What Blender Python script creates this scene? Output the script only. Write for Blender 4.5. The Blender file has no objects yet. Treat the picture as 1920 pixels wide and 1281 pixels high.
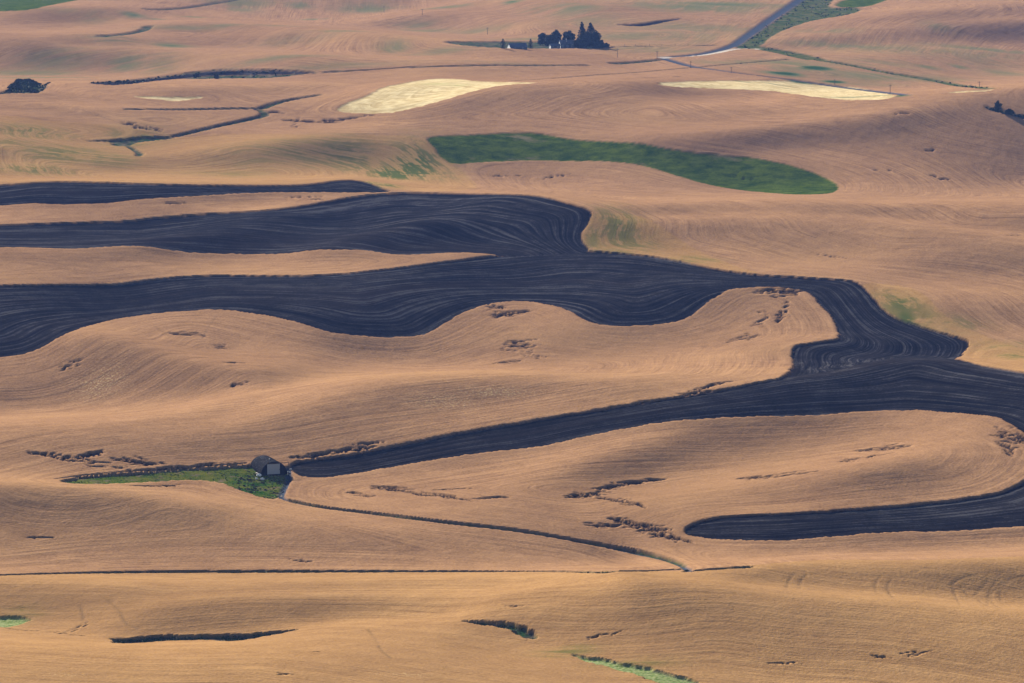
import bpy, math, random
import numpy as np
R = math.radians
sc = bpy.context.scene
COL = sc.collection

# ---------------------------------------------------------------- camera, light, exposure
EYE = 318.0
PITCH = math.atan(1158.5/8000)
cam = bpy.data.cameras.new('camera'); co = bpy.data.objects.new('camera', cam); COL.objects.link(co)
co.location = (0, 0, EYE); co.rotation_euler = (math.pi/2-PITCH, 0, 0)
cam.sensor_width = 36; cam.lens = 36*8000/1920; cam.clip_start = 1; cam.clip_end = 60000
sc.camera = co
SUN_AZ, SUN_EL = -26, 21           # degrees: from the far left, looking along +Y
w = bpy.data.worlds.new('World'); sc.world = w; w.use_nodes = True
wn = w.node_tree; wn.nodes.clear()
sky = wn.nodes.new('ShaderNodeTexSky'); sky.sky_type = 'NISHITA'; sky.sun_disc = False
sky.sun_elevation = R(SUN_EL); sky.sun_rotation = R(SUN_AZ); sky.altitude = 700; sky.dust_density = 1.0
bg = wn.nodes.new('ShaderNodeBackground'); bg.inputs['Strength'].default_value = 0.05
wo = wn.nodes.new('ShaderNodeOutputWorld')
wn.links.new(sky.outputs[0], bg.inputs[0]); wn.links.new(bg.outputs[0], wo.inputs[0])
sl = bpy.data.lights.new('sun', 'SUN'); sl.energy = 5.0; sl.angle = R(0.53); sl.color = (1, .93, .82)
so = bpy.data.objects.new('sun', sl); COL.objects.link(so); so.location = (-800, 1500, 900)
d = (math.sin(R(SUN_AZ))*math.cos(R(SUN_EL)), math.cos(R(SUN_AZ))*math.cos(R(SUN_EL)), math.sin(R(SUN_EL)))
import mathutils
so.rotation_euler = mathutils.Vector(d).to_track_quat('Z', 'Y').to_euler()
sc.view_settings.view_transform = 'Standard'; sc.view_settings.look = 'None'
sc.view_settings.exposure = 1.18; sc.view_settings.gamma = 1
sc.view_settings.use_curve_mapping = False
sc.cycles.volume_bounces = 0; sc.cycles.max_bounces = 4; sc.cycles.diffuse_bounces = 2

# ---------------------------------------------------------------- palette
WHEAT_DARK, WHEAT_LIGHT = (.185, .098, .050), (.505, .285, .138)
GOLD_DARK, GOLD_LIGHT = (.235, .124, .048), (.52, .300, .122)
PALE_A, PALE_B = (.44, .31, .13), (.80, .65, .35)
GREEN_A, GREEN_B = (.016, .044, .003), (.090, .125, .012)
SOIL_A, SOIL_B, SOIL_C = (.006, .006, .008), (.034, .032, .034), (.078, .075, .078)
FAR_GREEN, FAR_PALE = (.03, .075, .028), (.125, .155, .065)
HAZE_COL, HAZE_D, HAZE_G = (.22, .38, .98), 0.29e-4, 0.0

# ---------------------------------------------------------------- survey data (metres; x to the right, y away)
DEM_SHAPE=(250,76);DEM_U=(-0.145,0.145);DEM_V=(7.05617528,8.63052188)
# ground heights in units of 5 cm, each row and column as the step from the one before
DEM=[599,0,0,0,0,1,0,0,0,0,-1,0,0,0,-1,0,0,-1,0,-1,-1,0,-1,-1,0,-1,-1,-1,-1,-1,0,-1,-1,-1,-1,-1,-1,-1,-1,-1,-1,-1,-1,-1,-1,-1,-1,-1,-1,-1,-1,0,-1,-1,0,-1,0,0,-1,0,-1,0,-1,0,-1,0,-1,0,-1,-1,0,-1,-1,0,-1,0,
-16,0,0,0,0,-1,1,0,-1,0,1,0,0,-1,1,-1,0,0,0,0,1,-1,0,1,-1,0,0,1,0,0,-1,1,0,0,0,0,0,0,0,0,0,0,-1,0,0,0,0,0,0,0,0,-1,0,0,0,0,0,-1,1,-1,1,0,0,0,0,0,0,0,0,0,0,0,1,-1,1,0,
-20,0,0,1,0,0,-1,-1,1,0,0,0,-1,1,-1,1,-1,1,-1,1,-1,1,0,-1,1,0,0,-1,1,0,0,-1,1,0,0,0,0,0,0,-1,0,0,1,-1,0,0,-1,0,0,0,0,0,0,0,0,0,-1,1,-1,1,-1,0,0,0,0,0,1,-1,1,0,0,0,0,0,0,0,
-19,0,0,-1,0,0,0,1,0,-1,0,0,0,0,0,0,0,0,0,0,0,-1,1,0,-1,1,0,0,0,0,0,0,0,0,0,0,0,0,0,0,0,0,-1,1,-1,0,0,0,0,-1,0,0,0,0,-1,1,0,-1,1,-1,1,-1,1,0,0,0,-1,1,0,0,0,0,0,1,0,-1,
-19,0,0,0,0,0,-1,0,0,1,-1,0,0,0,0,0,0,0,0,0,0,0,0,0,0,0,0,0,0,0,0,1,-1,0,0,0,0,0,0,1,-1,0,0,-1,1,-1,1,-1,-1,1,0,0,-1,0,0,0,0,0,0,0,0,0,0,-1,1,0,0,0,0,0,0,1,-1,0,0,1,
-19,0,0,0,0,-1,1,0,-1,0,0,0,1,-1,0,0,0,0,0,0,0,0,0,0,0,0,0,0,0,0,1,-1,0,1,0,0,0,0,-1,0,0,0,0,0,-1,0,0,0,0,0,-1,0,1,-1,0,-1,1,0,-1,1,-1,1,-1,1,0,-1,1,0,0,0,0,0,1,0,0,0,
-19,0,0,0,-1,1,0,-1,1,-1,1,-1,0,0,1,-1,0,0,0,0,0,0,0,0,0,0,0,1,-1,0,0,0,1,-1,0,0,0,0,1,-1,1,-1,0,0,0,0,-1,0,0,-1,1,-1,0,0,0,0,-1,1,0,-1,1,-1,1,0,-1,1,0,0,0,1,-1,0,0,0,0,0,
-19,0,0,0,0,0,0,0,-1,1,-1,1,-1,1,-1,0,1,-1,0,0,0,0,0,0,1,-1,0,0,0,1,-1,1,-1,1,0,0,0,0,-1,1,-1,0,0,0,-1,0,0,0,0,0,-1,0,0,0,0,0,0,-1,1,0,-1,1,0,-1,1,0,0,0,0,0,1,0,0,0,0,0,
-18,0,0,-1,1,-1,0,0,0,0,0,0,0,-1,0,1,-1,0,1,-1,0,1,-1,0,0,0,1,-1,1,-1,1,-1,1,-1,1,0,0,0,0,-1,0,0,0,-1,1,-1,0,0,-1,0,0,0,0,0,0,0,0,0,-1,1,0,0,-1,1,0,0,0,0,0,0,0,0,0,0,0,0,
-18,0,0,0,0,0,0,0,0,-1,0,0,0,0,0,0,0,0,0,0,0,-1,1,0,0,0,-1,1,-1,1,0,0,0,1,-1,0,0,0,0,0,0,0,-1,0,0,0,-1,-1,1,0,0,0,-1,0,0,-1,0,0,1,-1,1,-1,1,0,0,0,0,0,0,0,0,0,1,0,0,0,
-16,-1,0,0,-1,1,-1,0,0,0,1,-1,0,0,0,-1,1,0,-1,0,0,1,-1,0,0,0,1,-1,1,-1,0,1,0,-1,1,0,0,0,0,0,0,-1,0,0,-1,-1,0,0,0,-1,0,0,0,0,-1,1,0,0,-1,1,-1,1,-1,0,0,0,0,1,0,0,0,1,-1,0,0,1,
-17,1,-1,1,0,-1,0,0,0,0,-1,1,0,0,0,0,-1,0,0,1,0,-1,0,1,-1,0,0,0,0,0,0,0,0,1,-1,1,0,-1,1,-1,0,0,-1,0,-1,1,-1,0,-1,0,-1,0,0,0,0,0,0,0,0,-1,1,-1,1,0,0,0,0,0,0,0,1,-1,1,0,0,-1,
-15,0,0,-1,0,0,0,0,0,0,0,-1,0,0,0,0,0,0,1,-1,0,0,0,-1,1,0,0,0,0,0,0,0,0,0,1,-1,1,0,-1,1,-1,-1,0,-1,0,-1,0,0,-1,0,0,0,-1,0,0,0,0,0,0,0,-1,1,0,0,0,0,1,-1,1,0,0,0,0,0,0,1,
-13,-1,0,0,0,0,0,-1,0,0,0,0,0,0,0,0,0,0,-1,0,0,0,0,0,0,0,-1,1,-1,1,0,0,0,0,0,1,-1,1,0,-1,-1,0,0,0,-1,0,-1,-1,1,-1,0,-1,0,0,0,-1,0,0,0,0,1,0,0,0,0,0,0,0,0,1,-1,1,-1,1,1,-1,
-13,0,0,0,0,-1,0,1,0,0,-1,0,0,0,0,-1,0,0,0,0,0,0,0,0,0,0,0,0,0,0,0,0,0,1,0,0,0,-1,0,0,0,-1,0,-1,0,-1,0,0,-1,0,-1,0,0,0,0,0,0,-1,0,1,-1,0,0,0,1,0,-1,1,0,0,1,-1,1,0,0,0,
-11,0,0,0,-1,1,-1,0,0,0,1,-1,0,-1,0,1,0,-1,0,0,0,0,0,0,-1,0,1,-1,1,-1,0,0,0,0,0,0,0,1,-1,0,-1,0,-1,0,-1,0,0,-1,-1,0,0,0,0,-1,0,0,0,1,0,-1,1,-1,1,0,-1,0,1,0,0,0,0,1,0,0,0,0,
-9,0,0,-1,1,-1,1,0,0,-1,0,0,-1,1,0,-1,0,0,0,0,0,0,-1,0,0,0,0,0,-1,1,-1,0,1,-1,1,0,0,-1,0,-1,0,0,-1,-1,0,0,-1,0,0,-1,0,-1,0,0,0,0,0,0,0,0,0,1,-1,0,1,0,0,0,0,0,1,0,0,0,0,0,
-7,0,0,0,0,0,0,0,-1,1,-1,0,1,-1,-1,1,-1,0,0,-1,0,0,1,0,-1,0,0,0,0,-1,1,-1,0,0,0,0,0,0,-1,0,-1,-1,0,0,0,-2,1,-1,0,0,-1,0,0,0,-1,0,0,0,0,1,-1,0,1,0,0,0,0,0,1,0,-1,1,0,1,-1,1,
-5,0,0,0,0,1,-1,0,1,-1,0,0,-1,0,0,0,0,0,-1,1,-1,0,0,-1,1,0,-1,0,0,0,-1,0,-1,0,0,0,-1,0,0,-1,0,-1,0,-1,0,0,-1,0,-1,0,0,0,0,0,0,0,0,-1,1,-1,1,0,0,0,0,1,0,0,0,0,1,0,0,0,1,0,
-4,1,0,1,0,0,0,0,0,0,0,-1,0,0,0,-1,0,0,0,-1,1,-1,0,0,0,-1,0,0,0,-1,0,0,-1,0,-1,0,0,-1,-1,0,-1,0,-1,0,0,0,0,0,0,-1,0,0,-1,0,1,-1,0,1,-1,1,0,1,-1,1,0,0,0,1,-1,1,0,0,1,0,0,-1,
-2,0,0,1,0,1,1,-1,0,0,-1,1,0,-1,0,-1,0,0,0,0,-1,1,-1,1,-1,1,-1,0,-1,0,-1,0,-1,0,-1,-1,-1,0,-1,-1,0,0,0,0,-1,0,0,0,0,0,0,0,0,0,-1,1,0,0,0,0,1,-1,1,0,0,0,1,-1,1,0,0,1,0,0,0,1,
-1,0,1,1,1,-1,0,1,-1,0,1,-1,0,0,-1,1,-1,0,0,0,0,-1,1,-1,0,0,0,-1,0,0,0,-2,0,-1,-1,-1,-1,-1,0,-1,-1,0,0,0,0,1,0,0,0,0,0,0,0,0,0,0,0,0,1,0,0,0,0,0,1,1,-1,1,0,0,1,0,0,0,1,0,
-2,1,1,0,1,1,0,0,0,0,0,0,-1,0,1,-1,0,0,0,0,0,0,-1,1,0,-1,0,1,-1,0,-1,0,-1,-2,-1,-2,0,-2,0,-1,0,-1,0,1,1,0,0,1,0,1,0,-1,1,0,0,1,-1,1,0,1,-1,1,1,0,0,0,1,0,0,1,-1,0,1,0,0,0,
-3,0,1,1,0,0,1,0,0,0,0,0,0,0,0,0,1,-1,0,1,0,0,0,0,0,0,1,-1,0,0,-1,0,-1,-2,-2,-1,-2,0,-2,0,0,1,0,0,0,1,2,0,1,0,0,1,0,0,1,-1,2,-1,1,0,1,0,0,1,0,0,0,1,0,0,1,0,0,1,0,0,
-6,0,1,0,1,0,0,0,1,0,-1,1,0,0,-1,1,0,1,1,-1,1,0,1,-1,1,0,-1,1,0,0,0,-1,-1,-1,-1,-2,-2,-1,-1,0,0,0,1,1,2,1,0,2,1,0,1,1,-1,1,0,1,0,1,0,0,1,1,0,0,1,0,1,-1,1,0,0,0,1,0,0,0,
-10,1,0,1,0,1,0,0,0,0,0,0,0,0,0,0,0,1,0,1,0,0,0,1,0,1,1,-1,1,-1,1,0,-1,-1,-2,-2,-1,-1,0,0,0,1,1,2,1,2,2,0,1,2,1,0,1,0,1,0,0,1,1,0,1,0,1,1,0,1,0,1,0,0,0,0,-1,1,0,1,
-12,0,0,1,0,0,1,0,-1,0,0,-1,0,0,0,0,1,0,0,1,0,2,0,1,0,0,0,1,0,1,0,-1,0,-1,-2,-1,0,-1,0,1,1,1,2,1,3,2,1,2,2,1,1,1,1,1,0,1,0,0,0,2,0,2,0,0,1,1,0,0,0,0,0,0,1,-1,1,-1,
-15,0,1,-1,1,0,0,0,1,-1,0,0,-1,-1,1,0,0,0,1,0,1,0,1,0,1,1,1,0,1,0,0,0,-1,0,-1,-1,-1,0,1,0,1,3,2,3,2,2,3,1,1,2,2,1,1,1,1,0,1,1,1,0,1,1,1,1,0,0,1,1,0,0,-1,0,-1,0,0,1,
-18,0,0,1,0,0,0,0,-1,1,0,-1,0,0,-1,1,0,1,0,0,1,0,1,1,0,1,1,1,0,0,0,1,0,-1,0,-1,-1,0,0,2,3,2,3,4,3,2,2,2,2,1,1,2,2,0,1,1,0,1,1,1,1,0,1,0,0,0,0,0,1,0,0,0,0,1,0,0,
-21,0,0,0,0,0,0,0,0,0,0,0,0,-1,1,-1,1,0,1,1,0,1,0,0,2,1,0,1,1,1,0,0,0,0,0,-1,-1,0,1,2,4,4,4,3,3,3,2,2,2,1,2,1,1,1,1,0,2,0,0,1,0,-1,-1,0,0,0,0,0,0,1,2,1,2,0,0,0,
-24,1,0,-1,-1,0,-1,1,0,0,0,0,0,1,-1,1,0,1,0,1,1,1,1,0,1,0,2,0,1,0,1,1,1,0,-1,0,0,0,2,3,5,5,5,3,3,3,1,2,1,2,0,1,1,1,0,1,0,0,0,-1,-1,0,-1,-1,0,-1,0,0,1,1,2,2,0,0,-1,-1,
-25,-1,-1,-1,0,-1,0,0,1,0,0,0,0,0,1,0,1,0,1,1,1,0,1,2,0,2,0,1,1,1,1,0,2,1,1,0,0,1,3,5,5,5,5,4,2,1,2,1,1,1,1,0,0,0,1,0,0,0,-1,-2,-2,-2,-1,0,-1,1,1,0,0,1,0,-2,-3,-4,-4,-4,
-27,-1,-1,-1,-1,1,0,-1,0,0,0,0,0,1,0,0,0,1,1,0,1,3,1,0,2,1,2,1,0,1,1,2,1,2,1,2,1,4,5,6,6,6,3,2,3,1,1,0,-1,0,-1,0,0,0,0,0,0,-1,-2,-2,-2,-1,-1,0,1,-1,-1,0,-1,-4,-5,-6,-6,-6,-4,-2,
-29,0,-1,-1,0,-1,0,0,0,0,0,0,0,-1,0,2,0,0,0,1,1,1,3,2,1,3,0,1,1,1,1,1,3,3,4,1,5,6,9,8,5,1,1,2,1,1,0,-1,-1,-2,0,-1,-1,0,-1,0,-1,-1,-2,-2,-2,-1,0,-1,-2,-2,-3,-5,-5,-6,-7,-5,-4,-2,-2,1,
-28,-1,-2,0,-1,0,0,0,-1,1,0,0,-1,0,0,0,0,1,0,0,1,2,1,3,3,1,3,0,1,0,1,3,1,5,4,7,7,11,10,5,0,-1,0,0,2,3,-1,-2,-2,-2,-2,-1,-2,-2,-1,-1,-2,-2,-2,-2,-1,-3,-2,-4,-4,-5,-5,-5,-5,-3,-3,-2,-1,-1,1,0,
-29,-1,0,-1,0,-1,0,0,1,-1,0,0,0,-1,1,-1,2,0,0,1,0,1,1,2,2,4,0,2,0,1,1,1,3,3,7,9,13,11,4,-1,-2,0,0,3,3,2,0,-4,-4,-2,-3,-3,-3,-3,-2,-4,-3,-4,-3,-2,-2,-2,-4,-3,-5,-3,-3,-1,-3,-1,0,0,0,1,0,1,
-28,0,-1,-1,-1,0,0,0,0,0,1,0,1,0,0,2,0,1,1,0,-1,-1,0,1,4,0,1,1,0,2,1,1,1,3,6,13,15,4,-2,-2,1,1,1,1,2,2,-4,-3,-3,-3,-3,-4,-5,-3,-4,-4,-5,-3,-2,-1,-2,-1,-2,-2,0,-1,-1,-1,0,0,0,0,1,1,2,0,
-27,0,-1,-1,0,0,-1,0,1,1,1,2,3,5,4,4,4,2,1,-1,-2,-5,-3,-2,-3,-4,-1,0,2,0,1,0,2,2,7,15,8,1,0,0,-1,-2,-1,-1,1,-3,-5,-3,-2,-1,-2,-4,-2,-4,-4,-3,-1,-2,0,0,1,-1,0,0,0,0,0,0,1,0,1,1,1,2,1,2,
-25,-1,0,-1,-1,0,0,1,1,1,3,5,7,12,11,7,4,2,-1,-1,-2,-4,-6,-7,-12,-9,-5,-2,0,1,1,1,2,7,12,7,0,-1,-2,-2,-3,-3,-3,1,3,-5,-8,-3,1,0,0,1,-2,-2,-2,-1,-1,0,1,1,1,1,2,1,0,1,0,0,1,0,1,2,2,2,3,1,
-22,0,-2,0,-1,0,1,1,1,3,4,6,11,10,9,6,4,1,1,-2,0,-1,-3,-7,-9,-11,-7,-4,-2,0,1,5,7,8,5,-6,-8,-6,-4,-2,-2,0,3,4,0,-10,-4,0,2,3,4,5,3,-1,-3,-2,0,2,1,3,2,3,2,1,1,0,1,0,-1,1,2,1,2,2,2,1,
-19,0,0,-1,0,0,1,1,3,4,5,8,7,5,4,4,2,2,0,1,0,1,0,-1,-2,-2,-5,-4,-3,-1,2,4,3,0,-10,-13,-10,-5,-2,-2,2,4,4,2,-10,-7,2,3,4,7,8,7,7,4,0,-1,-1,1,3,2,4,3,2,2,1,1,-1,0,0,0,-1,1,1,0,0,0,
-13,-1,0,0,0,1,1,4,3,5,7,6,3,1,-3,-4,-2,-2,2,3,2,1,1,2,3,5,1,-1,-1,-1,-1,-3,-5,-10,-11,-9,-5,-2,0,2,1,3,1,-6,-10,0,4,3,6,6,4,4,5,7,7,6,2,2,2,2,1,2,2,2,2,1,2,1,0,1,0,0,-1,-1,-2,-2,
-8,0,1,1,2,2,3,4,5,7,5,3,0,-5,-7,-10,-8,-2,-1,1,0,0,1,2,5,4,4,2,0,-1,-3,-5,-6,-7,-4,-3,-2,-1,2,1,1,-4,-5,-7,-3,3,2,5,2,0,1,0,2,6,8,8,7,3,1,1,0,-1,1,3,2,4,4,3,4,2,1,1,0,-1,-1,-2,
-2,2,2,3,3,4,5,4,6,4,2,0,-3,-7,-10,-8,-6,-3,-2,-3,-2,0,-1,0,0,1,3,2,1,-1,-2,-2,-1,-1,0,0,0,-1,-1,-2,-5,-4,-5,-5,-1,1,4,2,0,-1,-1,0,1,1,4,5,5,4,1,-1,-1,0,-1,0,3,3,4,5,4,3,4,3,2,2,0,1,
6,1,3,6,6,5,4,4,2,-1,-3,-6,-9,-9,-5,-3,-2,-4,-3,-2,-1,0,1,0,1,1,0,1,1,0,1,1,-1,0,-1,0,-4,-3,-5,-5,-3,-4,-3,-2,-2,1,2,2,0,-1,-1,0,0,1,1,1,2,2,0,0,-1,0,0,0,1,1,1,2,3,3,3,2,3,2,2,2,
10,3,5,6,6,5,2,-1,-4,-7,-9,-12,-10,-6,-3,0,-2,-1,-1,-1,1,1,2,2,2,3,2,1,1,1,-1,-1,-1,-2,-3,-3,-2,-4,-4,-3,-2,-2,-2,-2,0,1,1,1,0,-1,0,-1,0,0,1,0,1,-1,0,0,1,-1,0,1,0,1,0,1,0,2,1,0,1,1,2,1,
13,2,5,5,4,-1,-3,-7,-8,-10,-10,-6,-6,-3,-1,0,0,0,0,0,0,1,1,1,2,2,1,1,0,0,0,-2,-1,-1,-2,-2,-1,-1,-2,-1,-2,0,-2,-1,-1,0,1,1,0,0,-1,-1,0,0,0,0,0,0,1,0,-1,1,1,-1,0,0,1,0,1,-1,0,1,0,1,0,0,
12,1,3,1,-3,-6,-8,-7,-7,-5,-4,-4,-1,0,0,-1,1,0,0,1,0,0,0,0,1,1,0,0,1,-1,0,0,-1,-1,0,-1,0,0,-2,-1,0,-2,-1,-1,-1,0,1,0,1,-1,0,0,-1,0,0,0,0,0,0,0,1,0,-1,1,0,-1,0,0,0,1,0,1,0,-1,0,0,
6,0,-3,-5,-6,-5,-5,-3,-3,-2,-1,0,0,-1,0,1,0,1,0,0,0,0,0,1,0,0,1,0,-1,1,-1,0,0,0,-1,0,-1,-1,-1,-1,-2,-1,-1,-2,0,1,0,1,0,0,-1,0,-1,0,0,0,-1,1,0,0,0,0,1,-1,0,0,0,0,0,0,1,-1,0,1,0,0,
3,-4,-7,-7,-4,-3,-1,0,-1,0,-1,0,0,0,1,0,1,0,1,0,1,0,0,1,0,-1,1,0,0,-1,1,0,-1,0,0,-2,0,-1,-2,-2,-1,-2,-3,-2,0,-1,3,1,0,0,-1,-1,0,0,-1,0,0,0,0,0,0,0,-1,0,0,1,0,0,0,0,0,0,0,0,0,0,
0,-2,-6,-5,-5,-1,1,-2,0,0,1,-1,1,1,0,1,1,0,0,1,0,0,1,0,1,0,0,1,-1,1,0,-2,0,0,-1,-1,-2,-2,-2,-2,-2,-3,-3,-2,-2,1,1,2,1,0,-1,-1,-1,-1,0,0,0,0,0,0,-1,0,1,0,0,-1,0,0,0,0,0,0,1,-1,1,0,
4,-3,-2,-5,-3,-2,-1,-1,0,1,0,1,0,1,0,1,1,2,0,0,1,0,0,1,0,1,0,0,1,-1,0,0,-1,-1,-1,-1,-2,-3,-2,-3,-4,-3,-4,-4,-3,1,2,4,1,-1,0,-1,-1,-1,-1,0,-1,-1,0,0,0,0,-1,0,0,0,-1,1,0,0,-1,1,0,0,0,0,
8,0,-2,-2,-4,-2,-1,1,-1,0,1,0,1,1,1,0,2,0,1,1,1,0,1,0,1,0,1,1,0,0,-1,-1,-1,-1,-1,-1,-3,-1,-3,-4,-4,-6,-6,-6,-3,1,5,3,2,0,-1,0,1,-1,-1,-2,-1,-1,-2,-1,0,-1,-1,-1,-1,0,1,-2,0,0,1,0,0,1,-1,-1,
13,0,0,-1,-1,-1,0,-1,1,0,0,0,0,1,1,1,0,2,1,1,0,1,0,1,0,2,1,0,0,0,-2,-1,-2,-1,-1,-2,-1,-3,-1,-3,-4,-5,-8,-9,-4,3,7,3,0,0,2,4,4,2,-1,-4,-4,-3,-3,-3,-3,-3,-2,-1,-2,-1,-1,0,0,0,0,0,-1,0,0,1,
19,0,0,0,1,0,-1,1,-1,0,0,2,-1,0,1,1,0,0,2,1,1,1,1,0,1,0,0,0,0,-1,-3,-3,-1,-2,-1,-1,-1,0,-2,-1,-3,-4,-5,-7,-2,5,4,0,-2,2,4,7,6,4,0,-1,-4,-4,-5,-5,-5,-5,-5,-4,-3,-3,-1,-1,-1,0,0,-1,0,0,0,0,
25,0,0,1,0,0,1,-1,1,-1,0,0,1,-1,0,1,1,1,1,1,1,1,0,0,-2,-1,-2,-2,-3,-3,-1,-1,0,0,0,0,-1,-1,-1,-1,-1,0,0,1,2,2,-3,-3,1,2,4,4,3,1,1,0,1,-3,-1,-2,-4,-4,-4,-5,-5,-3,-4,-2,-1,-2,-1,0,-1,-1,0,0,
31,0,0,0,1,1,-2,1,-1,1,0,-1,0,1,1,1,1,1,1,0,-2,-2,-3,-3,-2,-4,-5,-5,-4,-2,2,3,2,1,1,1,0,-1,0,-1,1,1,4,7,5,-3,-5,-3,1,3,1,-1,-2,0,0,1,0,1,1,0,1,1,0,-2,-1,-2,-2,-2,-2,-1,-2,-2,-1,-2,-1,0,
37,0,1,2,1,-1,1,-1,1,-1,0,1,0,1,1,2,3,2,-1,-7,-10,-7,-5,-4,-6,-5,-4,-4,-1,1,2,3,4,3,1,1,1,0,0,0,0,3,5,8,5,-2,-5,-2,0,0,-1,-4,-3,-2,0,1,0,1,1,2,3,2,1,3,3,1,1,1,1,0,0,-1,-2,0,-1,-1,
41,2,4,3,2,1,0,-1,0,0,0,1,1,1,1,0,-2,-4,-8,-11,-10,-9,-5,-6,-3,-3,-2,-1,1,1,2,4,2,2,2,1,2,1,0,0,1,2,5,6,4,-1,-3,-2,-1,-2,-3,-3,-3,-2,-1,0,2,2,1,2,1,1,4,2,2,4,3,3,2,1,1,1,1,-1,-1,-1,
40,4,8,6,3,1,-1,1,-2,0,-1,-1,-2,-3,-5,-7,-11,-13,-11,-4,-1,-1,-4,-2,-2,-1,-1,1,1,2,2,2,2,2,1,2,1,1,1,1,1,1,3,4,3,0,0,-3,-3,-2,-3,-2,-3,-2,0,1,3,1,3,0,1,1,0,2,3,2,3,3,3,3,1,1,1,1,0,0,
29,4,5,4,2,0,1,-2,0,-2,-2,-5,-5,-8,-9,-10,-8,-7,-4,1,5,1,1,-1,0,-1,1,1,1,3,2,1,1,0,2,1,2,2,1,1,0,1,1,2,2,1,-2,-1,-2,-3,-1,-1,0,0,0,1,2,4,0,2,0,0,-1,0,1,2,2,3,2,1,2,2,0,1,0,1,
13,-2,-4,-4,-3,0,0,1,0,-1,-3,-3,-4,-3,-4,-3,-2,-1,2,3,2,3,1,1,0,1,1,1,3,1,1,1,0,0,1,1,1,2,3,1,0,-1,0,0,1,0,0,-1,0,0,1,1,2,2,2,3,2,0,0,-1,-1,0,0,-1,0,0,2,1,1,2,1,0,1,0,2,0,
-1,-4,-8,-6,-2,-1,-1,0,0,-1,0,0,0,-1,1,0,0,2,2,2,3,3,1,1,1,0,1,3,1,2,0,-1,-1,1,-1,2,2,2,3,1,0,-1,-2,-1,-4,-1,0,2,2,3,2,3,4,5,5,3,2,1,0,-2,-1,-1,-1,-1,-2,0,0,0,1,-1,-1,0,1,1,0,1,
-9,-3,-5,-5,-3,-1,0,0,-1,1,0,-1,1,1,1,2,1,2,3,3,2,1,2,0,0,2,1,1,2,0,0,-1,-1,-1,0,0,2,4,2,3,1,-1,-3,-5,-4,-3,-1,1,2,3,4,3,4,4,5,3,4,6,7,5,1,-2,-3,-3,-4,-3,-1,-1,-3,-1,0,0,0,1,0,0,
-10,-3,-3,-3,-3,-1,-1,0,0,-1,0,1,1,3,2,1,3,3,2,2,1,1,0,0,1,0,1,1,1,0,0,-2,-1,-2,0,1,2,2,5,4,2,0,-3,-5,-6,-5,-2,-1,0,1,1,3,1,3,2,4,5,7,10,11,7,4,-1,-5,-4,-4,-4,-3,-3,-2,-1,0,1,0,2,0,
-10,-1,-2,-2,-1,-2,0,-1,1,1,0,1,3,2,2,3,3,2,1,0,0,-1,-1,1,0,0,1,1,0,-1,-1,-1,-2,-1,0,-1,1,4,3,6,7,2,-2,-6,-6,-6,-6,-3,-1,-1,0,0,1,0,1,3,2,4,4,7,10,9,7,3,0,-3,-4,-5,-3,-2,0,1,0,2,0,1,
-7,0,-1,0,0,0,0,1,0,1,3,3,1,2,2,1,0,1,0,-1,-2,0,0,0,-1,1,0,-1,-1,0,-2,-1,-1,-1,-1,0,1,0,5,6,9,9,3,-5,-9,-9,-7,-5,-4,-3,-1,-1,-1,0,0,0,1,1,1,1,5,8,8,9,5,2,-1,-2,-2,1,0,0,2,1,1,0,
-4,1,2,2,2,2,1,1,1,3,2,3,1,1,-1,0,-1,-2,-1,-2,-1,-1,0,0,1,0,0,-1,-2,-3,-2,-1,0,-1,-1,0,-1,1,1,4,8,11,9,4,-5,-10,-10,-9,-6,-4,-3,-2,-1,-1,-1,-1,0,-1,0,1,1,2,6,7,8,6,2,2,2,1,1,2,2,1,2,1,
-1,2,3,5,5,3,2,1,2,1,2,1,1,-1,1,-1,-1,-3,-3,-2,-1,-1,0,1,2,1,-1,-2,-4,-3,-2,-1,-1,0,-1,-1,-2,-1,-1,2,2,7,11,11,6,-3,-11,-10,-9,-6,-4,-3,-3,-3,-1,0,-2,-1,0,-1,0,2,3,7,6,6,5,4,4,2,3,3,1,3,1,1,
3,1,5,5,5,5,3,2,1,1,1,0,0,0,-1,1,0,-2,-3,-2,-3,-1,1,2,1,2,0,-2,-3,-3,-2,-2,-1,-1,-1,-2,-2,-3,-2,-3,-1,1,6,12,14,8,-2,-11,-10,-8,-6,-5,-4,-2,-3,-3,0,-2,-2,0,0,0,4,4,7,6,6,5,4,3,4,3,4,2,2,2,
3,3,3,5,5,4,4,2,2,1,0,0,0,0,0,1,1,3,0,-3,-2,-1,-1,0,2,1,0,0,-1,-1,-2,-2,-1,-1,-2,-2,-4,-4,-5,-4,-3,-3,1,6,11,14,10,-1,-8,-9,-8,-7,-5,-5,-2,-3,-3,-1,-2,-1,0,1,2,5,5,6,6,4,4,5,4,4,5,3,4,0,
3,2,3,4,3,4,2,2,1,1,1,1,0,0,-1,0,3,4,4,3,0,-2,-1,0,-1,0,0,0,1,0,0,0,0,-1,-1,-3,-3,-5,-5,-6,-6,-4,-3,1,5,10,12,10,2,-5,-7,-7,-7,-6,-5,-4,-3,-3,-2,-2,0,2,3,4,5,4,4,4,5,6,6,6,4,5,2,2,
0,1,4,2,3,0,1,1,1,-1,1,1,2,1,0,-1,0,3,6,5,5,4,1,0,0,-2,0,-1,0,0,1,1,-1,1,0,0,-1,-2,-4,-5,-6,-7,-5,-4,-1,3,9,13,10,4,-4,-5,-7,-6,-6,-5,-5,-4,-2,-1,-1,2,3,4,2,3,2,5,5,6,7,8,7,4,1,-1,
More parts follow.
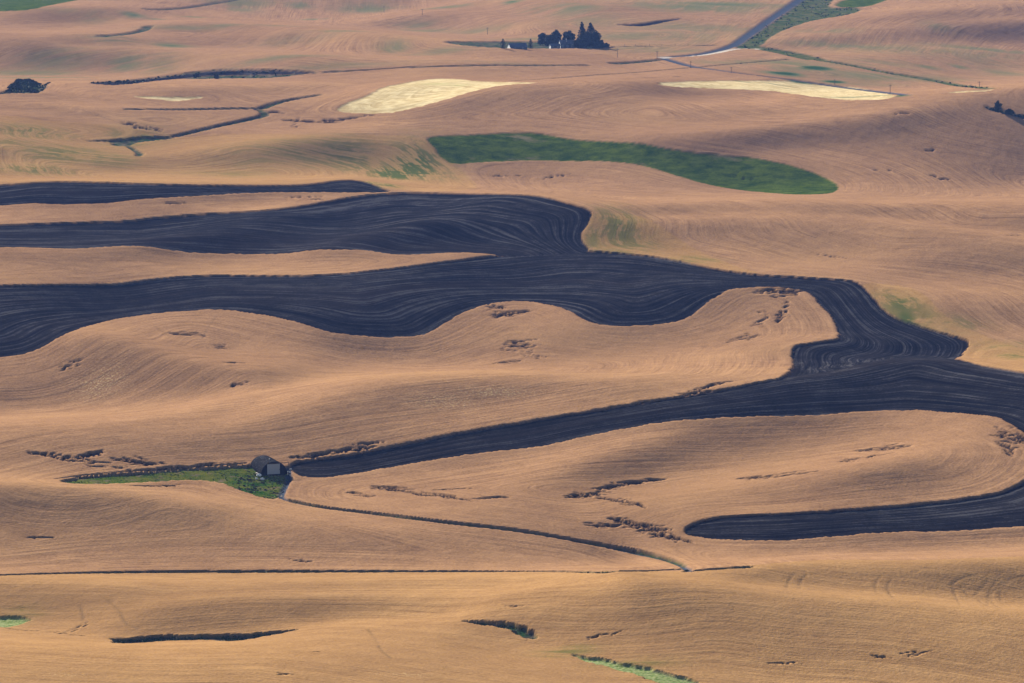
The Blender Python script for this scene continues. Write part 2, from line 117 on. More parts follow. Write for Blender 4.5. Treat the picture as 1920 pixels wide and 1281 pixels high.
-4,1,2,2,-1,0,-1,-1,-1,1,-1,1,3,3,3,1,0,0,1,5,7,8,8,4,1,-1,-2,-1,-1,-1,-2,-1,0,0,2,2,3,1,1,-2,-4,-5,-7,-7,-5,-2,4,9,11,8,3,-1,-2,-5,-7,-6,-6,-4,-4,-2,1,1,3,1,2,0,2,4,6,8,8,8,7,2,-5,-5,
-9,1,0,0,-2,-3,-2,0,-1,-1,1,1,1,4,6,4,3,0,-1,0,4,10,11,11,5,0,-2,-3,-2,-2,-3,-2,-2,-1,0,3,4,5,3,2,0,-1,-2,-4,-5,-5,0,4,6,5,6,2,1,-2,-4,-5,-5,-5,-4,-2,-1,0,1,-1,-2,1,3,4,6,8,8,7,1,-8,-10,-7,
-15,0,-1,-3,-2,-3,-1,-1,1,0,1,0,1,2,4,7,5,4,0,-2,2,4,8,9,9,6,3,1,-2,-3,-2,-5,-3,-2,-1,0,3,3,2,2,3,4,2,2,0,0,-2,-1,1,3,3,4,2,1,-1,-3,-3,-4,-3,-3,-2,-2,-3,-2,-1,0,3,5,7,6,4,-6,-16,-14,-6,-1,
-19,-2,-1,-3,-3,-1,-1,0,0,0,0,1,1,1,3,4,6,6,4,1,-1,-1,2,4,8,12,11,6,0,-2,-2,-2,-3,-4,-3,-3,-3,-1,0,3,3,3,5,3,4,3,0,-1,0,3,4,3,3,2,0,0,-3,-1,-3,-3,-4,-3,-4,-3,-1,3,3,5,5,0,-11,-21,-18,-7,1,3,
-23,-1,-3,-3,-1,-1,0,-1,0,1,0,0,1,1,1,3,3,6,9,8,-1,-4,-4,3,5,7,10,9,8,4,0,0,-2,-2,-4,-4,-6,-4,-1,1,2,2,1,3,1,1,1,1,2,3,4,5,4,3,3,0,0,-3,-2,-3,-3,-4,-3,-2,1,2,4,3,-2,-15,-22,-16,-6,-1,1,1,
-25,-2,-3,-1,-2,0,-1,0,0,0,1,1,0,1,1,0,3,4,8,11,4,-5,-4,1,4,2,3,8,11,10,7,3,2,0,-2,-4,-5,-4,-2,-1,1,1,0,-2,0,-2,-3,-1,0,3,4,4,5,5,5,3,2,0,-2,-4,-3,-3,-3,0,0,2,3,-4,-16,-21,-16,-7,-1,1,0,1,
-28,0,-2,-2,-2,-1,0,0,0,1,0,0,1,0,1,1,1,3,5,8,7,0,-3,1,1,2,1,5,7,9,7,8,6,4,2,0,0,-2,-3,-3,-2,-2,-1,0,-2,-3,-4,-6,-2,1,1,3,3,4,7,8,7,3,-1,-3,-5,-4,-1,-1,2,0,-5,-16,-22,-15,-6,-1,0,0,2,0,
-27,-2,-2,-2,0,-1,-1,0,0,0,1,0,1,1,0,0,1,2,2,3,7,6,0,-1,-1,0,2,2,3,3,7,6,6,5,6,5,3,2,-1,-3,-5,-6,-3,-2,-1,0,-1,-2,-3,-3,0,-1,1,4,5,10,10,6,4,0,-4,-3,-3,-1,-1,-6,-16,-19,-14,-7,-1,0,0,0,0,1,
-28,0,-2,-2,-2,-1,0,0,0,1,-1,2,-1,1,0,2,0,0,2,1,5,6,4,-4,-2,-1,1,0,0,3,3,3,3,4,3,5,4,3,1,-2,-5,-4,-4,-3,0,1,3,1,0,-2,-2,1,-1,1,2,4,4,9,11,7,2,-3,-2,-2,-7,-15,-18,-13,-5,-1,-1,0,1,1,0,0,
-26,-2,-2,-2,-1,-1,-1,0,0,0,2,0,1,0,1,0,1,0,1,1,1,6,4,-2,-5,-1,-1,1,0,0,1,1,1,2,2,1,3,1,1,0,-2,-2,-3,-1,0,1,3,4,1,1,-1,-1,0,-1,-1,-2,0,5,8,11,8,2,-2,-5,-12,-14,-10,-4,-2,-1,0,1,0,0,1,0,
-24,-1,-3,-2,-3,0,-1,0,0,1,0,1,1,1,1,0,1,1,-1,1,1,4,6,-4,-7,-1,0,-2,1,0,0,0,1,-1,1,1,1,0,1,0,0,0,-1,0,0,1,2,3,2,0,1,-1,-1,-1,-2,-2,-2,1,2,6,8,5,0,-7,-10,-6,-4,-1,-1,0,1,0,0,1,1,0,
-20,-2,-2,-4,-2,-2,0,0,0,1,1,1,2,1,1,1,1,1,1,1,2,6,1,-10,-5,-3,-1,0,-2,0,0,0,0,0,1,0,0,0,0,1,1,-1,1,0,0,1,1,3,2,1,-1,0,0,-2,-1,-3,-1,-1,1,1,3,4,-1,-4,-4,-2,-1,-1,1,0,0,0,2,0,0,1,
-15,-1,-3,-3,-3,-3,-1,0,1,0,2,2,3,3,2,4,3,3,3,4,6,4,-10,-16,-9,-3,-3,-1,0,-1,-1,0,-1,1,-1,1,-1,1,0,0,1,1,-1,1,0,1,2,1,1,1,1,-1,0,-1,-2,-2,-1,0,-1,1,0,1,1,-2,-1,-2,0,0,-1,1,1,1,0,1,0,0,
-8,-1,-1,-3,-4,-2,-1,-1,1,1,2,4,3,5,7,8,8,7,8,8,7,-9,-21,-22,-15,-7,-2,-3,-1,-1,-1,-1,1,-1,0,0,1,1,0,0,0,1,1,-1,2,1,0,1,2,0,0,1,-2,0,-1,-2,-1,-2,0,-1,1,1,-1,-1,-1,0,0,0,1,0,1,0,1,1,1,0,
0,1,1,1,0,-2,-2,-1,-1,3,3,4,6,8,10,9,10,9,9,1,-14,-23,-16,-10,-16,-11,-6,-2,-3,-1,-1,0,-1,0,0,0,1,-1,1,0,1,0,1,1,0,1,1,1,0,1,1,-1,1,-2,-2,-1,-2,0,-1,0,0,0,0,0,-1,0,0,0,0,1,0,2,1,1,0,0,
11,2,4,6,7,3,-1,-2,0,1,3,5,6,6,6,7,7,4,-7,-24,-28,-18,-1,6,-5,-13,-8,-5,-3,-2,-1,-1,-1,0,0,1,0,1,0,1,0,1,1,1,-1,1,1,0,1,1,0,1,-1,0,-1,-3,-1,-2,0,0,0,-1,0,-1,0,0,0,1,0,1,1,1,1,1,0,1,
20,2,6,8,7,7,4,1,0,2,3,4,4,3,3,2,-3,-15,-30,-27,-16,-4,4,10,4,-8,-11,-6,-4,-2,-2,-1,0,0,0,0,0,0,1,0,1,2,1,0,1,0,0,1,1,0,1,1,0,-1,-3,-1,-2,-1,-2,0,-1,1,-1,0,0,0,0,0,1,1,1,2,1,0,2,0,
27,2,4,4,4,4,3,5,5,4,4,3,4,5,2,-6,-22,-33,-26,-12,-4,1,3,8,6,-3,-8,-8,-5,-3,-1,-2,-1,0,1,-1,1,1,0,1,1,1,2,0,0,0,1,1,0,1,1,0,1,-1,-1,-3,-2,-2,0,-2,0,-1,0,-1,1,0,1,0,1,1,2,1,1,2,0,0,
31,2,1,1,1,0,3,5,7,6,6,8,8,3,-10,-27,-33,-23,-10,-3,-1,2,3,5,5,1,-7,-7,-4,-4,-2,-1,0,-1,-1,1,1,2,1,0,1,1,1,2,0,0,0,-1,1,2,1,1,1,-1,-1,-3,-3,-2,-2,0,-1,0,-2,0,0,0,0,1,1,1,3,2,1,1,0,1,
35,0,0,0,0,0,4,4,5,7,10,11,4,-14,-29,-30,-19,-8,-4,-2,2,1,4,3,4,1,-3,-6,-6,-4,-2,-1,-2,0,0,1,2,2,1,1,1,2,1,0,0,-1,0,0,1,1,2,2,1,2,-1,-2,-3,-5,-3,-2,-1,-1,-1,-1,0,1,1,1,2,3,2,1,1,0,1,0,
36,1,0,0,-1,3,1,4,5,6,10,2,-15,-28,-25,-14,-4,-3,-1,0,0,3,3,3,3,1,-2,-6,-5,-4,-3,-2,-1,0,0,2,3,3,2,1,1,0,0,0,0,-1,-1,0,0,2,2,3,3,4,3,3,-1,-6,-10,-7,-4,-2,-1,-1,-1,1,2,4,4,5,1,0,-1,-1,0,0,
39,-1,0,0,1,1,2,1,2,3,-2,-15,-26,-16,-7,-2,-1,3,-1,-1,2,2,2,3,3,1,-1,-4,-6,-5,-4,-2,-1,0,2,3,5,5,4,1,-1,-2,-1,-2,-1,-1,-1,0,0,1,3,3,5,5,10,13,7,-9,-19,-17,-9,-5,-2,-1,1,1,4,6,10,6,-2,-5,-3,-1,-1,0,
39,0,0,1,1,0,0,-1,-3,-7,-15,-21,-13,-4,0,2,3,4,3,1,-1,2,2,2,3,2,0,-4,-5,-6,-4,-2,-1,1,5,7,6,4,3,2,-3,-5,-5,-2,-3,-2,-1,-1,1,2,2,3,4,7,10,12,7,2,-13,-21,-15,-10,-6,-1,1,4,8,12,11,1,-5,-7,-4,-2,-1,-1,
39,0,1,0,0,0,-2,-5,-8,-14,-18,-14,-3,0,2,2,5,6,8,3,1,0,1,1,1,3,2,0,-5,-4,-5,-2,3,7,9,7,-1,-2,-1,-1,-3,-6,-5,-4,-2,-2,-3,-1,1,1,2,2,2,3,2,-1,1,9,10,-4,-13,-12,-10,-5,1,8,12,12,1,-5,-6,-4,-4,-3,-2,0,
39,1,0,0,0,-2,-3,-7,-11,-16,-17,-7,-2,1,3,5,5,8,8,6,4,0,-1,1,2,6,6,2,0,-3,-1,2,4,6,5,-3,-7,-8,-5,-2,-1,-2,-4,-4,-3,-3,-1,-1,-1,0,1,1,-1,-1,-4,-6,-3,4,13,15,6,-1,-4,-5,0,4,5,-4,-9,-8,-2,-2,-2,-2,-1,-1,
38,-1,1,0,-1,-2,-4,-6,-12,-15,-13,-7,-1,2,5,6,7,6,6,7,4,1,2,2,4,6,7,6,3,2,1,2,1,-1,-6,-8,-9,-7,-4,-2,0,2,1,-2,-3,-2,-3,-2,0,-1,-1,-2,-2,-4,-5,-5,-3,-3,4,10,12,11,12,8,1,-4,-11,-13,-10,-4,-1,1,-1,-2,-2,-1,
35,1,-1,0,0,-1,-4,-6,-9,-13,-12,-8,-2,3,5,8,8,4,3,5,4,5,3,3,5,6,6,7,5,2,2,-1,-2,-7,-9,-9,-6,-6,-4,-1,3,5,4,2,0,-2,-1,-2,-3,-3,-5,-4,-4,-4,-3,-5,-4,-2,-1,4,6,8,12,12,6,-6,-12,-11,-6,-1,1,0,-1,-1,-1,0,
33,0,0,0,0,-2,-2,-4,-5,-7,-12,-9,-4,0,5,7,7,5,3,2,5,5,5,3,3,5,6,5,5,4,0,-2,-5,-7,-11,-9,-5,-3,-3,0,4,6,7,6,2,2,-2,-2,-4,-5,-7,-6,-4,-4,-4,-2,-2,-1,2,4,5,7,7,4,-1,-5,-8,-5,-3,-2,0,0,0,-2,-1,-1,
30,0,0,0,-1,0,0,-1,-2,-1,-5,-12,-9,-2,2,6,5,4,3,4,4,4,3,3,3,2,5,6,6,3,0,-3,-6,-10,-9,-8,-5,-2,-2,1,5,7,8,8,7,3,1,-3,-6,-7,-6,-7,-6,-4,-2,-1,0,2,5,6,7,5,0,-2,-4,-4,-3,-5,-3,-2,-2,-2,-1,-1,-2,-1,
27,-1,1,-1,0,0,0,2,2,2,1,-8,-10,-6,-1,2,3,3,4,4,3,3,2,2,2,2,3,6,6,4,0,-4,-8,-8,-9,-6,-5,-3,1,1,3,6,8,10,11,7,1,-3,-6,-7,-8,-7,-6,-4,-2,0,3,5,6,6,4,1,-3,-3,-3,-2,-2,-1,-2,-3,-5,-3,-3,-3,-1,-1,
24,0,-2,0,0,0,1,2,3,4,3,1,-6,-8,-3,-2,1,3,3,2,3,2,1,0,1,1,2,5,6,4,1,-5,-7,-8,-5,-6,-4,-3,0,2,3,4,7,8,8,8,6,1,-4,-8,-8,-7,-6,-4,-2,3,6,7,5,2,-1,-5,-4,-4,-1,1,1,0,-1,-3,-4,-4,-4,-2,-2,-1,
21,0,-1,-1,-2,0,1,1,3,4,5,6,0,-3,-5,-3,-1,0,1,2,1,1,0,0,-2,0,2,3,3,4,0,-2,-4,-4,-5,-3,-4,-1,-1,1,1,2,3,3,5,6,7,4,1,-3,-4,-5,-5,-4,0,5,5,6,2,-2,-7,-8,-5,-3,-1,1,2,1,0,-1,-2,-3,-2,-1,-2,-1,
20,-1,-1,-2,-1,-1,-1,1,2,3,7,7,5,2,-3,-3,-3,-2,0,0,-1,-1,-1,-2,-1,0,1,0,2,1,2,1,0,-3,-2,-3,-2,-1,-1,0,-1,0,-1,0,1,3,4,6,3,3,1,-1,-1,-1,2,3,5,2,-3,-8,-10,-7,-6,-3,-1,0,2,1,1,2,1,1,-1,-1,0,0,
19,-1,-2,-2,-2,-1,-1,-1,2,3,6,7,8,4,1,-3,-4,-3,-2,-3,-1,-3,-2,-1,-1,-1,0,1,0,1,2,3,1,1,-2,-1,0,-1,-1,-1,-1,-3,-3,-2,-1,1,3,3,5,5,4,4,2,4,2,1,-2,-4,-6,-9,-7,-7,-5,-3,-2,1,1,2,2,2,3,2,2,0,1,0,
19,-1,-1,-2,-1,-2,-1,0,-1,2,3,7,8,6,2,-2,-4,-4,-5,-2,-4,-2,-2,-2,0,0,0,-1,0,2,2,2,4,3,1,0,0,-1,-1,-2,-2,-2,-4,-3,-1,1,0,1,4,4,4,5,7,5,2,-3,-7,-9,-7,-5,-6,-4,-4,-3,0,-1,2,2,2,3,3,3,3,3,0,1,
19,1,0,0,-1,0,-2,-2,0,0,2,4,5,5,3,-1,-4,-5,-5,-4,-3,-3,-1,-1,0,1,-1,0,-1,0,3,4,5,4,3,1,-1,0,-1,-2,-2,-2,-2,-2,-1,-2,-1,-1,0,2,5,4,5,4,0,-6,-7,-8,-5,-3,-1,-4,-3,-2,-1,1,0,2,3,2,5,4,3,3,3,1,
20,1,3,3,2,-1,-2,-1,-1,0,1,1,1,1,1,-2,-4,-5,-4,-4,-3,-2,-2,1,0,1,0,-1,0,0,1,4,5,8,5,2,0,-2,-1,-2,-2,-2,0,0,-1,-4,-4,-4,-1,1,1,3,1,0,-2,-3,-6,-4,-3,0,1,0,-2,-2,0,0,1,2,2,3,3,4,5,3,3,1,
17,3,6,6,3,-1,0,-2,-1,3,1,1,-2,-6,-6,-2,-3,-4,-3,-5,-2,-2,-1,1,3,2,1,-1,-3,0,2,2,5,6,8,4,1,-1,-2,-2,-1,0,0,1,-2,-6,-8,-4,-2,-1,0,0,-1,-3,-3,-2,-2,-1,0,2,1,2,0,0,-1,2,1,2,2,3,4,4,3,4,2,3,
12,2,4,5,1,2,-1,1,3,3,5,4,1,-3,-8,-9,-6,-6,-4,-2,-3,-1,0,2,6,6,4,-1,-2,-4,-2,0,2,4,7,7,2,-1,-2,-1,-2,0,2,0,-5,-7,-6,-5,-3,-1,0,-1,-2,-3,-4,-3,1,0,2,2,6,4,3,1,2,1,3,1,3,3,3,3,3,2,2,0,
4,1,0,-2,-1,0,2,3,4,5,5,6,9,10,5,-5,-14,-10,-8,-5,-3,-1,1,5,12,14,7,-4,-9,-8,-8,-3,-1,3,4,6,4,0,-1,-1,0,-1,-2,-4,-5,-4,-5,-2,-3,-1,0,0,-2,-5,-3,-2,0,3,2,5,5,8,7,6,5,4,2,3,2,2,1,1,1,0,0,0,
-2,-2,-4,-4,-2,-1,1,2,3,3,5,5,6,12,16,13,3,-7,-10,-7,-4,-2,0,3,4,5,4,1,-10,-13,-8,-3,-1,0,3,4,6,4,1,1,0,-2,-4,-6,-5,-3,-1,-2,-1,0,0,-1,-2,-2,-3,-2,1,3,3,5,7,9,12,11,7,4,5,3,1,0,0,1,0,-3,-4,-5,
-7,-2,-4,-4,-3,-1,0,1,2,1,1,2,4,4,8,19,24,16,1,-7,-7,-5,-4,-9,-11,-9,-1,9,10,-5,-9,-7,-5,-3,-1,2,6,9,7,3,1,-2,-6,-5,-5,-2,0,-1,0,0,0,0,-1,-1,-2,0,0,2,4,5,7,10,10,9,7,5,2,2,2,1,0,1,0,-4,-8,-5,
-11,-2,-3,-3,-1,-2,0,0,0,1,1,1,1,0,2,7,20,26,21,7,-5,-10,-10,-13,-16,-14,-5,8,19,20,5,-10,-14,-11,-7,-2,5,9,9,6,1,0,-3,-5,-4,-1,-1,-1,-1,0,-1,-1,0,0,1,0,1,1,3,5,6,6,6,5,3,3,2,0,-1,0,-1,-4,-5,-3,-2,-1,
-13,-1,-2,-2,-2,0,-1,0,0,0,1,0,-1,-1,0,2,6,12,21,21,11,-4,-11,-11,-15,-13,-7,-2,10,22,26,14,-5,-18,-14,-7,0,7,8,6,4,2,3,-1,-2,-5,-4,-3,-2,-4,-2,-2,0,1,3,2,1,2,3,3,4,3,2,1,0,-1,-4,-6,-7,-6,-5,-5,-3,1,6,5,
-13,-1,-2,-1,0,0,0,0,0,-1,-1,0,0,-2,-2,-1,0,3,8,14,18,10,-3,-8,-10,-11,-9,-4,-1,8,20,29,23,3,-13,-12,-4,0,5,6,6,7,4,1,-3,-6,-8,-4,-4,-4,-4,-2,0,1,3,4,3,1,2,2,2,0,-2,-4,-6,-10,-10,-10,-6,-5,-3,0,2,5,7,6,
-13,-1,0,-1,0,2,2,1,-1,0,-2,-2,-3,-2,-2,-2,-1,0,1,6,9,12,6,-1,-5,-8,-8,-5,-3,1,6,15,25,26,10,-5,-7,-2,2,5,9,6,2,-8,-8,-4,-3,-2,0,-2,-3,-3,-1,2,3,3,2,2,1,0,-3,-4,-8,-11,-12,-11,-9,-3,0,0,3,3,4,5,6,4,
-12,0,0,0,1,3,4,2,0,-2,-2,-3,-3,-4,-4,-3,-1,-1,1,1,4,9,9,4,-2,-5,-7,-7,-4,-1,1,3,9,19,23,12,2,1,4,6,5,2,-7,-12,-14,-6,4,5,3,4,2,0,-1,2,1,2,1,-1,-2,-4,-6,-12,-12,-11,-10,-4,0,5,7,8,6,6,3,2,1,0,
-10,0,0,1,2,3,4,3,2,0,-2,-4,-4,-4,-4,-3,-4,-1,-1,1,4,6,9,4,0,-5,-7,-6,-5,-2,1,-1,1,7,13,19,13,10,5,2,1,-7,-13,-8,-6,-7,-2,2,5,6,6,5,4,1,2,-1,-1,-2,-5,-8,-11,-11,-8,-5,1,3,11,16,18,15,10,3,-2,-7,-10,-7,
-7,0,0,1,3,2,4,4,2,1,-2,-1,-1,0,-2,-5,-5,-4,-3,0,2,4,6,5,0,-4,-5,-6,-5,-3,-2,-1,-1,2,8,15,18,12,4,-1,-9,-15,-9,1,7,2,-7,-8,-3,0,4,5,4,3,1,2,-1,-2,-6,-7,-8,-5,-2,4,8,17,22,20,13,10,1,-3,-5,-10,-14,-9,
-5,1,1,2,1,3,3,2,3,1,2,1,3,5,4,-2,-5,-7,-4,-3,-4,-2,2,4,2,-1,-6,-6,-3,-3,-4,-6,-1,2,7,13,17,8,0,-7,-15,-12,-4,4,12,13,3,-9,-13,-6,-3,2,2,3,4,5,3,-1,-3,-6,-5,-1,3,10,19,21,14,0,-7,-10,-9,-6,-3,0,-1,-2,
-1,0,1,2,2,3,2,2,2,3,3,3,6,6,7,4,-3,-6,-7,-8,-11,-8,-2,4,6,1,-2,-4,-3,-4,-9,-6,-2,2,7,13,10,3,-6,-12,-11,-6,-1,4,5,9,12,8,-4,-9,-5,-1,3,8,7,5,5,-1,-3,-3,-3,0,7,11,11,2,-10,-15,-15,-13,-5,-2,0,3,6,4,
2,0,2,2,4,2,1,3,2,3,3,5,4,5,2,3,1,-4,-9,-15,-11,-8,-1,3,7,9,1,-3,-4,-6,-9,-7,-3,2,8,9,4,-6,-10,-9,-5,-2,2,2,1,2,7,12,12,4,1,1,5,4,1,-2,-5,-4,-1,2,7,7,5,0,-9,-15,-15,-10,-7,-4,-2,1,1,3,4,4,
5,1,2,3,3,3,3,3,3,3,6,5,3,2,2,-1,-3,-5,-11,-13,-12,-6,-4,3,7,8,7,0,-4,-8,-7,-6,-1,2,6,4,-6,-10,-8,-5,-2,0,1,2,1,0,0,6,10,12,8,4,0,-6,-7,-8,-5,-1,0,3,6,7,2,-4,-10,-9,-6,-2,-2,-1,0,0,2,1,4,1,
7,2,3,4,4,4,5,4,5,5,4,5,5,2,1,-1,-3,-6,-9,-11,-13,-11,-9,-4,5,8,7,3,-4,-4,-4,-2,-3,2,3,-4,-12,-10,-5,-2,-1,1,1,0,1,-1,1,1,4,5,5,2,-2,-5,-5,-3,-1,0,1,1,2,1,1,-2,-3,-2,-1,-2,1,0,0,0,1,2,1,2,
10,2,3,4,6,7,7,6,3,3,3,4,2,0,-2,-1,-2,-2,-2,-3,-6,-13,-14,-9,-5,1,6,3,1,1,1,0,-1,-2,-6,-12,-12,-8,-4,-1,0,1,1,1,0,0,0,-1,1,2,1,0,-1,-1,-1,-1,-1,1,1,1,0,0,0,-1,0,-2,0,0,0,0,0,1,1,1,1,1,
11,2,3,6,7,9,6,3,0,-2,-2,-4,-5,-5,-5,-3,1,4,7,8,7,1,-7,-15,-14,-8,0,6,5,5,7,1,-4,-8,-15,-16,-11,-5,-2,0,0,0,1,1,0,0,-1,0,0,0,0,0,-1,0,0,0,0,0,1,1,-1,1,-2,0,-1,1,0,0,0,0,1,0,1,1,1,0,
12,0,4,5,6,6,1,-6,-6,-4,-6,-7,-7,-6,-4,-1,1,4,7,10,12,12,7,-1,-11,-11,-6,3,8,8,5,-4,-10,-12,-16,-15,-7,-3,0,-2,1,1,1,0,0,-1,0,0,0,0,0,-1,0,-1,0,1,0,0,1,0,1,-2,0,-1,0,1,-1,1,0,1,0,1,0,2,0,0,
10,1,2,2,3,-3,-8,-8,-6,-5,-4,-4,-3,-2,0,-1,1,2,3,5,6,8,11,10,10,2,-4,-2,2,0,-6,-10,-10,-11,-11,-6,-4,-2,-2,1,-1,1,0,1,0,1,-1,0,-1,0,0,-1,-1,1,0,0,1,0,0,0,0,0,-2,0,1,-1,1,1,0,0,1,0,1,0,1,0,
8,0,-1,0,-4,-10,-9,-5,-3,-2,-2,-1,-1,0,-1,1,1,0,2,1,2,3,5,8,12,15,8,1,-5,-10,-14,-9,-6,-7,-3,-4,-2,-1,0,-1,1,0,1,0,0,-1,0,0,0,0,-1,0,-1,0,0,0,1,1,0,0,-1,-1,1,-1,0,0,1,0,0,1,0,1,0,1,0,1,
5,0,-2,-5,-9,-8,-7,-3,-1,-1,0,0,0,-1,0,0,0,2,0,1,1,1,1,4,4,8,12,5,-4,-10,-10,-4,-3,-3,-3,-2,-1,0,-1,0,0,0,1,0,0,0,0,-1,0,0,-1,0,1,0,0,0,0,0,1,0,-1,0,-1,0,0,1,-1,0,2,0,0,1,1,-1,1,0,
4,-2,-4,-7,-9,-7,-3,-2,0,0,-1,0,0,-1,0,0,0,-1,1,2,0,1,0,1,2,1,4,5,0,-5,-3,-2,-2,-1,-2,-1,-2,0,0,0,0,1,-1,1,0,0,-1,0,0,-1,0,1,0,-1,1,0,0,1,-1,0,1,-1,0,0,0,-1,1,1,-1,1,0,0,0,2,0,0,
2,-2,-4,-7,-9,-6,-3,-1,-1,-1,1,-1,0,0,0,0,0,0,0,0,1,0,1,0,0,1,1,1,1,0,-2,-1,-1,-2,0,-1,0,-1,0,0,0,0,0,0,0,0,1,-1,-1,0,1,-1,0,1,0,0,0,0,1,0,-1,0,0,0,-1,1,0,0,1,-1,1,0,1,0,0,0,
2,-2,-4,-7,-8,-6,-3,-1,-1,-1,-1,0,-1,1,0,0,-1,1,0,0,0,0,1,0,1,-1,0,0,1,0,0,0,0,-1,-1,-1,-1,-1,0,0,0,0,2,-1,1,0,-1,-1,1,0,-1,1,0,0,0,1,0,0,1,0,-1,0,-1,0,0,0,0,0,0,1,0,1,0,0,0,1,
3,-2,-4,-5,-6,-6,-4,-3,-3,-1,-2,0,1,-1,1,-1,1,0,-1,0,1,0,0,0,0,0,0,1,0,0,0,0,0,-1,-1,0,-1,0,0,0,0,0,0,1,-1,0,-1,1,-1,0,1,-1,1,0,0,0,1,1,0,0,0,-1,0,-1,0,0,0,1,0,0,1,-1,1,0,1,0,
5,-1,-3,-2,-2,-5,-7,-7,-4,-4,-1,-1,-1,0,0,1,0,0,1,-1,-1,1,-1,1,-1,0,1,1,0,1,-1,0,-1,-1,0,-1,0,0,-1,0,0,1,0,0,0,0,1,-1,0,0,0,0,-1,0,1,1,0,1,1,0,0,-1,-1,-1,0,0,1,-1,1,0,0,1,0,0,1,-1,
8,-1,-2,-1,3,-1,-6,-7,-8,-7,-4,-2,-2,-1,-1,0,1,0,0,0,0,-1,0,0,0,1,-1,0,1,0,0,0,-1,0,-1,-1,0,-1,1,0,0,0,0,1,0,0,-1,0,0,0,0,0,0,0,0,1,1,2,0,1,-1,-1,-1,0,-1,0,0,0,0,1,-1,1,0,1,-1,1,
11,-1,-1,-3,-1,1,2,0,-5,-7,-10,-7,-5,-2,-1,0,-1,0,0,0,0,0,0,0,0,-1,0,0,0,0,0,0,0,-1,-1,0,-1,0,-1,0,1,0,1,0,0,0,0,1,-1,0,-1,0,0,0,1,1,2,0,2,1,0,-1,-2,-1,0,-1,0,0,0,-1,1,0,1,0,1,0,
17,-1,-3,-4,-6,-3,3,4,6,1,-7,-14,-10,-5,-2,-1,-1,-1,0,0,0,-1,0,-1,0,-1,0,0,0,0,0,-1,0,0,-1,-1,0,-1,1,0,-1,1,0,1,1,-1,1,-1,1,0,0,-1,-1,1,0,1,1,3,1,1,0,-1,-1,-1,-1,-1,-1,0,-1,1,0,0,0,1,0,1,
20,1,0,-2,-7,-6,-4,1,2,5,3,-4,-9,-9,-6,-4,-1,-2,-1,0,0,0,-1,-1,-2,0,-1,-1,-1,0,1,0,0,-1,-1,-1,-1,0,-1,0,1,1,1,0,1,1,-1,1,0,0,-1,-1,0,0,1,1,2,1,3,1,0,1,-2,-2,-1,-1,-1,-1,-1,0,0,0,0,1,0,0,
24,1,4,4,1,-6,-9,-8,-4,-1,5,8,5,-6,-10,-10,-7,-3,-2,0,-2,-1,-1,-1,-2,-3,-1,-2,-1,0,-1,1,0,-1,-1,-1,-1,0,0,0,0,1,1,2,1,1,1,1,1,-1,-3,-1,-1,0,1,2,3,2,1,2,1,-1,0,-1,-2,-2,-3,-2,0,-2,0,1,1,0,1,0,
24,2,5,9,10,3,-7,-11,-7,-4,1,7,7,4,-6,-11,-14,-8,-3,-3,-1,-2,-3,-3,-3,-3,-4,-4,-2,0,1,0,1,0,-2,-1,-2,-1,0,0,1,1,2,2,3,1,2,1,1,-2,-2,-3,-1,-1,2,3,2,3,2,1,2,0,-1,-2,-1,-3,-4,-3,-2,0,0,-1,1,0,1,0,
23,1,1,1,3,7,4,0,-2,-2,-1,-2,-4,4,7,3,-4,-7,-7,-3,-5,-5,-4,-6,-5,-6,-7,-6,-2,-1,2,1,1,0,-1,-4,-1,0,-1,0,1,2,2,4,3,4,3,2,-1,-3,-4,-3,-2,1,1,4,3,2,2,1,1,0,0,-1,-4,-3,-4,-4,-3,-1,-1,1,0,1,1,1,
20,0,-3,-7,-6,0,7,9,3,2,-3,-5,-3,-1,5,11,14,7,2,-2,-5,-7,-9,-8,-9,-10,-9,-8,-5,0,1,2,1,0,-2,-1,-2,-2,-1,1,1,2,5,4,5,5,4,1,-1,-3,-4,-3,-1,1,4,2,2,1,0,1,0,1,-1,-2,-3,-5,-5,-5,-3,-2,0,0,0,1,1,0,
18,-2,-1,-2,-6,-3,6,7,3,1,-3,-5,-1,0,-4,1,10,15,14,9,5,-2,-6,-9,-12,-13,-14,-10,-7,-2,1,2,2,1,-1,-3,-2,-2,0,0,2,3,5,6,6,5,3,2,-1,-3,-2,-1,3,6,3,-1,-4,-2,-1,0,-1,-1,0,-2,-3,-5,-7,-5,-4,-2,-2,0,1,0,1,0,
16,-1,-2,-2,0,-2,3,3,-1,-3,-1,-2,-1,-2,-2,-4,1,7,9,12,14,15,9,0,-9,-13,-16,-14,-9,-5,1,2,1,1,-2,-1,-2,-2,0,1,2,5,4,5,5,5,4,1,0,0,2,4,8,6,-1,-9,-7,-5,-3,-3,-1,0,-1,-1,-4,-4,-5,-7,-5,-4,0,-1,-1,1,0,2,
14,1,-3,-2,0,2,-3,-4,0,-4,0,5,-3,-6,0,0,-1,-1,1,4,9,16,19,17,9,-3,-10,-15,-12,-7,-1,1,-1,-3,0,-2,-1,0,-1,2,3,3,4,4,4,4,3,2,2,4,4,6,5,0,-8,-9,-9,-6,-3,-2,-1,0,0,-1,0,-3,-4,-6,-7,-3,-4,-2,0,0,1,0,
14,0,3,4,7,4,-8,-6,-3,-1,-3,1,-1,-8,-4,1,-2,-3,-2,-1,2,5,12,18,23,18,5,-5,-9,-7,-5,-4,-4,-4,-4,0,-1,0,1,1,2,3,3,3,4,4,3,3,3,3,4,2,-5,-9,-8,-7,-4,-3,-3,-1,1,0,1,2,-1,1,0,-2,-6,-7,-5,-4,-2,-1,0,0,
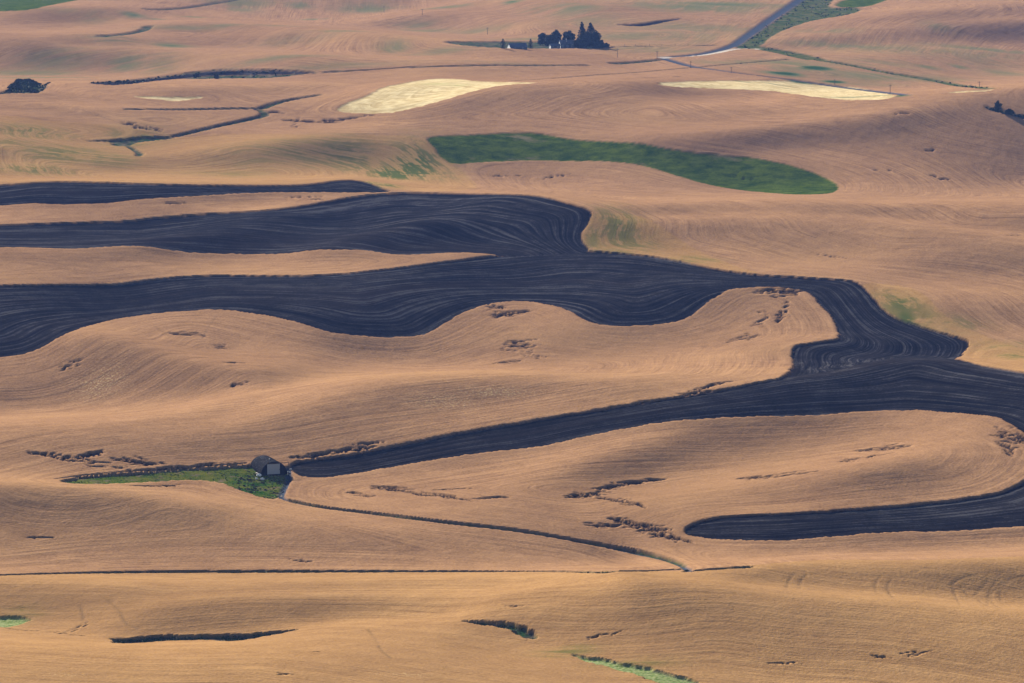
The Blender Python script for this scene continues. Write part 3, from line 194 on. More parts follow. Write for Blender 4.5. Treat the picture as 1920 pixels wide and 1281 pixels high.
11,1,4,8,8,4,-1,-6,-4,-2,-5,-7,0,-1,-3,0,-1,-3,-3,-4,-2,0,2,7,13,23,24,14,1,-4,-7,-7,-6,-5,-2,-2,0,0,1,1,2,2,3,4,4,4,5,4,4,3,-2,-9,-13,-12,-8,-3,-2,-1,1,2,2,2,2,1,3,2,3,3,-1,-7,-9,-7,-5,-2,0,0,
9,1,1,-2,-2,0,3,2,-1,-1,1,-3,1,9,2,-2,-1,-3,-3,-4,-4,-5,-4,-1,4,10,21,24,15,3,-2,-5,-3,-2,-1,0,0,0,0,1,2,2,3,5,5,7,5,6,4,0,-6,-13,-18,-17,-9,-2,2,2,4,3,2,2,1,2,3,3,4,4,3,-4,-7,-7,-5,-3,-2,0,
6,1,1,-2,-8,-3,3,4,4,1,4,6,6,7,6,-4,-6,-2,-4,-3,-6,-7,-7,-5,-1,2,8,17,17,12,4,3,1,3,2,1,2,1,2,1,1,2,1,3,5,4,1,1,1,3,1,-3,-11,-16,-11,-2,1,4,3,3,1,0,0,2,1,3,3,4,1,1,-1,-3,-4,-3,-4,-3,
3,0,1,3,-1,-5,3,5,4,3,4,6,5,3,2,-1,-3,-4,-3,-5,-5,-8,-7,-6,-4,0,2,5,13,14,10,6,6,5,5,5,3,3,1,1,0,-3,-1,-4,-4,-8,-7,-6,0,6,12,16,14,5,-2,-4,-1,1,-1,-2,-3,-3,-2,-1,1,1,3,3,3,1,1,1,-2,-4,-3,-2,
1,0,-1,1,1,-1,2,2,3,3,3,3,0,0,1,7,5,0,-3,-5,-7,-7,-7,-6,-2,-2,-1,3,7,11,10,8,7,7,6,5,3,3,2,0,-3,-5,-8,-11,-14,-12,-7,-3,-1,3,9,15,22,27,20,11,5,0,0,-4,-7,-8,-6,-5,-2,1,2,2,3,4,2,0,0,-2,-4,-2,
-2,0,-1,-3,1,2,-1,2,3,7,6,4,1,0,2,7,5,-1,-6,-6,-5,-4,-6,-5,-5,-2,0,1,5,6,8,9,8,6,6,3,3,2,0,-2,-3,-7,-10,-12,-12,-9,-4,-2,0,-1,2,4,11,19,23,20,15,11,7,6,3,-4,-10,-9,-5,0,2,3,3,3,2,1,-1,-1,-1,-1,
-3,-1,-1,0,2,4,0,3,7,11,8,4,3,3,3,0,-2,-8,-8,-5,-4,-4,-4,-4,-3,-2,-1,0,2,4,9,9,6,5,3,2,2,-1,0,-2,-5,-5,-9,-10,-9,-5,-3,-1,-2,0,-1,2,2,4,8,11,11,11,10,14,17,15,5,-5,-3,-3,1,0,2,3,3,2,0,-2,-1,0,
-5,0,2,2,6,8,5,3,5,2,-2,-3,1,4,3,1,0,-5,-5,-3,-2,-1,-2,-4,-3,-1,0,0,0,3,8,9,7,3,-1,0,-1,-1,-3,-3,-3,-5,-5,-6,-6,-4,-1,-2,0,-2,-1,-2,1,1,1,2,4,4,4,7,11,18,22,16,9,1,-3,-1,1,3,5,1,0,0,-2,0,
-5,0,1,5,8,7,5,0,-4,-8,-8,-4,0,2,4,2,2,6,2,1,1,0,0,0,-2,0,1,1,0,5,8,7,5,1,-3,-4,-4,-3,-3,-3,-3,-2,-4,-4,-2,-1,-2,0,-1,-2,-2,-1,-3,-1,0,0,3,2,4,1,1,6,13,23,17,12,4,2,4,5,4,3,-1,-3,-2,-2,
-7,2,2,3,3,5,2,-2,-8,-8,-3,0,1,5,6,1,-4,4,9,3,3,2,1,0,0,2,4,4,3,3,5,2,3,3,0,-7,-8,-4,-4,-3,-3,-2,-1,0,-1,1,1,1,-1,-2,-3,-3,-2,-4,-1,1,2,5,5,1,-3,-2,5,10,13,14,14,8,6,7,5,2,-2,-4,-4,-3,
-7,0,2,4,5,6,6,0,-8,-9,-5,1,7,10,7,-2,-7,-2,3,4,1,2,2,2,2,3,7,9,2,-3,-7,-3,2,8,9,-2,-8,-7,-5,-3,-1,-2,0,1,2,1,3,1,0,-2,-3,-3,-3,-2,-3,1,3,6,1,-4,-3,-2,0,2,4,10,10,11,9,7,6,4,1,-4,-5,-4,
-9,1,3,4,8,7,6,1,-1,-5,-3,0,7,2,-4,0,4,0,-2,-1,0,0,1,1,1,3,6,8,1,-11,-15,-6,2,10,16,11,1,-7,-4,-3,-3,-1,1,1,1,-1,0,-1,-3,-1,-2,-1,-2,-1,1,2,5,-4,-9,-8,-2,0,-2,-3,1,2,6,8,8,6,5,7,7,2,-3,-2,
-11,1,2,4,4,1,-3,2,6,6,3,2,-3,-6,-4,8,17,8,-3,-6,-6,-3,-2,0,1,-2,0,1,3,-6,-13,-6,-3,5,12,21,13,2,-4,-2,-1,-1,-1,-1,-3,-4,-6,-5,-4,-3,-1,-1,0,1,3,10,1,-14,-14,-6,-1,-1,-2,-2,-1,1,2,3,3,2,4,5,7,9,4,1,
-13,1,0,1,-1,-4,-2,1,4,5,5,4,1,1,9,11,10,7,1,-5,-8,-8,-5,-2,-2,-3,-5,-3,4,3,-3,-9,-5,0,4,15,19,12,7,0,-1,-1,-1,-3,-7,-10,-11,-8,-6,-4,-1,-2,0,3,10,15,-7,-19,-11,-3,-2,-1,-1,-1,0,-1,1,0,1,2,1,2,5,6,7,4,
-15,0,0,-1,-3,-4,-1,1,2,5,5,10,10,8,3,-1,-6,0,7,8,0,-7,-6,-5,-4,-4,-6,-3,3,9,2,-5,-6,-6,-2,4,14,20,14,8,2,0,-3,-3,-9,-13,-14,-12,-6,-3,-3,-1,1,4,13,4,-14,-10,-3,-2,-2,-1,-1,0,-1,1,-1,1,-1,1,1,1,2,4,6,4,
-17,0,-1,-2,-4,-1,-1,1,3,6,10,14,8,-2,-9,-9,-6,-2,6,10,11,6,-4,-7,-6,-5,-6,-3,1,8,9,-1,-5,-9,-8,-2,8,16,14,10,8,3,4,-3,-7,-13,-16,-13,-8,-4,-2,-1,1,5,7,-8,-10,1,-1,-1,-1,-1,0,-1,0,-1,0,0,1,0,0,1,1,3,3,3,
-18,-1,-1,-2,-2,-3,1,1,5,7,12,6,-6,-9,-5,-4,-3,1,2,4,11,13,7,-3,-7,-8,-5,-5,0,5,10,5,-5,-10,-8,-4,2,6,8,7,8,10,7,5,1,-7,-17,-16,-10,-4,-2,0,1,5,0,-10,-3,0,0,-1,0,-2,0,1,-1,0,0,0,0,0,1,0,2,1,2,1,
-21,0,-1,-2,-2,0,-1,2,4,9,8,-5,-9,-4,-2,-3,1,0,0,3,5,8,14,8,-3,-8,-7,-5,-4,3,7,6,-1,-6,-8,-5,-1,1,0,4,5,6,7,9,12,6,-9,-18,-13,-7,-2,-1,2,4,-3,-10,-3,0,0,0,-1,0,-1,0,1,-1,0,1,0,0,0,1,0,1,2,1,
-22,-1,0,-2,-2,-1,1,2,4,6,0,-6,-4,-2,-1,0,-1,0,1,1,2,4,8,12,7,-1,-8,-8,-4,-2,3,6,5,-2,-4,-5,-3,-5,-2,0,2,3,4,7,12,15,7,-10,-16,-8,-4,1,2,0,-9,-11,-3,1,1,0,-1,-1,0,0,0,0,0,0,0,1,0,0,1,1,0,0,
-23,0,-2,-1,-1,-1,0,2,3,2,-2,-5,-2,0,0,1,-1,0,0,1,0,2,3,7,12,7,-3,-8,-8,-4,1,5,6,5,0,-3,-8,-8,-4,-1,1,1,1,3,7,14,20,9,-7,-10,-3,0,0,-8,-18,-13,-1,1,0,0,-1,0,0,-1,0,1,0,-1,1,0,1,0,0,0,1,1,
-24,-1,0,-1,-2,0,0,1,1,1,-3,-2,-1,0,1,-1,1,0,0,0,1,0,1,3,8,9,3,-6,-7,-4,-2,4,6,7,4,-3,-9,-9,-4,0,-1,0,0,1,3,8,18,22,12,1,-2,-3,-8,-18,-22,-12,-4,1,0,0,0,0,-1,0,0,0,0,1,0,0,0,1,0,0,1,0,
-25,0,-1,-1,0,-1,0,0,1,-2,-1,-1,-1,0,0,1,0,0,1,-1,0,2,0,2,3,5,6,-2,-5,-4,-1,1,4,5,3,-3,-6,-5,-3,-1,0,-1,0,1,2,5,10,18,19,10,1,-7,-13,-18,-16,-9,-3,-2,1,-1,0,0,0,0,0,0,0,0,0,0,1,0,0,1,0,0,
-25,0,-1,-1,-1,-1,0,0,0,-1,-1,-1,0,0,-1,0,1,1,-1,1,1,-1,1,1,1,3,4,2,-3,-4,-1,1,3,2,0,-3,-3,-2,0,-2,-1,0,0,1,3,2,5,12,13,7,0,-5,-8,-10,-10,-6,-3,-1,0,0,-1,0,0,0,0,0,0,0,1,0,0,0,0,1,0,1,
-25,-1,0,-1,-2,0,-1,1,-1,0,-2,0,0,-1,1,0,0,0,0,0,0,0,0,0,1,2,3,2,0,-1,-2,0,1,2,-1,-1,-2,-2,-2,0,-1,0,1,2,0,3,3,6,8,4,-1,-3,-5,-5,-4,-4,-3,0,-2,0,0,-1,0,0,1,0,0,1,-1,0,0,1,0,0,1,0,
-26,0,-1,-1,0,-1,0,-1,0,-2,0,0,0,0,-1,0,0,0,1,0,-1,1,0,0,0,2,2,3,1,-3,0,0,0,0,0,-1,-1,-1,-1,-1,1,0,-1,1,2,0,4,3,4,3,-1,-2,-2,-2,-4,-3,-2,-1,-1,0,0,-1,0,1,-1,1,0,0,0,1,0,0,1,0,0,-1,
-26,0,-1,0,-1,-1,-1,-1,0,-1,-1,0,0,0,1,0,0,0,-1,0,1,-1,-1,1,1,2,2,2,1,0,-1,0,1,0,-3,-1,0,0,-1,0,-1,0,1,0,0,2,1,3,3,1,0,-1,-1,-3,-1,-3,-2,-2,1,-1,-1,1,-1,0,1,-1,1,0,0,0,0,0,1,0,0,1,
-25,-1,0,-2,-1,-1,0,0,-2,0,-1,-1,1,0,0,0,1,0,0,0,0,-1,1,0,1,1,3,3,1,0,0,0,1,-2,-2,-2,0,0,0,-1,0,-1,0,0,1,1,1,2,2,2,0,-1,-2,0,-3,-3,-2,0,-1,0,0,-1,1,0,0,1,0,-1,0,0,1,0,0,0,1,0,
-25,0,-1,-1,-1,-1,-1,-1,-1,-1,0,0,-1,1,1,0,0,0,1,0,-1,1,-1,1,2,1,2,4,3,3,0,0,0,-1,-4,-3,-1,1,-1,0,-2,0,-2,0,1,1,1,2,1,1,0,0,-1,-2,-2,-2,-2,-1,0,-1,0,-1,0,1,0,0,0,0,0,1,-1,1,0,0,0,0,
-25,0,-1,0,-2,-1,-1,-1,0,-1,-2,0,1,0,0,1,0,1,0,1,0,0,0,0,1,2,3,6,9,5,2,-1,-2,-4,-2,0,-1,-3,-1,-4,-1,-3,-1,-1,0,0,1,0,1,1,2,-1,0,0,-2,-4,-2,0,0,-1,-1,0,0,0,0,0,0,0,0,-1,1,0,0,1,0,0,
-23,-1,-1,-1,-1,-1,-2,0,-2,-1,0,0,-1,1,0,1,0,1,1,0,1,1,1,1,1,3,5,9,9,7,1,-3,-4,-2,3,4,0,-3,-6,-5,-5,-3,-3,-2,-3,-2,0,1,2,1,0,1,0,-1,-1,-3,-2,0,-1,0,-1,0,-1,-1,1,-1,-1,0,0,0,0,0,0,0,0,1,
-23,0,-1,-2,-1,-1,-1,-2,0,-1,0,-1,1,0,0,0,2,0,1,1,2,1,2,3,4,5,5,8,6,2,-1,0,-1,4,7,4,0,-4,-6,-6,-5,-4,-5,-7,-5,-3,-1,0,0,2,2,1,0,1,0,-1,-2,-1,-1,-1,-2,-1,-1,0,-1,-1,-1,-2,0,0,0,0,0,1,0,0,
-21,-1,0,-2,-2,-2,-1,-1,-1,-1,0,1,-1,0,1,1,0,1,2,2,2,5,6,7,7,6,6,3,-2,-5,1,4,6,5,3,0,-3,-4,-3,-3,-5,-4,-6,-10,-8,-4,-1,0,1,1,2,1,2,2,3,1,-1,-1,-1,-3,-2,-3,-1,-2,-3,-2,-2,-1,-1,0,0,0,1,0,0,0,
-19,-1,-1,-1,-2,-2,-2,-1,-1,0,-1,-1,1,0,1,1,1,2,1,4,5,7,13,12,11,7,1,-4,-6,-5,0,5,1,-3,-6,-4,0,1,1,0,-2,-5,-7,-8,-7,-5,-2,0,1,2,1,2,3,3,4,7,2,-2,-4,-4,-3,-3,-3,-3,-4,-4,-3,-1,-1,-1,0,1,0,0,1,0,
-17,0,-2,-2,-2,-2,-1,-2,-1,-2,0,1,0,1,0,1,2,2,4,4,8,13,17,18,11,4,-1,-10,-10,-6,-5,-7,-8,-9,-5,-2,3,8,6,2,-1,-4,-6,-6,-7,-4,-2,0,0,2,2,3,2,4,7,7,5,-3,-2,-4,-4,-4,-4,-5,-6,-5,-3,-2,-2,0,0,0,0,0,1,0,
-13,-1,-2,-2,-2,-2,-2,-2,-2,-1,-1,0,1,1,2,2,2,3,5,7,11,17,19,15,6,-3,-10,-10,-11,-8,-11,-13,-9,-2,-1,1,6,9,6,1,-1,-3,-4,-5,-5,-4,-2,-1,2,1,3,2,4,4,7,6,3,0,-2,-2,-3,-4,-5,-6,-7,-6,-4,-3,0,-1,0,0,0,0,0,0,
-10,-1,-1,-2,-2,-3,-3,-1,-2,-2,0,1,1,1,1,3,3,5,7,10,15,18,13,0,-10,-13,-11,-8,-6,-6,-9,-7,-2,0,2,5,7,7,3,0,-1,-3,-3,-3,-4,-3,-2,-1,1,1,3,3,3,5,5,5,3,0,-1,-1,-2,-3,-5,-8,-7,-5,-5,-2,-3,0,0,0,0,1,0,0,
-5,-1,-1,-2,-3,-2,-2,-3,-2,0,-1,0,2,1,3,3,6,7,8,15,16,10,-6,-18,-19,-12,-6,-2,-2,-3,-2,-2,1,3,6,10,11,2,-3,-5,-3,-3,-2,-2,-3,-2,-2,0,0,2,2,3,3,4,4,6,1,1,-1,0,-1,-3,-5,-6,-7,-7,-4,-4,-1,-1,-1,0,1,0,0,1,
0,0,-2,-1,-1,-2,-2,-2,-1,-3,0,2,1,2,4,6,7,8,13,14,7,-9,-23,-23,-11,-5,-3,-1,0,0,0,2,3,8,15,17,8,-5,-11,-9,-6,-2,-2,-2,-1,-3,-1,0,1,2,2,3,2,3,5,3,2,1,0,0,-1,-2,-5,-6,-6,-6,-5,-4,-2,-1,0,0,0,0,0,0,
5,0,1,-1,-1,0,1,0,-1,-1,0,2,3,3,3,8,10,9,9,4,-11,-27,-24,-12,-4,-3,0,-1,2,1,3,3,9,16,19,10,-9,-11,-6,-6,-7,-4,-1,0,-1,0,-2,0,0,2,2,2,3,2,3,3,3,1,1,0,0,-3,-4,-6,-5,-6,-5,-4,-2,-2,0,0,-1,1,0,0,
12,1,1,1,3,2,4,6,4,2,0,2,4,1,3,7,7,2,-4,-17,-27,-23,-13,-4,-3,1,1,0,2,3,8,11,14,18,6,-17,-18,-8,0,2,-2,-2,1,0,0,-1,0,0,1,1,2,1,2,2,3,3,2,2,1,1,-1,-2,-3,-5,-6,-5,-6,-4,-3,-1,-1,0,0,0,0,0,
18,2,2,5,5,9,11,14,11,4,-2,-2,-1,2,-1,-1,-6,-13,-21,-25,-21,-11,-5,-2,0,0,1,4,5,11,15,18,13,-1,-22,-23,-11,-3,1,4,2,2,1,2,1,0,0,0,0,1,1,2,1,2,2,2,2,3,2,1,-1,-1,-3,-3,-5,-6,-5,-4,-4,-1,-1,-2,0,0,0,0,
24,1,6,8,11,14,17,17,10,-1,-5,-4,-7,-7,-8,-14,-18,-21,-20,-15,-8,-5,-2,0,0,1,4,7,17,21,18,10,-5,-27,-26,-13,-5,-1,0,3,5,3,2,4,2,1,1,-1,1,1,1,1,1,0,1,1,3,2,3,1,1,-1,-2,-3,-3,-5,-5,-5,-4,-3,-1,-1,-1,-1,1,0,
27,4,7,11,14,18,19,10,-2,-14,-18,-15,-7,-4,-9,-16,-19,-12,-9,-6,-4,-1,0,-1,2,4,7,19,26,20,3,-8,-25,-27,-14,-5,-2,-1,0,1,5,5,5,3,3,2,1,0,0,0,0,1,1,0,0,2,1,2,2,2,1,1,-1,-1,-2,-3,-5,-5,-4,-3,-4,-2,-1,-1,0,0,
28,4,8,12,16,16,6,-9,-15,-6,-9,-19,-6,4,-5,-19,-13,-8,-3,-4,-3,-1,0,2,3,7,16,30,24,-1,-14,-23,-23,-13,-7,-3,-1,-1,0,3,4,5,4,5,4,3,0,1,-1,0,1,1,0,0,-1,0,0,2,2,2,2,1,2,1,-1,-1,-2,-4,-5,-6,-5,-4,-2,-1,-1,0,
28,2,7,10,12,3,-13,-21,-9,13,25,20,-1,-10,-18,-28,-20,-7,-6,-5,-3,-1,1,4,7,12,24,26,1,-16,-20,-23,-14,-5,-3,-1,-1,0,1,1,4,5,5,5,5,3,2,-1,0,0,0,1,0,0,-1,-2,-1,0,2,1,2,3,3,2,3,1,0,-2,-5,-9,-7,-4,-3,-2,-1,0,
23,2,3,5,1,-11,-18,-11,1,10,19,17,7,-6,-6,-7,-11,-5,-10,-11,-5,1,7,10,9,14,19,-3,-23,-16,-12,-12,-6,-3,-1,-1,0,0,0,2,4,5,5,5,5,3,1,1,-1,0,1,1,1,1,-2,-3,-3,-1,-1,2,1,3,3,6,4,4,2,-1,-5,-9,-9,-6,-4,-1,-1,0,
18,1,0,-3,-8,-13,-10,-3,2,2,-1,0,4,4,9,15,10,3,-7,-11,-4,6,14,17,7,1,-9,-29,-23,-10,-6,-3,-2,-1,0,0,-1,0,1,2,4,5,5,5,5,3,2,0,0,0,0,1,4,2,-1,-5,-4,-5,-1,-1,2,2,5,4,6,5,2,-1,-4,-7,-8,-6,-3,-2,0,-1,
12,-1,-2,-6,-11,-9,-5,-1,0,-1,-2,1,1,4,7,13,14,8,5,5,5,8,10,13,3,-18,-32,-27,-14,-6,-3,-1,0,0,0,-1,1,0,1,1,5,5,5,4,4,4,2,0,0,-1,2,2,3,7,4,-5,-9,-7,-4,-2,0,2,1,4,5,4,3,0,-3,-4,-5,-4,-3,-2,-2,0,
7,-1,-5,-7,-8,-7,-4,0,0,-1,-1,0,2,2,6,8,8,3,10,14,12,3,-3,-5,0,-13,-21,-15,-9,-5,-2,0,0,1,0,1,0,1,1,3,3,5,5,4,4,3,1,1,0,0,-1,2,5,9,11,4,-9,-14,-10,-5,-1,-1,2,2,2,4,1,1,0,-1,-3,-4,-3,-1,-1,0,
2,-2,-4,-6,-8,-5,-1,-1,-1,-2,0,1,1,4,6,9,3,-1,3,8,7,2,-6,-10,-6,0,-7,-7,-6,-4,-1,0,0,0,1,0,1,1,3,3,4,4,4,5,2,3,3,0,0,-1,0,0,3,4,9,14,6,-9,-17,-10,-5,-2,-2,0,1,1,3,1,1,0,-1,-2,-1,-2,0,-1,
-1,-2,-4,-5,-6,-4,-3,-1,-1,0,-1,0,2,4,9,14,6,-4,-4,1,6,4,-2,-12,-10,-3,-2,-5,-4,-3,-2,0,1,0,0,2,1,3,3,5,3,4,4,2,4,2,1,1,-2,-1,-1,1,0,-1,1,8,18,11,-6,-14,-9,-6,-5,-3,-1,0,0,2,2,2,0,0,-2,-1,-1,0,
-4,-2,-2,-5,-5,-4,-2,-1,0,-2,-1,1,2,5,9,15,13,1,-5,-1,3,2,-4,-16,-13,-5,-3,-3,-3,-2,-1,0,0,1,1,1,2,3,5,5,5,3,3,3,2,2,1,0,-1,-2,-1,-2,-1,-3,-4,2,10,20,16,0,-9,-11,-10,-7,-4,-2,-1,0,3,1,2,0,0,0,0,-1,
-6,-1,-3,-3,-3,-3,-2,-2,-1,-2,0,1,2,3,7,9,13,13,5,-1,-5,-9,-10,-11,-10,-5,-3,-2,-1,-2,-1,1,0,1,1,1,2,4,7,7,4,3,2,2,2,1,1,-1,-1,-2,-2,-1,-3,-4,-3,-2,2,12,23,21,6,-12,-14,-9,-6,-7,-5,-1,0,4,2,1,0,0,-1,1,
-7,-1,-1,-2,-3,-3,-1,0,-1,-1,-1,-1,1,2,3,2,4,13,15,1,-12,-12,-10,-4,-5,-3,-2,-1,-1,-2,0,0,1,0,2,2,4,4,7,9,6,3,2,1,0,0,-1,-1,-2,-2,-2,-2,-2,-3,-3,-2,0,4,15,26,17,3,-2,-5,-10,-11,-11,-7,-3,1,2,2,0,-1,0,-1,
-7,0,-1,-2,0,0,0,1,1,0,-3,-3,-2,-1,0,-2,0,4,7,2,-6,-7,-5,-2,-1,-2,-1,-1,-1,-1,0,-1,1,2,1,4,3,8,10,9,7,2,-1,-1,0,-1,-1,-1,-2,-2,-2,-2,-3,-3,-2,0,1,2,8,12,12,20,22,12,-4,-12,-16,-18,-11,-5,1,0,0,-1,-2,0,
-8,0,0,2,1,3,4,8,7,1,-8,-10,-8,-4,-5,-5,-3,1,2,0,-2,-3,-1,-1,-1,-1,-1,0,0,-1,-1,1,1,1,3,3,6,9,12,14,7,-1,-4,-3,-2,0,-3,-2,-2,-1,-2,-2,-2,-1,-1,2,6,7,2,-3,0,19,26,21,18,5,-9,-20,-23,-13,-5,-3,-3,-3,-1,-2,
-7,1,1,2,5,8,15,19,18,2,-14,-21,-19,-14,-9,-7,-5,-1,-2,0,-1,-1,-1,0,-1,0,0,0,0,-1,-1,1,1,3,3,4,8,11,17,16,4,-8,-6,-2,-2,-3,-1,-3,-1,-2,-2,-2,-2,-1,1,4,11,12,2,-4,-1,7,4,2,15,24,22,6,-15,-23,-17,-9,-6,-5,-4,-2,
-7,0,2,4,9,16,25,27,15,4,-7,-23,-29,-24,-18,-12,-6,-4,-2,0,-1,-1,0,0,0,-1,1,0,-1,1,-1,1,1,3,4,7,9,15,17,11,-3,-8,-4,-2,0,-3,-3,-2,-2,-2,-1,-2,-1,0,1,3,7,6,5,7,12,6,-7,-12,-9,6,25,36,19,-11,-23,-18,-12,-8,-5,-2,
-7,1,2,4,9,18,21,8,-3,5,12,6,-14,-29,-28,-18,-10,-6,-1,-1,0,-1,-1,0,-1,1,1,1,0,-2,1,0,3,4,6,8,13,16,10,-5,-8,1,2,3,-2,-2,-4,-2,-2,-1,-2,-2,-1,-1,0,1,0,-1,4,8,14,9,6,1,-9,-14,-4,17,35,23,-9,-20,-15,-9,-5,-2,
-8,1,2,5,7,8,2,-9,-7,2,12,23,17,-10,-27,-24,-14,-6,-3,-2,0,-1,-1,-1,1,0,1,2,1,-2,-1,2,4,5,8,12,18,15,-5,-19,-5,9,11,3,-2,-6,-5,-3,-1,-2,-1,-1,-2,-1,0,-2,-5,-3,1,3,4,5,10,17,12,-1,-18,-15,8,25,18,-3,-10,-8,-5,-2,
-8,0,2,2,4,0,-8,-8,-3,0,5,13,21,17,-10,-25,-18,-9,-3,-2,-1,-1,-2,1,0,0,2,2,3,-2,-2,3,6,8,12,17,20,5,-20,-19,2,16,15,2,-10,-9,-5,-3,-3,0,-1,-2,-1,-1,-2,-3,-5,-4,-1,-1,0,0,6,12,17,17,0,-22,-16,5,20,13,2,-2,-3,-2,
-9,0,1,2,0,-3,-8,-5,-2,0,1,4,10,20,10,-14,-19,-11,-5,-1,-2,-1,-1,-1,1,0,2,5,8,2,-5,4,10,13,15,18,9,-16,-22,-7,9,20,13,-6,-13,-11,-4,-4,0,-1,-1,-1,-2,-1,-2,-3,-5,-3,-4,-2,-1,1,1,4,9,14,16,-3,-20,-8,9,16,10,2,-1,0,
-10,0,0,0,-1,-4,-6,-4,-1,-2,2,1,5,10,15,1,-15,-13,-6,-2,-1,-1,-1,0,0,2,1,6,13,20,6,4,9,11,13,7,-17,-29,-12,8,18,12,-7,-11,-7,-4,-3,-1,-1,-1,-1,0,-1,-2,-2,-4,-4,-4,-3,-2,-2,-1,1,2,3,6,14,14,-8,-12,1,12,10,5,2,0,
-12,1,-1,0,-2,-5,-4,-3,-2,0,0,2,2,4,12,11,-7,-14,-8,-3,-1,-2,0,-1,0,2,3,5,15,29,34,15,5,2,-3,-21,-34,-19,4,16,15,-7,-19,-9,2,2,-1,0,-1,0,0,-1,-1,-2,-2,-3,-3,-4,-3,-2,-2,-1,0,0,2,4,9,16,9,-10,-4,5,8,5,2,1,
-13,0,0,-2,-2,-3,-3,-3,-1,-1,1,0,1,4,8,13,1,-13,-11,-3,-1,-3,-1,-1,0,2,3,5,8,16,30,28,12,-1,-17,-30,-23,-3,15,20,-1,-20,-16,-4,3,4,2,1,0,0,0,-1,-1,-1,-2,-3,-3,-3,-4,-2,-2,-1,-1,0,1,2,6,14,18,2,-8,0,3,4,2,0,
-14,-1,0,-1,-3,-2,-4,-2,-1,0,-1,1,1,2,7,13,7,-10,-12,-4,-3,-2,-3,-1,1,0,3,5,3,4,10,13,12,2,-10,-13,-5,11,21,9,-16,-21,-9,1,3,3,3,1,1,0,0,0,-1,-1,-2,-2,-3,-3,-2,-4,-2,-2,0,0,0,2,3,9,18,14,-2,-5,-1,0,2,0,
-15,0,-2,-1,-1,-4,-2,-1,-2,-1,0,0,1,2,4,10,13,-4,-13,-7,-1,-3,-4,-1,0,1,3,2,2,1,0,3,4,1,0,2,8,19,15,-8,-21,-13,-3,1,3,4,2,2,1,1,0,-1,0,-1,-1,-2,-2,-2,-4,-2,-3,-2,-2,0,1,1,1,5,11,19,8,-6,-4,1,0,1,
-16,-1,0,-2,-2,-2,-2,-2,-1,-1,0,0,1,2,3,7,11,2,-11,-7,-2,-3,-3,-2,-1,3,2,2,0,-1,-1,0,1,2,3,8,16,17,0,-17,-15,-6,0,1,3,4,3,2,1,0,1,0,-1,0,-1,-1,-2,-3,-2,-3,-3,-3,-1,-1,0,0,2,2,7,12,11,1,-1,-1,1,0,
-17,0,-1,-1,-3,-2,-2,-2,-1,1,-1,0,1,0,3,4,8,8,-6,-8,-1,-3,-4,-3,1,2,3,0,-2,-2,0,-2,1,2,7,12,18,7,-12,-16,-7,-2,1,2,3,2,3,2,1,2,-1,1,0,-1,-1,0,-2,-2,-2,-4,-3,-2,-2,-1,-1,1,1,1,3,6,9,6,2,1,1,1,
-18,-1,0,-2,-1,-2,-2,-1,-1,-1,1,0,0,1,1,3,5,8,0,-8,-2,0,-4,-2,1,6,3,-4,-5,-2,-3,0,0,4,6,15,13,-2,-14,-10,-3,0,0,3,2,4,3,1,2,0,1,1,0,-1,0,-2,-1,-1,-3,-3,-3,-3,-2,-1,0,0,0,1,1,4,6,7,4,2,2,1,
-19,1,-2,-1,-1,-2,-2,-1,-1,-1,0,0,1,1,1,2,4,8,3,-7,-3,3,-2,-2,5,8,1,-9,-8,-5,-2,0,1,2,8,11,7,-5,-9,-6,-2,1,2,1,4,3,1,3,1,1,1,0,0,1,-1,-1,-1,-2,-2,-3,-4,-2,-2,-1,-1,-1,0,1,1,1,5,6,5,4,2,1,
-19,-1,0,-1,-2,-2,-1,-2,0,0,-1,1,-1,2,1,1,3,8,5,-5,-3,4,3,3,8,5,-8,-11,-8,-5,-3,-1,0,4,6,8,2,-4,-7,-2,0,0,2,3,2,2,4,1,2,1,1,0,1,-1,0,0,-2,-2,-2,-3,-3,-3,-2,-2,0,0,0,0,0,2,2,6,6,3,2,1,
-19,-1,-1,-1,-1,-1,-2,-1,-1,-1,0,0,1,0,2,2,3,7,6,-2,-5,4,9,10,6,-9,-12,-8,-6,-5,-2,-1,1,3,6,4,0,-5,-3,-2,1,2,1,2,3,3,2,2,2,1,1,1,0,0,-1,-1,0,-2,-3,-3,-3,-3,-1,-2,-1,-1,0,0,0,1,4,5,4,4,2,1,
-20,0,0,-1,-2,-2,-1,-1,-1,0,0,0,0,1,2,1,3,7,9,1,-7,1,11,13,-3,-16,-10,-1,-3,-4,-3,-2,0,3,5,3,-1,-3,-3,0,1,1,2,2,2,3,3,2,1,2,0,1,0,0,0,-1,-2,-1,-3,-2,-3,-2,-3,-1,-1,-1,0,-1,1,1,2,4,4,4,2,1,
-20,0,-1,-1,-2,-1,-1,-1,-1,0,0,0,1,1,1,2,4,7,11,4,-7,-4,9,8,-8,-11,-3,2,-1,-6,-5,-2,0,3,3,2,-2,-3,-1,0,0,1,2,2,3,3,2,2,2,1,2,0,0,1,-1,-1,-1,-3,-2,-3,-3,-3,-2,-1,-1,0,-2,1,0,1,2,4,4,2,3,1,
-19,-1,-1,-1,-1,-1,-2,-1,-1,0,0,0,1,1,2,3,4,7,12,10,-3,-7,4,-1,-4,-3,4,5,-4,-8,-9,-5,-1,2,3,1,-3,-4,-2,0,0,2,2,2,3,2,3,3,1,2,1,0,1,-1,0,-1,-2,-1,-3,-3,-2,-3,-2,-2,-2,-1,1,-1,1,0,3,2,4,4,1,1,
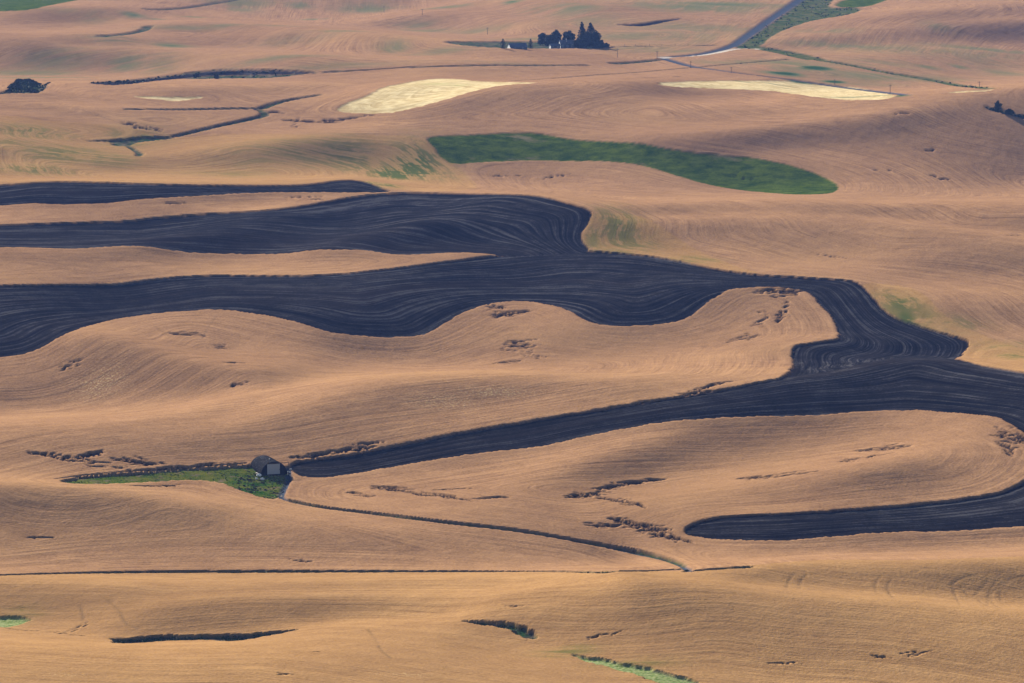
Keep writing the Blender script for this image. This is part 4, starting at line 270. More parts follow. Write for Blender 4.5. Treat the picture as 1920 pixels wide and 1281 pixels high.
-20,0,-1,-1,-1,-1,-1,-1,-1,-1,0,1,0,2,1,3,5,9,12,15,7,-1,-4,-7,-2,9,10,3,-4,-13,-15,-11,-4,2,2,-3,-5,-5,-1,0,1,1,2,2,2,4,2,3,2,1,1,1,0,0,-1,-1,-1,-3,-2,-3,-3,-3,-2,-2,0,-1,-1,0,0,1,2,4,2,3,2,1,
-19,0,-1,-1,-2,-1,-2,-1,0,0,-1,1,1,1,3,3,6,8,13,16,17,6,-6,-8,2,9,6,2,-2,-8,-14,-14,-7,-3,-4,-7,-6,-5,-3,0,1,1,2,3,2,3,3,2,3,1,1,1,0,-1,0,-1,-2,-2,-3,-3,-3,-2,-3,-1,-2,-1,0,0,0,2,1,3,3,2,2,1,
-19,-1,0,-1,-1,-2,0,-2,-1,0,1,-1,2,1,3,4,5,9,11,16,17,11,-2,-3,2,4,1,-1,2,1,-6,-10,-8,-10,-12,-10,-10,-6,-2,-1,1,2,1,2,4,2,3,3,1,2,1,0,1,0,-1,-1,-2,-3,-2,-3,-3,-3,-2,-2,-2,0,-1,0,0,1,3,2,3,3,1,1,
-19,1,-2,-1,-1,-1,-2,0,-1,-1,0,1,1,2,2,5,6,8,11,13,15,10,3,2,2,0,-1,0,2,5,4,-3,-10,-16,-17,-14,-10,-7,-3,0,0,1,2,3,2,4,3,2,3,1,1,1,-1,0,-1,-1,-2,-2,-3,-3,-3,-3,-3,-2,-1,-1,-1,0,0,2,2,2,4,1,3,0,
-17,-1,0,-2,-1,-2,-1,-1,0,-1,0,1,1,2,3,4,7,7,9,12,11,9,7,5,1,0,-1,1,3,3,5,0,-10,-15,-15,-14,-12,-7,-4,-1,1,2,2,2,3,3,3,3,1,2,1,0,0,0,-1,-1,-2,-2,-4,-2,-3,-4,-2,-2,-2,-1,-1,0,1,0,2,4,2,3,1,1,
-16,-1,-1,-1,-1,-2,-1,-2,-1,1,0,0,1,3,3,5,6,7,8,9,10,8,7,5,3,0,0,1,2,3,2,0,-7,-11,-13,-14,-11,-7,-3,-1,0,1,2,3,4,2,3,2,3,1,0,1,0,0,-1,-2,-1,-3,-2,-4,-4,-2,-4,-2,-1,-2,0,-1,0,2,3,2,3,3,1,1,
-15,0,-1,-1,-3,-1,-2,0,-1,-1,0,1,2,2,4,4,6,7,7,8,8,7,6,5,3,1,1,1,1,3,1,-2,-4,-8,-10,-11,-10,-7,-4,-2,1,1,3,3,2,4,3,2,0,1,1,0,1,-1,0,-1,-3,-2,-3,-3,-3,-5,-2,-3,-2,-1,-1,0,1,1,3,3,3,2,2,1,
-13,-1,-1,-1,-1,-3,-1,-2,0,0,0,1,1,2,4,5,6,6,7,6,6,7,6,5,2,0,2,2,1,1,-1,0,-3,-5,-7,-8,-8,-7,-5,-1,1,2,2,3,3,3,1,1,1,1,0,1,-1,0,0,-1,-1,-3,-2,-3,-4,-4,-4,-2,-2,-1,-1,-1,0,3,2,3,3,2,2,0,
-11,0,-1,-2,-2,-2,-2,-1,-1,-1,1,0,2,3,3,6,6,6,6,6,5,6,4,3,3,2,1,2,2,-1,0,-2,-1,-2,-3,-6,-6,-6,-3,-2,-1,2,3,3,3,1,0,1,1,0,1,-1,1,-1,-1,0,-1,-2,-3,-3,-3,-3,-4,-3,-2,-2,-1,-1,1,2,2,4,2,2,2,1,
-7,-1,-1,-2,-3,-2,-2,-1,-2,0,0,1,2,2,6,5,6,6,5,4,6,4,4,4,1,2,3,1,1,0,-1,0,-1,0,-2,-1,-3,-3,-5,-3,-1,1,3,4,2,-1,0,-1,0,0,0,1,-1,1,0,-2,-1,0,-2,-2,-3,-4,-4,-3,-2,-2,-2,0,1,1,4,1,3,2,1,1,
-4,0,-2,-2,-2,-3,-2,-3,0,0,0,1,1,4,4,6,6,6,4,5,3,4,5,3,3,2,1,2,0,1,0,-1,1,0,1,0,1,0,-4,-5,-2,1,3,3,-1,-2,-1,-1,0,0,0,-1,1,0,-1,1,-1,-1,-1,-2,-1,-2,-4,-3,-3,-2,-1,-1,1,2,1,2,1,2,1,0,
0,-1,-1,-2,-3,-2,-4,-1,-1,-1,0,1,3,3,5,6,7,4,5,3,4,3,3,4,3,2,2,0,1,0,1,1,1,1,2,2,3,1,-1,-3,-3,0,1,-1,-1,-2,-2,-1,-1,0,-1,1,0,0,0,0,1,-1,0,1,-1,0,-2,-5,-4,-3,-1,2,1,1,1,-1,0,0,0,1,
6,0,-2,-3,-3,-3,-3,-2,-2,0,1,1,1,5,6,7,5,5,3,4,2,3,3,3,3,3,0,2,0,1,1,1,0,2,2,3,3,4,1,-1,-1,-2,-1,-3,-3,-3,-2,-1,-1,-1,0,0,0,0,2,0,1,1,1,1,2,1,0,-4,-5,-2,0,2,1,0,-3,-2,-2,-1,1,-1,
13,-1,-2,-2,-3,-4,-3,-3,-1,0,0,2,3,4,7,6,6,4,3,1,2,2,3,2,3,1,2,0,1,1,0,2,2,1,2,3,3,3,4,2,0,-2,-4,-5,-4,-2,-3,-2,-1,0,0,0,0,1,1,1,2,2,3,2,3,2,1,-2,-3,-2,0,1,2,-2,-5,-3,-2,-2,-3,0,
21,-2,0,-3,-2,-4,-4,-3,-1,-1,1,1,4,7,6,6,4,3,2,1,1,1,1,3,1,3,0,1,1,0,2,0,1,3,1,3,3,2,3,3,0,-2,-4,-4,-4,-2,-2,-1,-1,-1,0,0,0,1,0,3,1,3,2,4,3,3,2,1,1,-1,0,0,-2,-4,-3,-4,-4,-4,-1,-2,
29,0,-2,-1,-3,-3,-3,-3,-3,0,1,4,5,6,6,4,3,2,0,-1,0,1,1,1,2,1,2,0,1,0,1,1,1,1,2,1,2,3,2,1,0,-1,-3,-3,-2,-3,0,-2,-1,0,0,0,1,0,1,0,2,2,4,3,4,2,3,4,2,1,-1,-3,-3,-3,-3,-5,-4,-3,-3,0,
38,0,-1,-1,-1,-1,-3,-3,-2,-1,2,5,8,6,3,1,1,-1,-3,-2,0,0,2,1,1,0,1,1,0,2,0,0,2,0,2,1,1,1,1,1,0,-1,-2,-1,-2,-1,-2,0,0,-1,0,0,0,1,1,1,1,2,2,3,2,4,2,3,3,1,0,-3,-3,-3,-4,-3,-4,-3,-1,-2,
47,0,0,1,1,1,-1,-3,-4,-2,3,6,8,5,-1,-1,-3,-4,-3,0,-1,1,0,1,1,1,0,0,1,0,0,2,0,1,1,1,0,1,0,0,0,-2,0,-1,-1,0,0,-1,-1,0,0,0,1,0,0,2,1,2,1,3,2,1,3,2,1,2,-2,0,-3,-3,-3,-3,-3,-1,-2,0,
56,0,1,2,1,2,3,-3,-3,-1,2,6,5,0,-1,-4,-6,-4,-2,-2,1,0,1,1,0,0,0,1,0,0,1,0,0,1,1,0,1,-1,0,-2,0,0,-1,1,0,0,0,0,0,0,0,0,0,0,1,1,1,1,2,1,2,2,1,1,1,0,0,-2,-1,-1,-2,-3,-2,-2,-1,0,
61,1,3,1,4,2,2,1,-1,0,1,2,-1,-2,-5,-5,-4,-4,-1,1,1,1,1,-1,0,1,0,0,0,0,0,1,0,1,-1,1,-1,-1,-2,-1,-2,1,1,0,3,0,0,1,0,-1,0,0,0,1,1,0,1,1,1,1,1,1,1,1,0,-1,1,-1,-1,-2,-2,-1,-1,-1,-1,-1,
64,2,1,3,3,3,2,3,1,1,0,-2,-4,-5,-4,-5,-4,-1,0,1,2,2,0,0,0,-2,1,0,0,1,-1,-1,1,0,1,-1,-1,-2,-3,-2,-1,-1,2,3,2,2,1,0,0,1,-1,0,1,0,0,0,1,0,1,1,1,1,0,-1,-1,0,0,1,0,-1,-1,-2,-2,-1,0,0,
68,0,1,2,2,3,2,1,1,-1,-1,-2,-3,-3,-5,-5,-3,0,2,4,2,3,1,-1,-2,0,-1,0,1,-1,0,0,0,0,0,0,-2,-3,-4,-5,-2,1,4,4,4,2,2,0,0,-1,0,1,-1,0,1,0,0,1,0,0,1,1,-1,-2,-1,-1,0,1,1,0,-2,-1,0,0,-1,1,
71,0,1,1,3,1,0,-1,-3,-3,-1,1,1,-3,-5,-5,-3,1,5,6,6,2,1,-1,-3,-2,-1,1,0,0,-1,-1,0,1,0,-1,-1,-4,-7,-7,-4,2,5,8,5,4,1,0,0,0,0,-1,0,1,0,1,-1,0,0,1,1,-1,-1,-3,-4,-2,2,3,2,0,-1,-2,-1,0,2,-1,
59,0,0,1,1,2,0,-5,-6,-3,1,3,3,-1,-6,-5,-2,2,6,6,6,4,0,-2,-3,-3,0,1,0,0,-1,-1,0,0,1,0,-1,-4,-8,-8,-5,2,6,9,7,3,0,0,0,-1,0,0,1,0,0,0,0,-2,0,0,1,2,-2,-4,-5,-1,1,4,3,0,-2,-2,0,2,0,1]
FIELDS={
'strip_far':('plow',[-309.6,2237.7,-304.4,2237.7,-299.3,2237.6,-294.1,2237.6,-289.6,2237.7,-285.2,2237.9,-280.8,2238.3,-275.2,2239.0,-269.7,2240.2,-265.3,2241.6,-260.9,2243.5,-254.3,2247.6,-247.8,2252.7,-241.3,2258.4,-234.8,2264.0,-228.1,2268.9,-222.4,2272.7,-217.7,2275.6,-213.9,2277.8,-211.2,2279.9,-208.2,2282.2,-204.9,2284.9,-201.2,2287.9,-197.1,2291.3,-192.3,2294.6,-186.8,2297.8,-180.5,2301.1,-173.5,2304.1,-169.4,2305.2,-165.3,2306.2,-160.6,2306.6,-155.9,2306.7,-150.6,2306.0,-145.2,2305.0,-139.3,2303.0,-133.4,2300.6,-128.2,2298.7,-123.0,2296.7,-118.6,2295.3,-114.2,2293.8,-106.9,2292.2,-101.1,2292.0,-95.3,2292.3,-89.6,2293.5,-83.9,2295.7,-78.2,2299.0,-72.6,2303.4,-66.9,2308.7,-61.2,2314.8,-55.6,2321.4,-50.2,2327.2,-45.2,2332.2,-40.5,2336.7,-36.1,2340.6,-31.3,2345.2,-26.0,2350.5,-20.2,2357.1,-14.0,2365.1,-8.2,2372.5,-3.0,2378.2,1.7,2381.9,5.8,2384.0,10.0,2385.6,14.4,2386.9,18.8,2387.9,23.3,2388.6,27.6,2388.9,31.8,2388.9,35.7,2388.7,39.5,2388.2,43.6,2387.3,48.1,2385.9,52.9,2384.1,58.1,2381.7,63.5,2379.0,69.0,2375.9,74.7,2372.5,80.6,2368.7,86.3,2363.6,92.0,2356.9,97.6,2348.3,103.1,2338.0,108.6,2329.0,114.1,2321.6,119.6,2315.5,125.2,2310.4,130.8,2305.9,136.4,2302.1,142.0,2299.3,147.7,2297.3,153.5,2295.5,159.5,2293.6,165.7,2291.7,172.1,2289.9,177.2,2288.5,181.1,2287.2,183.7,2285.8,185.0,2284.0,186.2,2280.7,187.2,2276.1,188.2,2270.4,189.1,2263.9,190.0,2257.1,190.8,2250.0,191.6,2242.7,192.4,2235.2,193.4,2228.1,194.6,2221.5,196.0,2215.2,197.6,2209.3,200.0,2203.1,203.3,2196.6,207.3,2189.6,212.1,2182.2,216.4,2175.8,220.2,2170.6,223.5,2166.5,226.2,2163.3,228.5,2160.4,230.3,2157.7,231.6,2155.2,232.3,2153.0,232.8,2150.6,232.6,2145.7,232.0,2143.1,231.0,2139.7,229.8,2135.6,228.0,2129.4,225.3,2116.1,220.0,2084.3,210.4,2015.4,204.2,1984.1,201.2,1988.8,198.6,1994.9,196.3,2001.8,194.3,2010.2,192.8,2020.4,189.8,2019.6,185.8,2010.3,181.1,1996.9,176.0,1982.1,170.8,1969.0,165.6,1958.7,160.3,1950.5,154.8,1943.1,149.8,1938.0,145.2,1934.2,141.0,1931.3,137.2,1929.5,133.7,1928.4,130.5,1927.5,127.5,1927.0,124.7,1926.5,123.0,1926.6,122.3,1927.5,124.0,1931.9,125.4,1936.5,127.0,1944.3,129.0,1959.7,132.0,1990.7,135.0,2027.4,137.1,2055.2,138.1,2071.3,138.2,2080.6,138.3,2087.4,138.5,2092.8,138.8,2097.6,139.2,2101.9,139.8,2105.5,140.6,2108.5,141.5,2110.8,142.6,2112.5,144.2,2114.0,146.3,2115.5,148.9,2117.1,152.1,2119.1,155.0,2121.7,157.8,2124.6,160.5,2127.9,162.9,2131.3,164.8,2138.7,166.6,2152.4,167.8,2169.2,168.1,2183.9,167.9,2194.7,167.4,2203.6,166.7,2211.3,165.8,2218.1,164.8,2225.0,163.7,2231.8,162.6,2238.8,161.3,2246.0,159.9,2252.3,158.3,2257.7,156.5,2262.2,154.6,2265.6,152.1,2268.6,149.1,2271.1,145.4,2273.0,141.2,2274.1,136.9,2274.5,132.6,2273.9,128.2,2272.5,123.8,2270.0,119.9,2266.8,116.4,2262.8,113.5,2258.3,111.2,2253.4,108.8,2247.7,106.4,2241.3,103.9,2234.5,101.5,2227.2,99.1,2221.0,96.8,2215.5,94.5,2210.8,92.2,2206.7,89.5,2203.1,86.3,2200.1,82.5,2197.5,78.3,2195.5,74.1,2193.8,69.9,2192.6,65.7,2191.8,61.6,2191.3,57.7,2191.1,54.3,2191.1,51.2,2191.3,48.4,2191.9,45.9,2193.0,43.5,2194.7,41.3,2197.1,39.2,2200.2,37.4,2203.8,35.7,2207.9,34.2,2212.5,32.9,2217.7,31.4,2222.8,29.7,2227.9,27.8,2232.8,25.8,2237.5,23.3,2242.2,20.5,2246.8,17.4,2251.1,13.9,2255.0,10.3,2257.8,6.8,2259.5,3.2,2259.9,-0.4,2259.3,-3.7,2257.7,-6.9,2255.0,-9.9,2251.5,-12.8,2247.2,-15.6,2241.9,-18.3,2235.8,-21.1,2229.0,-23.8,2221.7,-26.4,2214.7,-28.7,2208.1,-30.9,2202.1,-32.9,2196.4,-34.9,2191.2,-36.9,2186.4,-38.9,2181.9,-40.9,2177.7,-43.1,2174.5,-45.4,2172.3,-48.0,2170.9,-50.7,2170.2,-53.8,2169.7,-57.2,2169.3,-60.9,2169.0,-65.0,2168.7,-69.1,2168.2,-73.2,2167.7,-77.3,2167.2,-81.4,2166.7,-85.1,2166.4,-88.6,2166.5,-91.7,2167.1,-94.4,2168.1,-97.6,2169.8,-101.1,2172.3,-105.1,2175.7,-109.4,2180.1,-113.7,2184.7,-118.1,2189.3,-122.5,2193.8,-126.9,2198.1,-131.1,2202.1,-135.2,2205.9,-139.0,2209.3,-142.7,2212.3,-146.4,2214.8,-150.0,2216.7,-153.6,2218.1,-157.1,2219.0,-161.2,2219.4,-165.7,2219.4,-170.8,2219.1,-176.3,2218.3,-181.9,2217.2,-187.3,2215.7,-192.7,2213.6,-198.1,2210.4,-202.7,2206.2,-206.8,2200.7,-210.1,2194.0,-212.8,2186.0,-215.1,2175.9,-216.9,2162.5,-218.0,2145.0,-218.8,2126.2,-220.2,2115.2,-222.0,2110.3,-223.9,2107.5,-225.7,2105.7,-227.7,2103.7,-229.8,2101.6,-232.0,2099.1,-234.4,2096.1,-237.1,2094.0,-240.3,2092.8,-243.9,2092.4,-247.9,2092.7,-254.6,2092.8,-259.2,2092.5,-263.7,2091.9,-267.6,2091.3,-271.5,2090.5,-275.3,2089.7,-280.1,2088.7,-284.8,2087.6,-289.4,2086.5,-293.3,2088.5,-297.2,2090.4,-301.1,2092.3,-304.3,2097.4,-307.4,2102.4,-310.5,2107.4,-312.9,2115.7,-315.3,2124.0,-317.8,2132.4,-318.8,2139.6,-319.8,2146.8,-320.9,2154.1,-322.0,2161.7,-323.1,2169.4,-323.2,2176.9,-323.4,2184.7,-323.6,2192.7,-323.8,2201.0,-322.3,2208.7,-320.9,2216.6,-319.5,2224.8,-316.2,2229.1,-312.9,2233.3]),
'strip_mid':('plow',[-94.5,1792.3,-94.1,1793.9,-93.0,1795.5,-91.4,1797.0,-89.2,1798.4,-86.5,1799.8,-83.5,1801.3,-80.4,1802.8,-77.2,1804.5,-73.9,1806.3,-69.9,1808.7,-65.5,1811.7,-60.4,1815.3,-54.8,1819.3,-49.1,1823.1,-43.4,1826.8,-37.7,1830.5,-32.0,1834.4,-28.8,1836.5,-25.6,1838.6,-22.2,1840.9,-18.7,1843.1,-14.9,1845.4,-11.1,1847.7,-7.0,1850.1,-2.9,1852.3,1.3,1854.6,5.6,1857.1,10.0,1859.6,14.4,1862.2,19.0,1864.8,23.6,1867.3,28.4,1869.7,33.2,1872.0,37.7,1874.3,42.2,1876.6,46.4,1878.8,50.6,1881.0,54.5,1883.0,58.5,1885.1,62.1,1887.1,65.7,1889.1,69.3,1891.1,72.8,1893.1,76.1,1894.9,79.5,1896.8,86.0,1900.5,92.1,1904.1,98.0,1907.8,103.5,1911.6,108.6,1915.5,113.3,1919.5,117.7,1923.1,121.5,1926.2,124.8,1928.7,127.7,1930.7,130.8,1932.5,134.1,1934.2,137.7,1936.1,141.5,1938.2,145.8,1941.7,150.4,1946.6,155.6,1954.2,161.7,1968.2,168.1,1989.2,175.1,2019.2,182.1,2050.6,187.9,2072.0,192.7,2085.5,196.9,2095.2,200.3,2099.7,202.8,2097.4,205.4,2094.7,208.2,2091.7,211.2,2087.7,214.4,2082.9,216.2,2065.5,215.6,2026.0,213.8,1977.0,213.8,1945.6,215.9,1931.9,218.7,1922.5,221.8,1914.7,225.2,1907.4,229.3,1897.6,234.1,1885.9,237.0,1879.3,239.8,1873.2,243.2,1866.8,246.6,1861.2,249.3,1856.0,252.1,1851.7,254.2,1847.5,256.3,1843.8,257.7,1839.9,259.1,1836.1,259.7,1832.0,260.3,1827.8,260.6,1823.5,260.8,1819.1,260.8,1814.4,260.7,1809.6,260.3,1804.4,259.8,1799.0,259.0,1793.2,258.2,1787.2,255.0,1778.0,250.4,1771.9,244.4,1769.3,240.7,1769.9,237.0,1770.6,231.3,1773.0,227.4,1776.4,225.2,1780.9,224.7,1786.3,224.1,1791.0,223.3,1795.1,222.3,1798.4,221.2,1801.0,220.1,1804.0,219.1,1807.4,218.1,1811.4,217.2,1815.7,216.3,1820.0,215.3,1824.1,214.3,1828.1,213.3,1831.9,212.0,1835.5,210.5,1838.8,208.7,1841.8,206.7,1844.6,204.3,1847.7,201.4,1851.1,198.2,1854.9,194.5,1859.1,190.9,1862.9,187.4,1866.4,184.0,1869.6,180.8,1872.4,176.8,1874.9,172.3,1877.1,167.1,1878.7,161.2,1879.5,155.6,1879.4,150.2,1878.7,145.0,1877.5,140.1,1876.0,135.3,1874.5,130.5,1873.1,125.6,1871.8,120.8,1870.7,115.5,1869.3,109.8,1867.8,103.7,1866.1,97.1,1864.3,90.8,1862.4,84.8,1860.4,79.1,1858.6,73.8,1857.1,68.3,1855.6,62.7,1854.0,56.9,1851.9,50.9,1849.1,45.3,1846.0,40.0,1842.6,35.0,1839.3,30.2,1836.0,25.8,1832.9,21.7,1830.1,18.0,1827.5,14.5,1825.2,10.4,1823.1,5.8,1821.1,0.6,1819.3,-5.2,1817.5,-10.9,1815.2,-16.7,1812.7,-22.4,1809.8,-28.1,1806.7,-33.5,1803.6,-38.5,1800.6,-43.3,1797.6,-47.8,1794.6,-52.0,1791.7,-55.9,1788.8,-59.5,1785.9,-62.8,1783.2,-65.9,1780.8,-69.0,1778.6,-71.9,1776.7,-74.6,1775.1,-77.2,1773.9,-79.7,1773.3,-82.1,1773.1,-84.4,1773.3,-86.4,1773.9,-88.1,1774.9,-89.6,1776.1,-90.8,1777.8,-91.9,1779.6,-92.8,1781.7,-93.6,1783.9,-94.2,1786.3,-94.7,1790.5]),
'strip_near':('plow',[252.7,1753.7,250.8,1743.9,248.5,1733.5,246.0,1722.6,244.5,1716.9,243.1,1711.3,241.5,1705.6,239.9,1700.1,236.5,1690.9,232.9,1683.6,228.9,1677.9,224.7,1673.7,220.5,1670.6,216.6,1668.4,212.7,1667.2,209.0,1666.9,204.0,1666.4,200.9,1666.1,197.8,1665.7,194.1,1665.2,190.4,1664.7,186.1,1663.9,181.8,1663.0,177.8,1662.1,173.7,1661.1,169.9,1660.1,166.1,1659.0,162.6,1658.0,159.0,1656.9,155.8,1655.9,152.5,1654.9,147.1,1653.0,142.8,1651.3,139.5,1649.8,137.3,1648.5,134.3,1646.8,130.4,1644.8,125.8,1642.5,120.4,1640.0,115.5,1638.1,111.0,1636.7,106.9,1635.8,103.2,1635.4,99.4,1635.4,95.6,1636.0,91.6,1637.4,87.6,1639.4,83.8,1641.8,80.2,1644.2,76.9,1646.6,73.9,1648.9,71.5,1651.0,69.8,1652.9,68.8,1654.7,68.4,1656.4,68.2,1659.4,68.4,1661.9,69.7,1664.7,70.8,1666.3,72.2,1668.1,73.9,1669.7,76.0,1671.2,78.4,1672.5,81.1,1673.6,85.0,1674.3,90.0,1674.6,93.2,1674.6,96.3,1674.8,100.0,1674.8,103.8,1675.1,107.9,1675.7,112.1,1676.5,115.2,1677.4,118.3,1678.4,121.4,1679.5,124.7,1680.8,128.1,1682.2,131.5,1683.6,135.2,1685.2,138.9,1686.8,142.6,1688.5,146.0,1690.1,149.4,1691.8,152.7,1693.5,157.3,1695.9,161.8,1698.2,165.7,1700.2,169.7,1701.9,173.1,1703.5,176.5,1704.8,182.3,1706.9,187.4,1708.6,191.6,1710.1,195.0,1711.6,198.2,1713.4,201.2,1715.7,204.0,1718.4,206.5,1721.5,209.0,1725.0,211.5,1728.7,214.0,1732.8,216.4,1737.1,218.6,1742.2,220.6,1748.0,222.3,1754.6,223.7,1761.9,226.6,1767.0,231.1,1769.9,237.0,1770.6,240.7,1769.9,244.4,1769.3,249.5,1766.2,252.3,1761.1]),
'plow_two':('plow',[-344.6,2495.4,-339.2,2497.9,-333.7,2499.9,-328.1,2501.3,-323.0,2501.9,-317.9,2502.0,-312.8,2501.6,-308.2,2501.1,-303.7,2500.6,-299.2,2500.3,-293.5,2500.3,-287.9,2500.7,-283.2,2501.5,-278.6,2502.6,-274.0,2503.8,-269.5,2505.2,-264.9,2506.8,-260.3,2508.3,-255.7,2509.7,-251.1,2510.9,-246.5,2511.8,-241.8,2512.5,-233.6,2514.0,-226.7,2515.8,-220.9,2517.9,-216.4,2520.4,-211.0,2522.7,-204.8,2524.8,-197.8,2526.6,-190.0,2528.0,-182.1,2529.0,-174.2,2530.7,-166.4,2533.0,-158.6,2534.5,-151.5,2536.5,-145.4,2540.7,-140.1,2546.9,-135.7,2554.0,-131.6,2560.9,-127.9,2567.5,-124.6,2573.8,-121.6,2579.9,-118.3,2587.0,-114.6,2594.9,-110.5,2603.4,-105.9,2611.6,-101.4,2617.3,-97.0,2621.1,-92.7,2623.5,-88.7,2624.8,-84.1,2625.4,-79.2,2625.7,-73.9,2626.4,-68.1,2627.7,-62.2,2629.3,-56.0,2629.6,-49.5,2627.3,-42.8,2622.5,-35.8,2616.2,-28.3,2606.2,-20.4,2592.1,-12.2,2578.0,-4.8,2566.5,1.6,2557.6,7.2,2551.2,12.0,2545.3,16.3,2537.1,20.3,2527.5,23.7,2517.3,26.8,2506.8,29.6,2498.8,32.3,2492.3,34.8,2487.4,37.1,2483.7,39.2,2480.0,41.2,2476.6,43.0,2473.2,44.6,2469.9,45.7,2465.7,46.2,2460.9,46.1,2455.7,45.5,2450.3,44.8,2445.5,43.9,2440.9,43.0,2436.6,41.9,2432.3,41.0,2428.2,40.4,2424.4,40.0,2420.6,39.8,2417.0,40.0,2412.8,40.6,2408.0,41.6,2402.4,43.0,2395.9,43.1,2390.4,41.9,2386.5,39.4,2384.6,35.7,2384.8,31.7,2384.9,27.6,2384.8,23.3,2384.4,18.8,2383.7,14.3,2382.5,10.0,2380.9,5.8,2378.8,1.7,2376.1,-2.2,2373.9,-6.0,2372.5,-9.5,2371.9,-12.9,2372.7,-16.5,2372.9,-20.4,2372.8,-24.6,2372.4,-29.1,2371.7,-33.6,2370.8,-38.0,2369.5,-42.5,2367.6,-46.9,2365.0,-51.0,2362.8,-54.6,2361.0,-57.9,2359.6,-60.9,2358.6,-64.1,2358.7,-67.4,2359.6,-71.0,2361.4,-74.8,2364.0,-78.6,2365.3,-82.3,2365.6,-86.0,2365.1,-89.7,2364.1,-93.4,2363.3,-97.1,2362.8,-100.8,2362.7,-104.5,2363.2,-108.3,2363.9,-112.0,2364.9,-115.8,2366.0,-119.6,2366.8,-123.6,2368.7,-127.8,2371.1,-132.3,2373.6,-136.9,2375.8,-141.8,2377.2,-147.1,2378.0,-152.8,2378.3,-158.7,2378.1,-164.5,2377.4,-170.0,2376.5,-175.4,2375.3,-180.5,2374.0,-185.1,2372.9,-189.1,2371.9,-192.6,2371.3,-195.6,2371.1,-198.7,2370.5,-202.0,2369.7,-205.4,2368.8,-209.1,2367.8,-212.5,2367.0,-215.8,2366.3,-218.9,2365.3,-221.7,2364.1,-224.9,2362.5,-228.5,2360.6,-232.3,2358.3,-236.5,2355.5,-241.1,2353.4,-246.2,2352.2,-251.7,2351.8,-257.7,2352.2,-263.3,2352.5,-268.4,2352.6,-273.2,2352.3,-277.6,2351.5,-284.6,2348.6,-289.5,2346.5,-294.5,2344.7,-298.7,2343.5,-303.1,2342.7,-307.5,2342.5,-313.0,2343.0,-318.6,2344.5,-324.2,2346.4,-331.0,2351.4,-337.8,2355.8,-342.8,2362.4,-347.8,2368.9,-355.4,2392.7,-361.1,2431.7,-361.3,2461.8,-358.4,2471.7,-355.6,2481.8,-350.1,2488.5]),
'plow_three':('plow',[-368.3,2670.7,-361.6,2666.6,-354.7,2660.8,-347.6,2653.4,-341.7,2647.0,-336.0,2640.8,-330.3,2635.3,-323.9,2630.4,-317.6,2626.6,-309.1,2624.2,-304.3,2625.4,-299.9,2626.9,-295.9,2628.4,-292.4,2629.6,-289.1,2630.3,-284.5,2629.4,-278.5,2627.1,-271.1,2623.6,-262.4,2618.7,-253.6,2613.6,-245.1,2609.6,-236.6,2606.3,-228.2,2603.6,-219.5,2602.8,-210.6,2604.3,-206.1,2605.9,-201.5,2607.8,-196.8,2610.4,-192.1,2613.2,-187.2,2616.5,-182.2,2619.5,-177.1,2622.5,-171.9,2625.4,-166.6,2628.7,-161.2,2631.6,-155.6,2634.8,-150.0,2638.5,-145.4,2641.9,-140.8,2644.9,-133.6,2649.6,-128.4,2653.9,-125.2,2657.9,-122.3,2662.5,-119.6,2667.6,-117.2,2673.9,-115.0,2682.9,-112.7,2693.9,-110.3,2706.6,-107.6,2719.1,-104.6,2729.3,-101.4,2730.8,-98.2,2724.1,-94.9,2710.0,-91.8,2693.1,-89.0,2680.6,-86.6,2670.3,-84.4,2661.2,-82.5,2653.1,-80.7,2646.9,-79.0,2642.1,-77.3,2638.4,-75.8,2635.6,-78.1,2631.3,-81.3,2631.5,-85.3,2632.3,-90.2,2633.7,-96.0,2635.0,-102.7,2636.0,-111.0,2635.6,-115.9,2634.3,-120.7,2632.3,-126.4,2629.2,-132.0,2626.0,-138.4,2621.9,-144.8,2617.8,-150.1,2614.3,-155.4,2611.0,-164.1,2605.2,-170.7,2600.1,-175.3,2595.7,-180.7,2590.8,-186.8,2585.1,-193.7,2579.4,-201.4,2574.2,-208.4,2570.6,-214.7,2568.2,-220.2,2566.4,-224.9,2565.0,-229.2,2563.8,-233.2,2562.9,-236.7,2561.9,-239.9,2561.1,-243.6,2560.5,-248.0,2560.2,-253.1,2560.2,-258.7,2560.4,-264.4,2561.1,-270.2,2562.1,-276.0,2563.7,-281.9,2565.9,-287.5,2567.6,-292.9,2568.7,-298.0,2569.2,-302.8,2569.1,-311.1,2570.7,-317.0,2572.4,-322.9,2574.3,-327.9,2576.1,-333.0,2577.9,-338.1,2579.4,-344.3,2581.2,-350.4,2582.5,-356.5,2583.4,-363.6,2586.4,-370.7,2589.0,-375.9,2594.0,-381.0,2598.8,-387.8,2614.3,-391.0,2636.5,-389.1,2654.8,-385.5,2661.7,-381.8,2667.9,-375.1,2670.0]),
